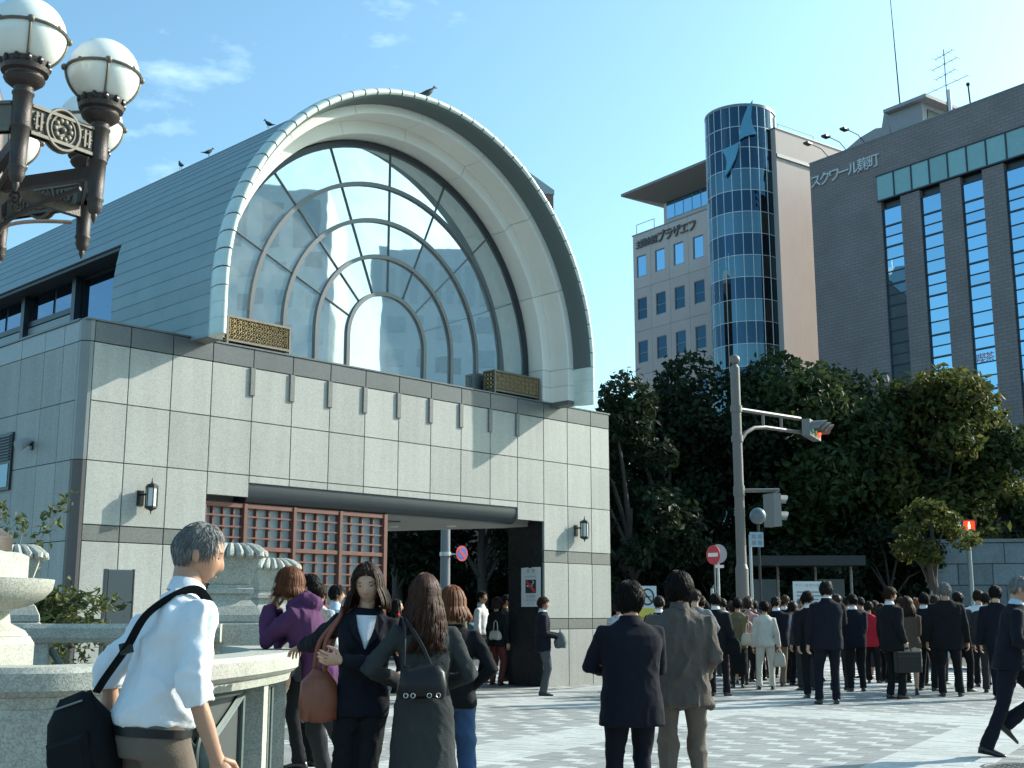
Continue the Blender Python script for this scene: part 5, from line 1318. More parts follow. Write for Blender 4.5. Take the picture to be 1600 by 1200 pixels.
# round utility cover in the paving
t = thing('utility_cover', 'round iron utility cover set in the paving at the lower right corner', 'cover', (4.62, 11.35, 0.013))
mb = MB(); mb.lathe([(0.0, -0.01), (0.40, -0.01), (0.40, 0.004), (0.365, 0.004), (0.36, 0.0), (0.0, 0.0)], seg=40); mb.build('frame', mat('cover_iron', (0.10, 0.105, 0.105), 0.6, metal=0.3, var=0.2, vscale=8), t, smooth=True, angle=30)
mb = MB()
for i in range(-3, 4):
    for j in range(-3, 4):
        if (i * i + j * j) < 11: mb.box(i * 0.09 - 0.03, i * 0.09 + 0.03, j * 0.09 - 0.012, j * 0.09 + 0.012, 0.0005, 0.005)
o = mb.build('studs', mat('cover_iron', (0, 0, 0)), t); o['kind'] = 'stuff'
# ------------------------------------------------------------------ people
SKIN = mat('skin', (0.50, 0.30, 0.205), 0.5, var=0.08, vscale=20, coord='obj', spec=0.35)
SKIN2 = mat('skin_tan', (0.42, 0.235, 0.155), 0.5, var=0.08, vscale=20, coord='obj', spec=0.35)
def hair_mat(name, c, rough=0.55): return mat(name, c, rough, var=0.2, vscale=60, coord='obj', spec=0.16, island=0.45)
HAIRB = hair_mat('hair_black', (0.010, 0.0085, 0.008)); HAIRBR = hair_mat('hair_brown', (0.125, 0.045, 0.018)); HAIRDB = hair_mat('hair_dark_brown', (0.030, 0.015, 0.010)); HAIRG = hair_mat('hair_grey', (0.17, 0.17, 0.165), 0.65); HAIRLW = hair_mat('hair_long_brown', (0.045, 0.020, 0.012))
SHOEB = mat('shoe_black', (0.012, 0.012, 0.013), 0.25, var=0)
LIP = mat('lip', (0.34, 0.14, 0.11), 0.4, var=0); MLIP = mat('lip_man', (0.36, 0.18, 0.12), 0.5, var=0); EYEM = mat('eye_dark', (0.015, 0.012, 0.012), 0.2, var=0)
def cloth(name, c, bump=0.15, bs=130, var=0.12, rough=0.9):
    return mat('cloth_' + name, c, rough, var=var, vscale=9, bump=bump, bscale=bs, coord='obj', spec=0.15, sheen=0.0)
NAVY = cloth('navy', (0.009, 0.0105, 0.017)); BLK = cloth('black', (0.011, 0.012, 0.014)); CHAR = cloth('charcoal', (0.035, 0.037, 0.042)); DKGREY = cloth('dark_grey', (0.05, 0.052, 0.055))
WSHIRT = cloth('white_shirt', (0.66, 0.69, 0.72), 0.08, var=0.05); BSHIRT = cloth('blue_shirt', (0.42, 0.52, 0.62), 0.08); KHAKI = cloth('khaki_brown', (0.135, 0.11, 0.09)); BEIGE = cloth('beige', (0.45, 0.40, 0.31)); CREAM = cloth('cream', (0.58, 0.54, 0.46))
PURPLE = cloth('purple', (0.085, 0.032, 0.085)); OLIVE = cloth('olive', (0.14, 0.115, 0.065)); PINKC = cloth('pink', (0.42, 0.24, 0.25)); REDC = cloth('red', (0.42, 0.02, 0.035)); GREYJ = cloth('grey_jacket', (0.17, 0.17, 0.175)); BRNJ = cloth('grey_brown_jacket', (0.105, 0.088, 0.076), 0.3, 90, 0.2); BROWNJ = cloth('brown_tweed', (0.10, 0.075, 0.055)); DENIM = cloth('denim', (0.05, 0.10, 0.20), 0.2); MAROON = cloth('maroon', (0.13, 0.035, 0.03)); STOCK = cloth('stocking', (0.03, 0.025, 0.028)); COATG = cloth('coat_grey', (0.037, 0.042, 0.043), 0.35, 160, 0.15); PATT = mat('cloth_pattern', (0.40, 0.40, 0.42), 0.85, var=0.9, vscale=26, coord='obj', spec=0.2)
LEATHB = mat('leather_black', (0.009, 0.009, 0.010), 0.42, spec=0.3, var=0.2, vscale=20, coord='obj'); LEATHBR = mat('leather_brown', (0.20, 0.06, 0.03), 0.4, var=0.25, vscale=14, coord='obj'); NYLON = mat('nylon_black', (0.007, 0.008, 0.009), 0.75, spec=0.12, var=0.2, vscale=30, bump=0.2, bscale=220, coord='obj'); LEATHW = mat('leather_pale', (0.5, 0.45, 0.36), 0.45, var=0.1, coord='obj'); METALR = mat('ring_metal', (0.6, 0.6, 0.58), 0.25, metal=0.9, var=0)

def sstep(a, b, x):
    t = min(max((x - a) / (b - a), 0), 1); return t * t * (3 - 2 * t)
def ik(a, tgt, l1, l2, pole):
    a = Vector(a); t = Vector(tgt); d = t - a; L_ = d.length
    L2 = min(max(L_, abs(l1 - l2) + 0.01), l1 + l2 - 0.004)
    d = d.normalized(); t = a + d * L2
    x = (l1 * l1 - l2 * l2 + L2 * L2) / (2 * L2); h = math.sqrt(max(l1 * l1 - x * x, 0))
    p = Vector(pole); p = p - d * p.dot(d)
    if p.length < 1e-5: p = Vector((0, -1, 0))
    return a + d * x + p.normalized() * h, t
JOBS = []
def queue(mb, vox, sm, done): JOBS.append((mb, vox, sm, done))
def run_jobs():
    tmp = []
    for mb, vox, sm, done in JOBS:
        me = mb.mesh('tmp'); fix_normals(me); o = bpy.data.objects.new('tmp', me); COL.objects.link(o)
        m = o.modifiers.new('r', 'REMESH'); m.mode = 'VOXEL'; m.voxel_size = vox; m.use_smooth_shade = True
        s = o.modifiers.new('s', 'SMOOTH'); s.factor = 0.5; s.iterations = sm
        tmp.append(o)
    dg = bpy.context.evaluated_depsgraph_get()
    res = [bpy.data.meshes.new_from_object(o.evaluated_get(dg)) for o in tmp]
    for o in tmp:
        me = o.data; bpy.data.objects.remove(o); bpy.data.meshes.remove(me)
    for (mb, vox, sm, done), me in zip(JOBS, res): done(me)
    JOBS.clear()
def wrinkle(me, amp, seed, fv=1.0, s=1.0):
    n = len(me.vertices)
    if n == 0: return
    co = np.empty(n * 3, np.float32); me.vertices.foreach_get('co', co); co = co.reshape(-1, 3)
    no = np.empty(n * 3, np.float32); me.vertices.foreach_get('normal', no); no = no.reshape(-1, 3)
    r_ = np.random.default_rng(seed); f = np.zeros(n); p = co / s
    for k, (fr, a) in enumerate(((9, 0.6), (17, 0.9), (30, 0.9), (52, 0.55), (88, 0.25))):
        for q in range(3):
            d = r_.normal(size=3); d[2] *= fv; d /= np.linalg.norm(d)
            e = r_.normal(size=3); e /= np.linalg.norm(e); g2 = r_.normal(size=3)
            ph = p @ d * fr + 2.2 * np.sin(p @ e * fr * 0.45 + r_.uniform(0, 6)) + 0.9 * np.sin(p @ g2 * fr * 0.8 + r_.uniform(0, 6)) + r_.uniform(0, 6)
            w = np.clip(0.35 + 0.75 * np.sin(p @ r_.normal(size=3) * 5 + r_.uniform(0, 6)), 0, 1)
            f += a * w * (1 - 2.2 * np.abs(np.sin(ph * 0.5)) ** 0.8)
    f -= f.mean(); f = np.clip(0.5 * f / max(f.std(), 1e-6), -0.7, 1.6); f = np.where(f < 0, f * 0.6, f) + 0.05
    co += no * (f * amp)[:, None]
    me.vertices.foreach_set('co', co.ravel()); me.update()

def head_fn(az, el, hair=None):
    ca = np.cos(el)
    x = 0.076 * ca * np.sin(az); y = 0.094 * ca * np.cos(az); z = 0.117 * np.sin(el)
    f = np.clip((-0.005 - z) / 0.112, 0, 1)
    x = x * (1 - 0.40 * f ** 1.4); y = np.where(y < 0, y * (1 - 0.55 * f) * 1.03, y + 0.004 * f)
    x = x * (1 + 0.05 * np.exp(-((z - 0.03) / 0.05) ** 2))
    fr = (np.cos(az) > 0)
    b = np.exp(-((x / 0.0125) ** 2 + ((z + 0.016) / 0.024) ** 2)) * 0.016 + np.exp(-((x / 0.015) ** 2 + ((z + 0.034) / 0.011) ** 2)) * 0.010
    b -= 0.008 * np.exp(-(((np.abs(x) - 0.032) / 0.017) ** 2 + ((z - 0.006) / 0.012) ** 2))
    b += 0.003 * np.exp(-(((np.abs(x) - 0.03) / 0.03) ** 2 + ((z - 0.027) / 0.009) ** 2))
    b += 0.004 * np.exp(-((x / 0.022) ** 2 + ((z + 0.066) / 0.007) ** 2)) + 0.005 * np.exp(-((x / 0.02) ** 2 + ((z + 0.098) / 0.014) ** 2))
    return x, y + np.where(fr, b, 0), z
def az_grid(n): t = np.linspace(-1, 1, n + 1)[:-1]; return np.pi * np.sign(t) * np.abs(t) ** 1.5
def head_mesh(mb, R, c, s, n=44, m=34):
    az = az_grid(n); rings = []
    for e in np.linspace(-1.5, 1.5, m):
        x, y, z = head_fn(az, np.full(n, e)); rings.append([c + R @ Vector((float(a) * s, float(b) * s, float(d) * s)) for a, b, d in zip(x, y, z)])
    mb.loft(rings)
    for sx in (-1, 1):
        rr = []
        for k in range(9):
            a = -1.4 + 2.8 * k / 8
            rr.append([c + R @ (Vector((sx * (0.076 + 0.007 * math.cos(a) + 0.009 * math.cos(q) * math.cos(a)), -0.012 + 0.017 * math.cos(a) * math.sin(q) - 0.004 * math.sin(a), -0.006 + 0.031 * math.sin(a))) * s) for q in np.linspace(0, 2 * math.pi, 8, endpoint=False)])
        mb.loft(rr)
HL = [(0, .60), (.6, .56), (.95, .42), (1.2, .10), (1.42, -.05), (1.65, .12), (1.8, -.15), (2.2, -.40), (3.15, -.52)]
HLB = [(0, .80), (.6, .72), (.95, .48), (1.2, .14), (1.42, .02), (1.65, .14), (1.8, -.10), (2.2, -.30), (3.15, -.42)]
HLF = [(0, .60), (.5, .54), (.85, .36), (1.12, .02), (1.32, -.35), (1.55, -.6), (1.8, -.7), (2.2, -.75), (3.15, -.8)]
def hair_cap(mb, R, c, s, thick, line, seed, n=56, m=40, rough=0.4):
    r_ = np.random.default_rng(seed); az = np.linspace(-np.pi, np.pi, n, endpoint=False); rings = []
    lx, ly = zip(*line); zl = np.interp(np.abs(az), lx, ly)
    ph = r_.uniform(0, 6, 6)
    for e in np.linspace(-1.45, 1.54, m):
        x, y, z = head_fn(az, np.full(n, e)); zn = np.sin(e)
        w = np.clip((zn - zl) / 0.16, -1, 1)
        nz = 0.5 * np.sin(az * 9 + 5 * zn + ph[0]) + 0.5 * np.sin(az * 17 - 7 * zn + ph[1]) + 0.4 * np.sin(az * 29 + 11 * zn + ph[2])
        t = np.where(w > 0, thick * (0.25 + 0.75 * np.sqrt(np.clip(w, 0, 1))) * (1 + rough * 0.5 * nz), -0.012 * np.minimum(1, -w * 3))
        L_ = np.sqrt(x * x + y * y + z * z); k = (L_ + t) / L_
        rings.append([c + R @ Vector((float(a) * s, float(b) * s, float(d) * s)) for a, b, d in zip(x * k, y * k, z * k)])
    mb.loft(rings)
def surf(a, e):
    x, y, z = head_fn(np.array([a]), np.array([e])); return Vector((float(x[0]), float(y[0]), float(z[0])))
def short_strands(mb, R, c, s, n, seed, line, L_=0.06, rad=0.0024, lift=0.018, messy=0.35):
    r_ = np.random.default_rng(seed); lx, ly = zip(*line)
    while n > 0:
        a = r_.uniform(-math.pi, math.pi); zz = r_.uniform(-0.55, 1.0); e = math.asin(zz)
        if zz < np.interp(abs(a), lx, ly) + 0.05: continue
        n -= 1; LL = L_ * r_.uniform(0.6, 1.2); da = r_.normal() * messy; lf = lift * r_.uniform(0.55, 1.25); pts = []
        # combed away from the crown whorl towards the hairline
        for k, f in enumerate((0, 0.35, 0.7, 1.0)):
            ee = e - f * LL / 0.105; aa = a + da * f * 0.6
            if ee < -0.75: ee = -0.75 - 0.1 * f
            p = surf(aa, ee); off = (0.004, lf * 0.8, lf, lf * (0.75 + 0.4 * r_.random()))[k]; pts.append(c + R @ (p * (1 + off / p.length) * s))
        mb.tube(pts, [rad * s, rad * s * 1.1, rad * s * 0.85, rad * s * 0.2], 3)
def hair_strands(mb, R, c, s, L_, n, seed, width=0.011, wave=0.0, a0=0.9, thick=0.022, sway=0.03):
    r_ = np.random.default_rng(seed); nc = 54; down = Vector((0, 0, -1))
    ca_ = [(1 if k % 2 else -1) * (a0 + (math.pi - a0) * ((k + r_.random()) / nc)) for k in range(nc)]; cp = r_.uniform(0, 6.28, nc); cl = r_.uniform(0.82, 1.06, nc)
    for k in range(n):
        q = r_.integers(nc); a = ca_[q] + r_.normal() * 0.11; pts = []; t_ = thick * r_.uniform(0.55, 1.2)
        for e in (1.40, 1.05, 0.65, 0.25, -0.1):
            p = surf(a, e); pts.append(c + R @ (p * (1 + t_ / p.length) * s))
        p = pts[-1].copy(); LL = L_ * cl[q] * r_.uniform(0.9, 1.03); m = max(4, int(LL / 0.035))
        for i in range(1, m + 1):
            f = i / m; aa = a + (ca_[q] - a) * 0.75 * f; out = R @ Vector((math.sin(aa), math.cos(aa), 0)); out.z = 0; side = Vector((-out.y, out.x, 0))
            w_ = wave * (0.4 + f); pts.append(p + down * (LL * f) * s + out * (sway * math.sin(f * 1.7) + w_ * math.sin(cp[q] + f * LL * 26)) * s + side * (w_ * math.cos(cp[q] * 1.3 + f * LL * 22)) * s)
        nn = len(pts); w = width * s * r_.uniform(0.7, 1.3)
        mb.tube(pts, [w * (0.6 + 0.4 * min(1, i / 3)) * min(1, (nn - i) / 4 + 0.05) for i in range(nn)], 3, flat=0.7)
def hand_mesh(mb, wrist, d, palm, side, s, curl=0.5, seg=6, thumb=1.0):
    d = Vector(d).normalized(); palm = Vector(palm); palm = (palm - d * palm.dot(d)).normalized(); a = d.cross(palm) * side   # a: towards the thumb
    R = []
    for q, w, h in ((-0.015, 0.026, 0.019), (0.01, 0.029, 0.017), (0.045, 0.039, 0.015), (0.08, 0.041, 0.013), (0.092, 0.036, 0.009)):
        R.append([wrist + d * (q * s) + a * (w * s * math.cos(t)) + palm * (h * s * math.sin(t)) for t in np.linspace(0, 2 * math.pi, 10, endpoint=False)])
    mb.loft(R)
    for o, L_, cu in ((0.030, 0.066, 0.9), (0.010, 0.077, 1.0), (-0.010, 0.071, 1.05), (-0.029, 0.056, 1.15)):
        p = wrist + d * (0.082 * s) + a * (o * s); pts = [p - d * 0.015 * s, p]; ang = curl * cu * 0.35
        for k, f in enumerate((0.42, 0.33, 0.25)):
            ang += curl * cu * (0.55 if k else 0.35); p = p + (d * math.cos(ang) + palm * math.sin(ang) + a * (o * 0.9)).normalized() * (L_ * f * s); pts.append(p)
        mb.tube(pts, [0.0088 * s, 0.0092 * s, 0.0085 * s, 0.0078 * s, 0.0055 * s], seg, dome=True)
    p = wrist + d * (0.018 * s) + a * (0.022 * s); q1 = p + (a * 0.75 * thumb + d * 0.6 + palm * 0.3).normalized() * (0.042 * s); q2 = q1 + (a * 0.25 + d * 0.9 + palm * (0.3 + curl * 0.4)).normalized() * (0.033 * s); q3 = q2 + (d * 0.9 + palm * (0.3 + curl * 0.6)).normalized() * (0.024 * s)
    mb.tube([p, q1, q2, q3], [0.013 * s, 0.0115 * s, 0.0095 * s, 0.006 * s], seg, dome=True)
def shoe_mesh(p, yaw, s, pitch=0.0, heel=0.0, slim=1.0):
    mb = MB(); R = []; cy, sy = math.cos(yaw), math.sin(yaw); cp, sp = math.cos(pitch), math.sin(pitch)
    for y, w, h in ((-0.075, 0.022, 0.05), (-0.062, 0.034, 0.088), (-0.02, 0.038, 0.098), (0.03, 0.039, 0.085), (0.075, 0.043, 0.06), (0.125, 0.046, 0.046), (0.165, 0.036, 0.036), (0.19, 0.014, 0.022)):
        ring = []
        for q in np.linspace(0, 2 * math.pi, 12, endpoint=False):
            x = w * slim * math.cos(q); z = h * (0.5 + 0.5 * math.sin(q)) if math.sin(q) > 0 else h * 0.5 * (1 + math.sin(q) * 1.0)
            zz = z + heel * max(0, (0.06 - y) / 0.13) - 0.08; yy = y * cp - zz * sp; z2 = y * sp + zz * cp
            ring.append((p.x + (x * cy - yy * sy) * s, p.y + (x * sy + yy * cy) * s, p.z + z2 * s))
        R.append(ring)
    mb.loft(R); return mb

class P: pass
def person(label, x, y, h, yaw, top=('jacket', BLK), low=('trousers', BLK), hair=('short', HAIRB), skin=SKIN, fem=False, lean=0.0, twist=0.0, side=0.0,
           hy=0.0, hp=0.0, hr=0.0, la=None, ra=None, lpole=None, rpole=None, lf=None, rf=None, lfz=0.08, rfz=0.08, lfp=0.0, rfp=0.0, near=0, collar=None, jcollar=None, shoe=SHOEB, wide=1.0, hem=None, curl=0.6,
           lpalm=None, rpalm=None, heel=0.0, sleeve=1.0, tie=None, group='people waiting outside the station', seed=None, z=0.0, flare=1.0, hem_w=1.0, openv=None, fold=1.0, lfold=1.0, fvert=0.4):
    pr = P(); seed = seed if seed is not None else len(PEOPLE) * 13 + 5; pr.seed = seed
    s = h / 1.70; pr.s = s; V_ = lambda a, b, c: Vector((a * s, b * s, c * s))
    root = thing('person', label, 'person', (x, y, z), yaw, group); pr.root = root
    ca, sa = math.cos(yaw), math.sin(yaw)
    pr.W = lambda v: Vector((x + v[0] * ca - v[1] * sa, y + v[0] * sa + v[1] * ca, z + v[2]))
    pr.L = lambda v: Vector(((v[0] - x) * ca + (v[1] - y) * sa, -(v[0] - x) * sa + (v[1] - y) * ca, v[2] - z))
    sw = (0.165 if fem else 0.185) * wide ** 0.5
    def T(p):
        p = Vector(p); w = sstep(0.86 * s, 1.30 * s, p.z); w2 = sstep(0.80 * s, 1.15 * s, p.z)
        if twist: a = twist * w; p = Vector((p.x * math.cos(a) - p.y * math.sin(a), p.x * math.sin(a) + p.y * math.cos(a), p.z))
        a = lean * w2; q = p.z - 0.92 * s; p = Vector((p.x, p.y * math.cos(a) + q * math.sin(a), 0.92 * s + q * math.cos(a) - p.y * math.sin(a)))
        a = side * w2; q = p.z - 0.92 * s; p = Vector((p.x * math.cos(a) + q * math.sin(a), p.y, 0.92 * s + q * math.cos(a) - p.x * math.sin(a)))
        return p
    pr.T = T
    shl = [T(V_(-sw, 0, 1.352)), T(V_(sw, 0, 1.352))]
    hipj = [V_(-0.088, 0, 0.90), V_(0.088, 0, 0.90)]
    toL = lambda t, sg: (pr.L(t[1]) if t[0] == 'w' else Vector(t[1]) * s) if t else V_(sg * (sw + 0.075 * wide), 0.06 + 0.5 * math.sin(lean) * 0.5, 0.80)
    arms = []
    for i, (t, pole) in enumerate(((la, lpole), (ra, rpole))):
        sg = -1 if i == 0 else 1
        e, w = ik(shl[i], toL(t, sg), 0.285 * s, 0.255 * s, pole or (sg * 0.35, -1, -0.15)); arms.append((shl[i], e, w))
    legs = []
    for i, (t, fz) in enumerate(((lf, lfz), (rf, rfz))):
        sg = -1 if i == 0 else 1; t = t or (sg * 0.105, 0.0)
        k, a = ik(hipj[i], V_(t[0], t[1], fz), 0.425 * s, 0.415 * s, (sg * 0.1, 1, 0)); legs.append((hipj[i], k, a))
    nb = T(V_(0, -0.008, 1.435)); na = lean * 0.75
    hc = nb + Vector((side * 0.1 * s, math.sin(na) * 0.155 * s + 0.018 * s, math.cos(na) * 0.152 * s)); pr.hc = hc
    Rh = (Matrix.Rotation(twist * 0.8 + hy, 3, 'Z') @ Matrix.Rotation(-hp, 3, 'X') @ Matrix.Rotation(hr, 3, 'Y')); pr.Rh = Rh
    pr.arms, pr.legs, pr.nb = arms, legs, nb
    vox = (0.024, 0.015, 0.011)[near] * s; sm = (2, 3, 4)[near]
    def ring(zz, rx, ry, y0=0.0, n=22, e=2.4, x0=0.0):
        r = []
        for q in np.linspace(0, 2 * math.pi, n, endpoint=False):
            c, d = math.cos(q), math.sin(q); r.append(T(V_(x0 + rx * math.copysign(abs(c) ** (2 / e), c), y0 + ry * math.copysign(abs(d) ** (2 / e), d), zz)))
        return r
    W_ = wide
    # body: neck, trunk, arms and legs as one skin surface; head and hands joined on
    bmx = MB()
    bmx.loft([ring(a, b * 0.86 * W_, c * 0.82) for a, b, c in ((0.84, 0.15, 0.10), (0.95, 0.155, 0.105), (1.05, 0.14, 0.10), (1.25, 0.165, 0.11), (1.33, 0.14, 0.08), (1.40, 0.07, 0.06))])
    bmx.tube([T(V_(0, -0.01, 1.36)), nb, hc + Rh @ V_(0, -0.022, -0.03)], [0.062 * s * W_ ** .5, (0.050 if fem else 0.058) * s, (0.048 if fem else 0.056) * s], 14)
    for a, e, w in arms: bmx.tube([a, e, (e + w) / 2, w + (w - e).normalized() * 0.012 * s], [0.036 * s, 0.027 * s if sleeve >= 1 else 0.034 * s, 0.035 * s * (1 if sleeve < 1 else 0.8), 0.026 * s], 10, dome=True)
    kr = 0.74 if low[0] in ('trousers', 'jeans') else 0.95
    for a, k, f in legs: bmx.tube([a, a + (k - a) * 0.5, k, k + (f - k) * 0.35, k + (f - k) * 0.8, f - Vector((0, 0, 0.02 * s))], [r * s * kr for r in (0.078, 0.068, 0.05, 0.053, 0.036, 0.034)], 10, dome=True)
    hm = MB(); head_mesh(hm, Rh, hc, s, *((24, 20), (34, 26), (52, 42))[near])
    for i, (a, e, w) in enumerate(arms):
        sg = -1 if i == 0 else 1; d = (w - e).normalized(); pal = (lpalm, rpalm)[i] or (Vector((-sg, 0.25, 0)))
        if isinstance(pal, tuple) and pal[0] == 'w': pal = Vector((pal[1][0] * ca + pal[1][1] * sa, -pal[1][0] * sa + pal[1][1] * ca, pal[1][2]))
        hand_mesh(hm, w, d, pal, sg if True else 1, s, curl, (5, 6, 8)[near])
    def body_done(me, hm=hm):
        b = bmesh.new(); b.from_mesh(me); bpy.data.meshes.remove(me)
        vs = [b.verts.new(v) for v in hm.v]
        for f in hm.f:
            try: b.faces.new([vs[i] for i in f])
            except ValueError: pass
        m2 = bpy.data.meshes.new('body'); b.to_mesh(m2); b.free(); m2.materials.append(skin); fix_normals(m2); shade(m2, 180); pr.body = link('body', m2, root)
        if near:
            for sx in (-1, 1):
                X, Y, Z = head_fn(np.array([0.36 * sx]), np.array([0.05])); e_ = MB(); e_.sphere((0, 0, 0), 1, 12, 8); me2 = e_.mesh('eye'); me2.materials.append(EYEM)
                o = link('eye', me2, pr.body, hc + Rh @ V_(sx * 0.031, float(Y[0]) - 0.003, 0.005)); o.scale = (0.0125 * s, 0.005 * s, 0.0042 * s); o.rotation_euler = Rh.to_euler()
                e_ = MB(); e_.tube([hc + Rh @ V_(sx * q, 0.089 - 0.006 * ((q - 0.015) / 0.03) ** 2 - 0.002, 0.026 + 0.003 * math.sin((q - .014) * 80)) for q in (0.014, 0.026, 0.038, 0.048)], [0.0022 * s, 0.0034 * s, 0.003 * s, 0.001 * s], 6); e_.build('eyebrow', hair[1] if hair[1] is not HAIRBR else HAIRDB, pr.body)
            e_ = MB(); e_.sphere((0, 0, 0), 1, 12, 8); me2 = e_.mesh('mouth'); me2.materials.append(LIP if fem else MLIP); o = link('mouth', me2, pr.body, hc + Rh @ V_(0, 0.0905, -0.066)); o.scale = (0.022 * s, 0.004 * s, 0.0058 * s); o.rotation_euler = Rh.to_euler()
    queue(bmx, max(vox, 0.013 * s), 3, body_done)
    # upper garment
    kind, tm = top
    tmb = MB()
    f_ = 0.94 if fem else 1.0; g_ = 1.0
    hem = hem if hem is not None else {'jacket': 0.76, 'shirt': 0.90, 'coat': 0.40, 'parka': 0.80}[kind]
    jk = 1.0 if kind == 'shirt' else 1.07
    rings = []
    if kind == 'coat': rings += [(hem, 0.235 * flare, 0.195 * flare), (0.62, 0.205 * flare ** .6, 0.165)]
    elif kind == 'shirt': rings += [(hem, 0.172, 0.130), (hem + 0.03, 0.180, 0.136)]
    else: rings += [(hem, 0.19 * hem_w, 0.14 * hem_w)]
    rings += [(0.90, 0.182 * jk, 0.128 * jk), (1.03, (0.142 if fem else 0.168) * jk, (0.108 if fem else 0.122) * jk), (1.14, (0.150 if fem else 0.176) * jk, 0.118 * jk), (1.25, (0.166 if fem else 0.188) * jk, 0.126 * jk), (1.33, (0.168 if fem else 0.190) * jk, 0.114 * jk), (1.375, (0.142 if fem else 0.160) * jk, 0.090 * jk), (1.415, 0.106 * jk, 0.074 * jk), (1.445, 0.072 * jk, 0.062 * jk)]
    rings = sorted([r for r in rings if r[0] >= hem - 1e-6])
    tmb.loft([ring(a, b * W_, c * (0.5 + 0.5 * W_), (0.012 if fem and 1.2 < a < 1.3 else 0)) for a, b, c in rings])
    if fem:
        for sx in (-1, 1): tmb.sphere(T(V_(sx * 0.075, 0.085, 1.24)), 0.062 * s, 12, 8)
    sr = {'shirt': (0.066, 0.060, 0.052, 0.046), 'parka': (0.076, 0.074, 0.068, 0.058)}.get(kind, (0.068, 0.062, 0.055, 0.049)); sr = [q * s * (0.9 if fem else 1.0) for q in sr]
    for a, e, w in arms:
        if sleeve >= 1: end = e + (w - e) * 1.02; tmb.tube([a + (T(V_(0, 0, 1.33)) - a) * 0.35, a, a + (e - a) * 0.5, e, e + (end - e) * 0.5, end], [sr[0] * 0.95, sr[0], sr[1] * 1.02, sr[1] * 1.06, sr[2] * 1.02, sr[3] * 1.02], 14, dome=False)
        else: end = e + (w - e) * sleeve; tmb.tube([a + (T(V_(0, 0, 1.33)) - a) * 0.35, a, a + (e - a) * 0.5, e, end - (end - e) * 0.3, end], [sr[0] * 0.95, sr[0], sr[1] * 1.0, sr[1] * 0.98, sr[2] * 1.05, sr[2] * 1.12], 14)
    if kind == 'parka':
        tmb.tube([T(V_(-0.09, -0.07, 1.44)), T(V_(-0.06, -0.125, 1.385)), T(V_(0.06, -0.125, 1.385)), T(V_(0.09, -0.07, 1.44))], [0.045 * s, 0.06 * s, 0.06 * s, 0.045 * s], 12, dome=True)
        tmb.tube([T(V_(-0.10, 0.02, 1.43)), T(V_(-0.09, -0.06, 1.445)), T(V_(0, -0.10, 1.45)), T(V_(0.09, -0.06, 1.445)), T(V_(0.10, 0.02, 1.43))], 0.042 * s, 10, dome=True)
    def top_done(me):
        if near: wrinkle(me, (0, 0.010, 0.0125)[near] * s * fold, seed, fvert, s)
        else: wrinkle(me, 0.006 * s, seed, 0.5, s)
        me.materials.clear(); me.materials.append(tm); shade(me, 180); pr.top = link({'jacket': 'jacket', 'shirt': 'shirt', 'coat': 'coat', 'parka': 'jacket'}[kind], me, root)
    queue(tmb, vox, sm, top_done)
    # lower garment
    lmb = MB(); lk, lm = low
    if lk == 'trousers' or lk == 'jeans':
        lmb.loft([ring(a, b * W_, c) for a, b, c in ((0.83, 0.168, 0.115), (0.90, 0.177, 0.124), (0.96, 0.168, 0.118), (0.99, 0.150, 0.108))])
        hw = 0.062 * hem_w
        for a, k, f in legs:
            dn = (f - k).normalized(); lmb.tube([a, a + (k - a) * 0.45, k, k + (f - k) * 0.5, f + dn * 0.015 * s], [0.094 * s * W_, 0.084 * s * W_ ** .5, 0.066 * s, 0.060 * s, hw * s], 16)
    else:
        hz = {'skirt': 0.50, 'longskirt': 0.28}[lk]
        lmb.loft([ring(a, b * W_, c, x0=0) for a, b, c in ((hz, 0.185, 0.145), (0.70, 0.188, 0.14), (0.90, 0.178, 0.126), (0.98, 0.155, 0.115), (1.03, 0.14, 0.105))])
    def low_done(me):
        wrinkle(me, (0.006, 0.009, 0.011)[near] * s * lfold, seed + 3, 0.7, s); me.materials.clear(); me.materials.append(lm); shade(me, 180); link('skirt' if 'skirt' in lk else 'trousers', me, root)
    if kind != 'coat' or lk != 'skirt': queue(lmb, vox, sm, low_done)
    if lk in ('skirt', 'longskirt') and fem is True and near >= 0:
        lg_ = MB()
        for a, k, f in legs: lg_.tube([a + (k - a) * 0.5, k, k + (f - k) * 0.35, k + (f - k) * 0.85, f], [0.07 * s, 0.053 * s, 0.055 * s, 0.039 * s, 0.038 * s], 10)
        if hair[1] is not None and low[1] in (BLK, COATG): lg_.build('stockings', STOCK, root, smooth=True)
    # shoes
    for (a, k, f), pit, t in ((legs[0], lfp, lf), (legs[1], rfp, rf)):
        sm_ = shoe_mesh(f, (t[2] if t and len(t) > 2 else (0.12 if f.x < 0 else -0.12)), s, pit, heel, 0.85 if fem else 1.0); sm_.build('shoe', shoe, root, smooth=True, angle=60)
    # hair
    hb = MB(); st, hmtl = hair[0], hair[1]; n_, m_ = ((28, 20), (44, 32), (72, 48))[near]
    if st == 'short':
        hair_cap(hb, Rh, hc, s, 0.013, HL, seed, n_, m_, 0.5); short_strands(hb, Rh, hc, s, (150, 700, 1800)[near], seed, HL, rad=(0.005, 0.003, 0.0022)[near])
    elif st == 'bushy':
        hair_cap(hb, Rh, hc, s, 0.018, HL, seed, n_, m_, 0.8); short_strands(hb, Rh, hc, s, (150, 700, 2200)[near], seed, HL, 0.085, (0.005, 0.003, 0.0024)[near], 0.028, 0.7)
    elif st == 'thin':
        hair_cap(hb, Rh, hc, s, 0.007, HLB, seed, n_, m_, 0.35); short_strands(hb, Rh, hc, s, (150, 700, 1900)[near], seed, HLB, 0.042, (0.005, 0.0028, 0.0020)[near], 0.010, 0.3)
    elif st == 'bob':
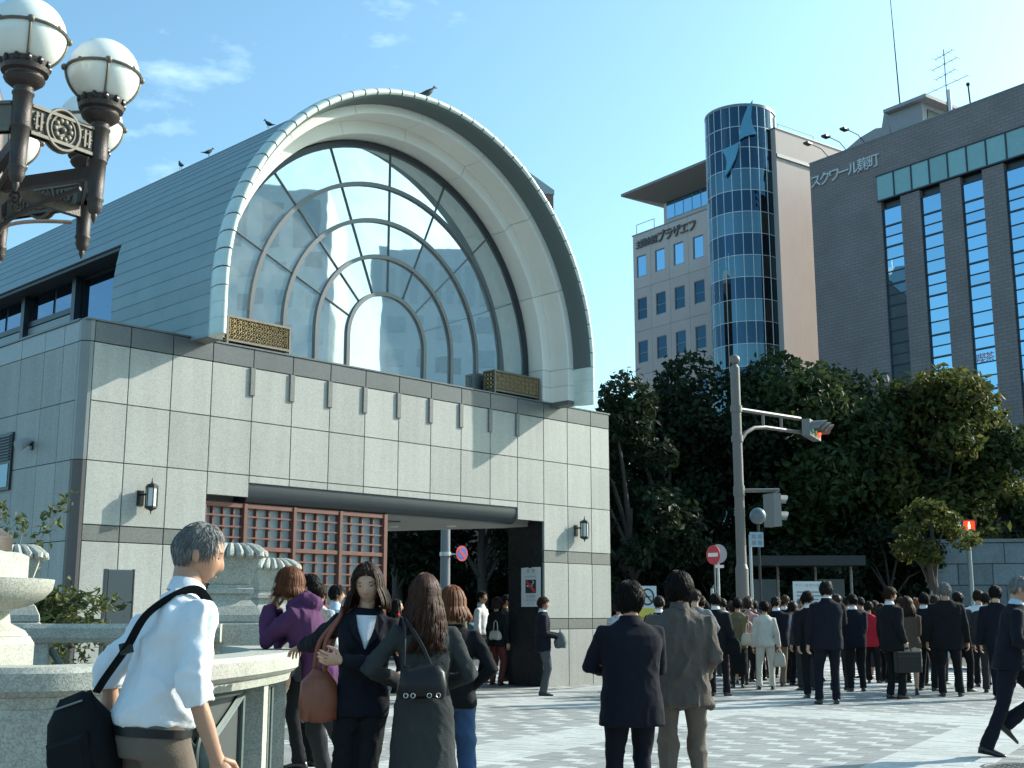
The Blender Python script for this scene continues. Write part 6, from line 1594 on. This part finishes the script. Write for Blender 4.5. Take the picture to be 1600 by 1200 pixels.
        hair_cap(hb, Rh, hc, s, 0.020, HLF, seed, n_, m_, 0.3); hair_strands(hb, Rh, hc, s, 0.09, (50, 300, 1100)[near], seed, (0.014, 0.007, 0.0036)[near], 0.003, 0.6, sway=0.02)
        if near: short_strands(hb, Rh, hc, s, 500, seed + 1, HLF, 0.025, 0.003, 0.022, 0.6)
    elif st == 'long':
        L_ = hair[2] if len(hair) > 2 else 0.30; wv = hair[3] if len(hair) > 3 else 0.006
        hair_cap(hb, Rh, hc, s, 0.020, HLF, seed, n_, m_, 0.3); hair_strands(hb, Rh, hc, s, L_, (60, 320, 1300)[near], seed, (0.015, 0.008, 0.0040)[near], wv, hair[4] if len(hair) > 4 else 0.8, sway=0.045)
        if near: short_strands(hb, Rh, hc, s, 600, seed + 1, HLF, 0.025, 0.003, 0.022, 0.6)
    elif st == 'cap': hair_cap(hb, Rh, hc, s, 0.03, HL, seed, n_, m_, 0.05)
    hb.build('hair' if st != 'cap' else 'knit_cap', hmtl, root, smooth=True, angle=180)
    # collars, tie
    def band(z0, z1, r0, r1, ry, m, nm, y0=-0.004, open_front=0.0):
        b = MB(); R = []
        A = np.linspace(-math.pi * 1.5 + open_front, math.pi * 0.5 - open_front, 21)
        for q in A:
            c, d = math.cos(q), math.sin(q); dz = -0.02 * max(0, d)
            R.append([T(V_(r * c, y0 + r * ry * d, zz + dz)) for r, zz in ((r0, z0), (r1, z1), (r1 + 0.006, z1 - 0.002), (r0 + 0.009, z0))])
        b.loft(R); b.build(nm, m, root, smooth=True, angle=60)
    if collar: band(1.435, 1.49, 0.070, 0.060, 0.98, collar, 'collar', open_front=0.12)
    if jcollar: band(1.405, 1.472, 0.090, 0.070, 0.92, jcollar, 'jacket_collar', open_front=0.25)
    if openv:   # blouse seen in the opening of a jacket
        b = MB(); R = []
        for zz, w in ((1.20, 0.004), (1.26, 0.028), (1.33, 0.05), (1.40, 0.062)):
            yy = {1.20: 0.150, 1.26: 0.150, 1.33: 0.131, 1.40: 0.098}[zz]; R.append([T(V_(q * w, yy + 0.006 - 0.012 * abs(q), zz)) for q in (-1, -0.5, 0, 0.5, 1)] + [T(V_(q * w, yy - 0.03, zz)) for q in (1, 0, -1)])
        b.loft(R); b.build('blouse', openv, root, smooth=True)
        for sx in (-1, 1):
            b = MB(); q = [(sx * 0.002, 0.160, 1.195), (sx * 0.052, 0.146, 1.33), (sx * 0.066, 0.098, 1.42), (sx * 0.105, 0.118, 1.36), (sx * 0.075, 0.156, 1.28)]
            b.loft([[T(V_(*v)) for v in q], [T(V_(v[0], v[1] + 0.010, v[2])) for v in q]]); b.build('lapel', tm, root)
    if tie:
        b = MB(); R = []
        for zz, w, yy in ((1.42, 0.016, 0.086), (1.40, 0.012, 0.098), (1.33, 0.02, 0.128), (1.22, 0.028, 0.140), (1.08, 0.033, 0.132), (1.04, 0.004, 0.13)): R.append([T(V_(q * w, yy + 0.004 + d, zz)) for q, d in ((-1, 0), (0, 0.006), (1, 0), (1, -0.012), (-1, -0.012))])
        b.loft(R); b.build('tie', tie, root)
    PEOPLE.append(pr); return pr
PEOPLE = []
def pxy(px, Y): return ((px - 800) / 1937 * Y, Y)
R_ = math.radians
FG = 'people standing near the camera'
def at(px, Y): return (px - 800) / 1937 * Y, Y
# --- near people
x, y = at(246, 4.7)
m1 = person('grey haired man in a white shirt with a black shoulder bag, walking away', x, y, 1.715, R_(-50), ('shirt', WSHIRT), ('trousers', KHAKI), ('thin', HAIRG), SKIN2, lean=R_(13), twist=R_(-6), hy=R_(-16), hp=R_(16), near=2, collar=WSHIRT, sleeve=0.22, wide=1.06, group=FG, fold=1.3, lfold=0.35,
            ra=('l', (0.29, 0.12, 0.84)), rpole=(0.5, -1, -0.1), la=('l', (-0.32, -0.02, 0.88)), rf=(0.10, 0.22), lf=(-0.10, -0.20), lfz=0.13, lfp=-0.5, curl=0.45, hem=0.935)
x, y = -1.46, 9.6
m2 = person('woman in a purple hooded jacket leaning on the curved rail, hands at her face', x, y, 1.76, R_(86), ('parka', PURPLE), ('trousers', CHAR), ('bob', HAIRBR), SKIN, True, lean=R_(24), hp=R_(-6), hy=R_(22), near=2, group=FG, wide=1.12, fold=0.9, lfold=1.2,
            la=('l', (-0.05, 0.40, 1.37)), lpole=(-0.2, 0.35, -1), ra=('l', (0.06, 0.38, 1.35)), rpole=(0.2, 0.35, -1), lpalm=(0.5, -1, 0), rpalm=(-0.5, -1, 0), rf=(0.10, -0.05), lf=(-0.08, -0.36), lfz=0.15, lfp=-0.6, curl=0.6)
x, y = at(568, 7.4)
m3 = person('woman in a black trouser suit with a white top and brown bag, facing the camera', x, y, 1.645, R_(188), ('jacket', NAVY), ('trousers', BLK), ('long', HAIRDB, 0.15, 0.003, 1.0), SKIN, True, wide=0.9, hy=R_(-10), hp=R_(12), hr=R_(4), side=R_(-2), near=2, group=FG, openv=WSHIRT, hem_w=1.0, hem=0.80, lfold=1.2,
            ra=('w', (-1.36, 7.85, 1.135)), rpole=(0.5, -0.3, -1), la=('w', (-0.98, 7.14, 1.10)), lpole=(-0.9, -0.3, -0.6), lpalm=('w', (0.1, 0.8, 0.2)), rpalm=(0, 0, -1), lf=(0.02, 0.10), rf=(0.07, -0.10), curl=0.7)
x, y = at(664, 7.2)
m4 = person('woman with long wavy brown hair in a long charcoal coat, seen from behind', x, y, 1.575, R_(10), ('coat', COATG), ('skirt', COATG), ('long', HAIRLW, 0.36, 0.013, 0.40), SKIN, True, near=2, group=FG, wide=0.94, flare=1.06, hem=0.36, hy=R_(-8), hp=R_(4), lean=R_(2),
            la=('l', (-0.17, 0.20, 1.06)), lpole=(-1, -0.35, -0.6), ra=('l', (0.15, 0.22, 1.02)), rpole=(0.7, -0.5, -0.6), heel=0.03)
x, y = at(706, 8.3)
m5 = person('brown haired person in a black jacket and blue jeans behind the charcoal coat', x, y, 1.53, R_(-6), ('jacket', BLK), ('jeans', DENIM), ('long', HAIRBR, 0.12, 0.008, 0.5), SKIN, True, near=1, group=FG, hem=0.84, ra=('l', (0.12, 0.04, 0.98)), rpole=(1, -0.5, -0.2), la=('l', (-0.2, 0.1, 0.95)), lfold=1.4)
x, y = at(984, 8.3)
m6 = person('man in a dark suit with folded arms, seen from behind near the camera', x, y, 1.565, R_(14), ('jacket', NAVY), ('trousers', NAVY), ('bushy', HAIRB), SKIN2, hy=R_(14), near=2, group=FG, wide=1.14, jcollar=NAVY, hem=0.70, hem_w=1.08, fold=0.75, lfold=0.8, fvert=0.5, la=('l', (-0.04, 0.24, 1.07)), lpole=(-1, -0.25, -0.2), ra=('l', (0.06, 0.26, 1.03)), rpole=(1, -0.2, -0.9))
x, y = at(1062, 8.95)
m7 = person('man in a grey brown jacket and khaki trousers beside the dark suited man', x, y, 1.655, R_(-4), ('jacket', BRNJ), ('trousers', KHAKI), ('bushy', HAIRB), SKIN2, hy=R_(5), hp=R_(3), near=2, group=FG, wide=1.10, collar=BRNJ, hem=0.74, hem_w=1.08, fold=1.7, lfold=1.7, fvert=0.22, la=('l', (-0.13, 0.20, 0.98)), ra=('l', (0.17, 0.16, 0.96)), rf=(0.12, 0.06), lf=(-0.10, 0))
x, y = 4.90, 12.3
m8 = person('grey haired man in a dark suit running to the right at the right edge', x, y, 1.74, R_(-108), ('jacket', NAVY), ('trousers', NAVY), ('thin', HAIRG), SKIN2, lean=R_(12), hp=R_(14), hy=R_(8), near=1, group=FG, wide=1.08, collar=BSHIRT, openv=BSHIRT, tie=GREYJ, hem=0.82, hem_w=1.18, fold=1.3,
            ra=('l', (0.20, 0.30, 1.04)), rpole=(0.5, -1, -0.2), la=('l', (-0.18, 0.34, 1.12)), lpole=(-0.5, -1, -0.4), rf=(0.09, -0.26), lf=(-0.09, -0.06), lfz=0.30, lfp=-0.75, rfz=0.10, rfp=-0.15, curl=1.3)
# --- people by the lattice screen and inside the entrance
EG = 'people near the station entrance'
def P_(label, px, Y, h, yaw, **k):
    x, y = at(px, Y); return person(label, x, y, h, R_(yaw), group=k.pop('group', EG), **k)
P_('black haired person in dark clothes standing just behind the woman in purple', 484, 11.4, 1.72, 70, top=('jacket', DKGREY), low=('trousers', BLK), hair=('short', HAIRB), near=1)
P_('man in a patterned shirt and beige trousers before the lattice screen', 497, 15.6, 1.74, -30, top=('shirt', PATT), low=('trousers', BEIGE), hair=('short', HAIRDB), near=1, sleeve=0.5)
P_('man in a pale blue shirt beside the patterned shirt, before the lattice screen', 524, 17.0, 1.76, -70, top=('shirt', BSHIRT), low=('trousers', CHAR), hair=('short', HAIRB), near=1, collar=BSHIRT)
P_('long haired woman with a red scarf inside the station entrance', 620, 22.0, 1.62, -95, top=('jacket', BLK), low=('trousers', BLK), hair=('long', HAIRB, 0.2), fem=True, collar=REDC, jcollar=REDC)
P_('woman in a red collared jacket just right of the red scarfed woman', 640, 23.0, 1.60, -120, top=('jacket', REDC), low=('trousers', BLK), hair=('bob', HAIRDB), fem=True)
P_('person in an olive brown coat inside the entrance behind the charcoal coat', 716, 20.0, 1.58, -60, top=('coat', OLIVE), low=('trousers', BLK), hair=('short', HAIRB), hem=0.6)
a1 = P_('man in a white shirt carrying a black case inside the entrance', 752, 25.4, 1.84, -110, top=('shirt', WSHIRT), low=('trousers', BLK), hair=('short', HAIRB), collar=WSHIRT)
a2 = P_('woman in a dark jacket and maroon trousers with a pale bag inside the entrance', 776, 24.6, 1.70, -40, top=('jacket', BLK), low=('trousers', MAROON), hair=('bob', HAIRDB), fem=True)
P_('person in a grey blue jacket behind the woman in maroon trousers', 790, 26.2, 1.78, -80, top=('jacket', CHAR), low=('trousers', BLK), hair=('short', HAIRB))
x, y = at(848, 21.5)
a3 = person('man in a navy jacket holding a grey bag against the pale pier under the lantern', x, y, 1.67, R_(-88), ('jacket', NAVY), ('trousers', cloth('grey_trousers', (0.07, 0.078, 0.085))), ('short', HAIRDB), SKIN2, near=1, group=EG, collar=BSHIRT, ra=('l', (0.10, 0.24, 1.02)), rpole=(0.6, -1, -0.4), la=('l', (-0.08, 0.26, 1.04)), lpole=(-0.6, -1, -0.4), curl=1.0)
# --- the crowd waiting at the kerb
CG = 'crowd waiting at the crossing'
CR = np.random.default_rng(11)
def crowd(label, px, Y, h, yaw, **k):
    k.setdefault('hy', CR.normal() * 0.28); k.setdefault('hp', CR.uniform(-0.05, 0.22)); k.setdefault('hr', CR.normal() * 0.05); k.setdefault('lean', CR.uniform(-0.03, 0.07)); k.setdefault('side', CR.normal() * 0.025)
    k.setdefault('wide', CR.uniform(0.92, 1.14)); w = CR.uniform(0.05, 0.16); k.setdefault('lf', (-w, CR.uniform(-0.06, 0.08))); k.setdefault('rf', (CR.uniform(0.06, 0.15), CR.uniform(-0.06, 0.08)))
    q = CR.random()
    if 'ra' not in k and q < 0.62:
        if q < 0.22: k['la'] = ('l', (-0.06, 0.21, 1.02)); k['ra'] = ('l', (0.06, 0.22, 1.00))
        elif q < 0.36: k['ra'] = ('l', (0.10, 0.25, 1.16))
        elif q < 0.48: k['ra'] = ('l', (0.16, 0.02, 0.93)); k['rpole'] = (1, -0.5, -0.1)
        else: k['la'] = ('l', (-0.22, -0.10, 0.84)); k['ra'] = ('l', (0.24, 0.12, 0.84))
    return P_(label, px, Y, h, yaw + CR.normal() * 10, group=CG, **k)
S = lambda m=NAVY, lm=None, kk='jacket': dict(top=(kk, m), low=('trousers', lm or m))
crowd('person in a dark patterned top at the corner of the station wall', 966, 23.0, 1.62, 20, top=('shirt', PATT), low=('trousers', BLK), hair=('bob', HAIRDB), fem=True)
crowd('black haired man in a black jacket between the suited pair', 1028, 20.0, 1.66, -20, hair=('short', HAIRB), **S(BLK), collar=WSHIRT)
crowd('man in a mid grey jacket right behind the grey brown jacket', 1088, 19.6, 1.76, -15, hair=('short', HAIRB), **S(GREYJ, BLK))
c1 = crowd('black suited man with a black shoulder bag, first full figure right of the station', 1118, 21.4, 1.73, -25, hair=('short', HAIRB), **S(BLK), collar=WSHIRT, near=1, hp=0.2, ra=('l', (0.27, 0.06, 0.80)))
crowd('person with a black knit cap behind the black suited man with the bag', 1101, 23.5, 1.62, 10, hair=('cap', BLK), **S(CHAR))
c2 = crowd('woman in an olive jacket with a white shoulder bag and black skirt', 1152, 23.6, 1.68, -12, top=('jacket', OLIVE), low=('longskirt', BLK), hair=('short', HAIRB), fem=True, near=1)
crowd('woman in a pink top with a dark skirt beside the olive jacket', 1170, 24.8, 1.70, -25, top=('shirt', PINKC), low=('skirt', BLK), hair=('bob', HAIRDB), fem=True)
c3 = crowd('woman in a cream trouser suit holding a small tan bag', 1194, 23.2, 1.62, -14, top=('jacket', CREAM), low=('trousers', CREAM), hair=('short', HAIRB), fem=True, near=1, hem=0.84, ra=('l', (0.27, 0.06, 0.80)))
crowd('person in a navy jacket right of the cream suit', 1214, 24.2, 1.72, -35, hair=('short', HAIRB), top=('jacket', NAVY), low=('trousers', KHAKI), collar=WSHIRT)
crowd('man in a black jacket looking right behind the navy jacket', 1226, 25.5, 1.76, -60, hair=('short', HAIRDB), **S(BLK), collar=WSHIRT)
crowd('woman in a pale blue shirt before the notice board', 1238, 24.5, 1.62, -50, top=('shirt', BSHIRT), low=('trousers', BLK), hair=('bob', HAIRB), fem=True)
crowd('man with dark hair standing in front of the signal pole', 1168, 26.0, 1.75, -40, hair=('short', HAIRB), **S(BLK), collar=WSHIRT)
crowd('black suited man close behind the tall suited man, looking right', 1266, 20.9, 1.76, -28, hair=('short', HAIRB), **S(BLK), collar=WSHIRT, near=1, hy=-0.5)
crowd('man in a dark jacket left of the pair of suits, before the notice board', 1258, 23.0, 1.72, 10, hair=('short', HAIRB), **S(CHAR))
crowd('tall man in a navy suit standing apart in front of the crowd', 1292, 19.4, 1.88, -8, hair=('short', HAIRB), **S(NAVY), collar=WSHIRT, jcollar=NAVY, near=1, ra=('l', (0.06, 0.22, 1.28)), rpole=(1, -0.2, -0.5))
crowd('person with brown hair seen past the shoulder of the tall suited man', 1308, 23.0, 1.74, -40, hair=('short', HAIRDB), **S(CHAR))
crowd('man in a black suit holding a pale bag, right of the tall suited man', 1335, 22.6, 1.74, -18, hair=('short', HAIRB), **S(NAVY, BLK), collar=WSHIRT, near=1)
crowd('woman in a red jacket', 1357, 25.5, 1.64, -30, top=('jacket', REDC), low=('trousers', BLK), hair=('short', HAIRB), fem=True)
crowd('person in a white top behind the young man with the briefcase', 1376, 25.8, 1.60, -50, top=('shirt', WSHIRT), low=('trousers', BLK), hair=('short', HAIRB))
c4 = crowd('young man in a black suit and red tie carrying a black briefcase', 1391, 20.7, 1.82, -62, hair=('short', HAIRDB), **S(BLK), collar=WSHIRT, near=1, tie=REDC, openv=WSHIRT, hem=0.72, ra=('l', (0.22, 0.05, 0.86)))
crowd('woman with long brown hair in a brown jacket and beige skirt', 1419, 21.6, 1.67, -20, top=('jacket', BROWNJ), low=('skirt', BEIGE), hair=('long', HAIRDB, 0.22, 0.006, 0.5), fem=True, near=1, hem=0.82, heel=0.05)
crowd('man in a dark suit between the brown jacket and the broad man', 1444, 22.8, 1.76, -38, hair=('short', HAIRB), **S(BLK), collar=WSHIRT, near=1)
crowd('woman with light brown hair half hidden behind the long haired woman', 1431, 24.5, 1.68, -60, top=('jacket', CHAR), low=('trousers', BLK), hair=('bob', HAIRBR), fem=True)
crowd('broad grey haired man in a black suit, largest back of the crowd on the right', 1478, 21.2, 1.90, -10, hair=('short', HAIRG), **S(BLK), near=1, wide=1.22, skin=SKIN2, hem=0.72)
crowd('man in a dark jacket just right of the broad grey haired man', 1498, 22.6, 1.78, -30, hair=('short', HAIRB), **S(DKGREY, BLK))
c5 = crowd('man in a white shirt with a jacket over his arm, far right of the crowd', 1530, 24.0, 1.84, -8, top=('shirt', WSHIRT), low=('trousers', BLK), hair=('short', HAIRDB), near=1, ra=('l', (0.27, 0.06, 0.80)))
crowd('man in a black suit behind the running man', 1557, 20.5, 1.84, -25, hair=('short', HAIRB), **S(NAVY), near=1)
crowd('short black haired person behind the cream suit', 1182, 26.5, 1.68, 0, hair=('short', HAIRB), **S(BLK))
crowd('dark haired man in grey far back in front of the shelter', 1142, 26.8, 1.66, -20, hair=('short', HAIRDB), **S(GREYJ, BLK))
crowd('man in black far back between the tall suit and the red jacket', 1322, 26.5, 1.74, -35, hair=('short', HAIRB), **S(BLK))
crowd('man in a dark suit far back beside the broad man', 1462, 25.0, 1.76, -45, hair=('short', HAIRDB), **S(CHAR))
crowd('woman in a grey jacket with a brown bob far back before the bus shelter', 1205, 27.5, 1.60, -20, top=('jacket', GREYJ), low=('skirt', BLK), hair=('bob', HAIRBR), fem=True)
crowd('man in a blue shirt at the far back beside the round mirror pole', 1130, 28.2, 1.74, 15, top=('shirt', BSHIRT), low=('trousers', CHAR), hair=('short', HAIRB))
crowd('bald grey man in a brown jacket at the far back near the notice board', 1250, 27.4, 1.70, -15, hair=('thin', HAIRG), **S(BROWNJ, CHAR))
crowd('woman in a white blouse far back left of the tall suited man', 1275, 26.0, 1.62, 25, top=('shirt', WSHIRT), low=('skirt', NAVY), hair=('long', HAIRB, 0.15), fem=True)
crowd('man in charcoal far back behind the pale bag holder', 1345, 27.6, 1.76, 12, hair=('short', HAIRB), **S(DKGREY, BLK))
crowd('long haired woman in black at the far back right of the red jacket', 1366, 27.0, 1.66, -30, top=('jacket', BLK), low=('longskirt', CHAR), hair=('long', HAIRDB, 0.22), fem=True)
crowd('man in a beige jacket far back behind the woman with long brown hair', 1408, 25.6, 1.72, 10, hair=('short', HAIRDB), **S(BEIGE, BLK))
crowd('dark haired man between the grey jacket and the black knit cap', 1093, 22.0, 1.70, -40, hair=('short', HAIRB), **S(CHAR, BLK), collar=WSHIRT)
crowd('woman with tied back hair in navy behind the olive jacket', 1143, 25.2, 1.60, 20, top=('jacket', NAVY), low=('skirt', NAVY), hair=('short', HAIRDB), fem=True)
crowd('man in a dark suit far right between the white shirt and the runner', 1543, 22.2, 1.76, -20, hair=('short', HAIRB), **S(CHAR), collar=WSHIRT)
run_jobs()

# --- bags and held things (things of their own)
def bag(name, label, cat, pr, c, build, group=None, rot=None):
    w = pr.W(c); t = thing(name, label, cat, w, pr.root.rotation_euler.z if rot is None else rot, group); build(t); return t
def pouch(t, w, d, h, m, top=0.7, name='bag_body', sag=0.1):
    mb = MB(); R = []
    for k, (z, f, g) in enumerate(((-h / 2, 0.80, 0.75), (-h / 2 + 0.04 * h, 0.95, 0.95), (-h * 0.15, 1.0, 1.0 + sag), (h * 0.25, 0.92, 0.85), (h * 0.46, top, 0.45), (h / 2, top * 0.96, 0.25))):
        R.append([(w / 2 * f * math.copysign(abs(math.cos(q)) ** 0.6, math.cos(q)), d / 2 * g * math.copysign(abs(math.sin(q)) ** 0.7, math.sin(q)), z + 0.01 * math.sin(q * 3 + k)) for q in np.linspace(0, 2 * math.pi, 28, endpoint=False)])
    mb.loft(R); return mb.build(name, m, t, smooth=True, angle=60)
def strap_local(t, pts, m, r=0.012, flat=0.35, name='strap'):
    mb = MB(); mb.tube(bez(pts, 8 * (len(pts) - 1)), r, 8, flat=flat); return mb.build(name, m, t, smooth=True)
def strap_body(t, pr, pts, m, r=0.02, name='strap', flat=0.3):
    o = pr.W  # points are in the wearer's frame; convert to the bag's frame
    tw = Matrix.Translation(t.location) @ Matrix.Rotation(t.rotation_euler.z, 4, 'Z'); inv = tw.inverted()
    return strap_local(t, [inv @ pr.W(p) for p in pts], m, r, flat, name)
# black nylon shoulder bag of the white shirted man
T1 = m1.T
def b1(t):
    pouch(t, 0.29, 0.14, 0.34, NYLON, 0.55, sag=0.25)
    mb = MB(); mb.cbox(-0.10, 0.10, -0.098, -0.06, -0.13, 0.02, 0.02); mb.build('front_pocket', NYLON, t)
    mb = MB(); mb.tube([(-0.07, -0.045, 0.14), (0.07, -0.045, 0.14)], 0.004, 6); mb.build('zip', STEEL, t)
bg1 = bag('shoulder_bag', 'black nylon shoulder bag at the hip of the man in the white shirt', 'bag', m1, (-0.15, -0.20, 0.89), b1)
bg1.rotation_euler = (0, R_(-16), bg1.rotation_euler.z + R_(25))
inv1 = (Matrix.Translation(bg1.location) @ bg1.rotation_euler.to_matrix().to_4x4()).inverted()
pb = [T1((0.13, 0.06, 1.405)), T1((0.12, 0.0, 1.455)), T1((0.115, -0.07, 1.43)), T1((0.075, -0.155, 1.33)), T1((-0.0, -0.175, 1.20)), T1((-0.10, -0.185, 1.09)), T1((-0.13, -0.19, 1.04))]
strap_local(bg1, [inv1 @ m1.W(p) for p in pb], NYLON, 0.021, 0.28)
mb = MB(); q = inv1 @ m1.W(pb[4]); mb.obox(q, 0.022, 0.012, 0.02, 0.3); mb.build('buckle', LEATHB, bg1)
# belt of the white shirted man
mb = MB(); T_ = m1.T; R = []
for q in np.linspace(0, 2 * math.pi, 33): R.append([T_((rx * math.cos(q) * 1.12, ry * math.sin(q), zz)) for rx, ry, zz in ((0.179, 0.134, 0.915), (0.179, 0.134, 0.945), (0.168, 0.125, 0.945), (0.168, 0.125, 0.915))])
mb.loft(R, cap=False); mb.build('belt', LEATHB, m1.root, smooth=True, angle=50)
# brown bag of the suited woman: hangs from her right shoulder (left in the picture)
sh_r = m3.arms[1][0]
def b3(t): pouch(t, 0.23, 0.085, 0.29, LEATHBR, 0.42, sag=0.0)
bg3 = bag('brown_shoulder_bag', 'brown leather bag hanging from the shoulder of the suited woman', 'bag', m3, (0.25, 0.10, 0.90), b3, rot=m3.root.rotation_euler.z + R_(20))
for dx in (-0.03, 0.03): strap_body(bg3, m3, [(0.25 + dx, 0.10, 1.03), (0.235 + dx * 0.6, 0.115, 1.20), (sh_r.x + 0.005, sh_r.y + 0.075, 1.345), (sh_r.x - 0.01, sh_r.y + 0.0, 1.405), (sh_r.x + 0.01, sh_r.y - 0.09, 1.30), (0.25 + dx, -0.02, 1.03)], LEATHBR, 0.014)
# black handbag on the back of the coat
def b4(t):
    pouch(t, 0.27, 0.12, 0.17, LEATHB, 0.75, sag=0.2)
    for dx in (-0.1, -0.06, 0.03, 0.08):
        mb = MB(); mb.tube([(dx + 0.012 * math.cos(q), -0.07, -0.07 + 0.012 * math.sin(q)) for q in np.linspace(0, 6.28, 10)], 0.003, 5); mb.build('ring', METALR, t)
bg4 = bag('black_handbag', 'black leather handbag carried on the shoulder of the woman in the charcoal coat', 'bag', m4, (-0.03, -0.215, 0.99), b4)
strap_body(bg4, m4, [(-0.14, -0.21, 1.05), (-0.135, -0.185, 1.18), (-0.13, -0.12, 1.30), (-0.135, -0.02, 1.345), (-0.14, 0.08, 1.28)], LEATHB, 0.010)
strap_body(bg4, m4, [(0.02, -0.22, 1.06), (-0.03, -0.19, 1.18), (-0.10, -0.13, 1.30), (-0.12, -0.02, 1.345)], LEATHB, 0.010)
def box_case(w, d, h, m):
    def f(t):
        mb = MB(); mb.cbox(-w / 2, w / 2, -d / 2, d / 2, -h / 2, h / 2, 0.015); mb.build('case_body', m, t)
        mb = MB(); mb.box(-w / 2 - 0.004, w / 2 + 0.004, -d / 2 - 0.004, d / 2 + 0.004, h * 0.26, h * 0.29); mb.build('flap_edge', BLACKM, t)
        mb = MB(); mb.tube([(-0.07, 0, h / 2 - 0.01), (-0.06, 0, h / 2 + 0.05), (0.06, 0, h / 2 + 0.05), (0.07, 0, h / 2 - 0.01)], 0.011, 8); mb.build('handle', LEATHB, t, smooth=True)
    return f
def soft(w, d, h, m, hl=0.08):
    def f(t):
        pouch(t, w, d, h, m, 0.7)
        mb = MB(); mb.tube([(-w * 0.2, 0, h / 2 - 0.02), (-w * 0.15, 0, h / 2 + hl * 0.8), (0, 0, h / 2 + hl), (w * 0.15, 0, h / 2 + hl * 0.8), (w * 0.2, 0, h / 2 - 0.02)], 0.009, 6); mb.build('handle', m, t, smooth=True)
    return f
hw = lambda pr, i, dz=-0.09: tuple(pr.arms[i][2] + Vector((0, 0.0, dz)))
w4 = c4.arms[1][2]
bag('briefcase', 'black briefcase in the hand of the young man with the red tie', 'briefcase', c4, (w4.x + 0.02, w4.y + 0.02, w4.z - 0.31), box_case(0.44, 0.12, 0.34, LEATHB), rot=c4.root.rotation_euler.z + R_(70))
bag('black_shoulder_bag', 'black bag at the side of the first black suited man of the crowd', 'bag', c1, (0.26, 0.0, 0.84), soft(0.34, 0.13, 0.26, NYLON, 0.2))
bag('white_shoulder_bag', 'white shoulder bag of the woman in the olive jacket', 'bag', c2, (0.20, -0.14, 0.92), soft(0.32, 0.12, 0.22, LEATHW, 0.22))
w = c3.arms[1][2]; bag('tan_handbag', 'small tan bag held by the woman in the cream suit', 'bag', c3, (w.x, w.y, w.z - 0.24), soft(0.22, 0.10, 0.24, LEATHW, 0.07))
w = a1.arms[0][2]; bag('black_case', 'black case carried by the man in the white shirt inside the entrance', 'bag', a1, (w.x, w.y, w.z - 0.24), box_case(0.40, 0.12, 0.28, LEATHB), rot=a1.root.rotation_euler.z + 1.5)
bag('pale_shoulder_bag', 'pale beige bag of the woman in maroon trousers', 'bag', a2, (0.12, -0.17, 0.98), soft(0.28, 0.13, 0.17, LEATHW, 0.2))
bag('grey_bag', 'crumpled grey bag held at the waist by the man against the pale pier', 'bag', a3, (0.0, 0.30, 0.94), soft(0.26, 0.2, 0.26, cloth('grey_bag', (0.10, 0.11, 0.115), 0.4, 40), 0.05))
def folded(t):
    mb = MB(); mb.loft([[(x_, d_ * 0.05, z_ - 0.1 * abs(d_)) for x_, d_, z_ in ((-0.06 + 0.03 * k, -1, -0.30), (-0.06 + 0.03 * k, -0.6, 0.0), (-0.06 + 0.03 * k, 0, 0.10), (-0.06 + 0.03 * k, 0.6, 0.0), (-0.06 + 0.03 * k, 1, -0.26), (-0.06 + 0.03 * k, 0.3, -0.1))] for k in range(5)]); mb.build('folded_cloth', NAVY, t, smooth=True)
w = c5.arms[1]; bag('folded_jacket', 'dark jacket over the shoulder of the white shirted man far right', 'jacket', c5, tuple(w[0] + Vector((0.0, -0.05, 0.0))), folded)
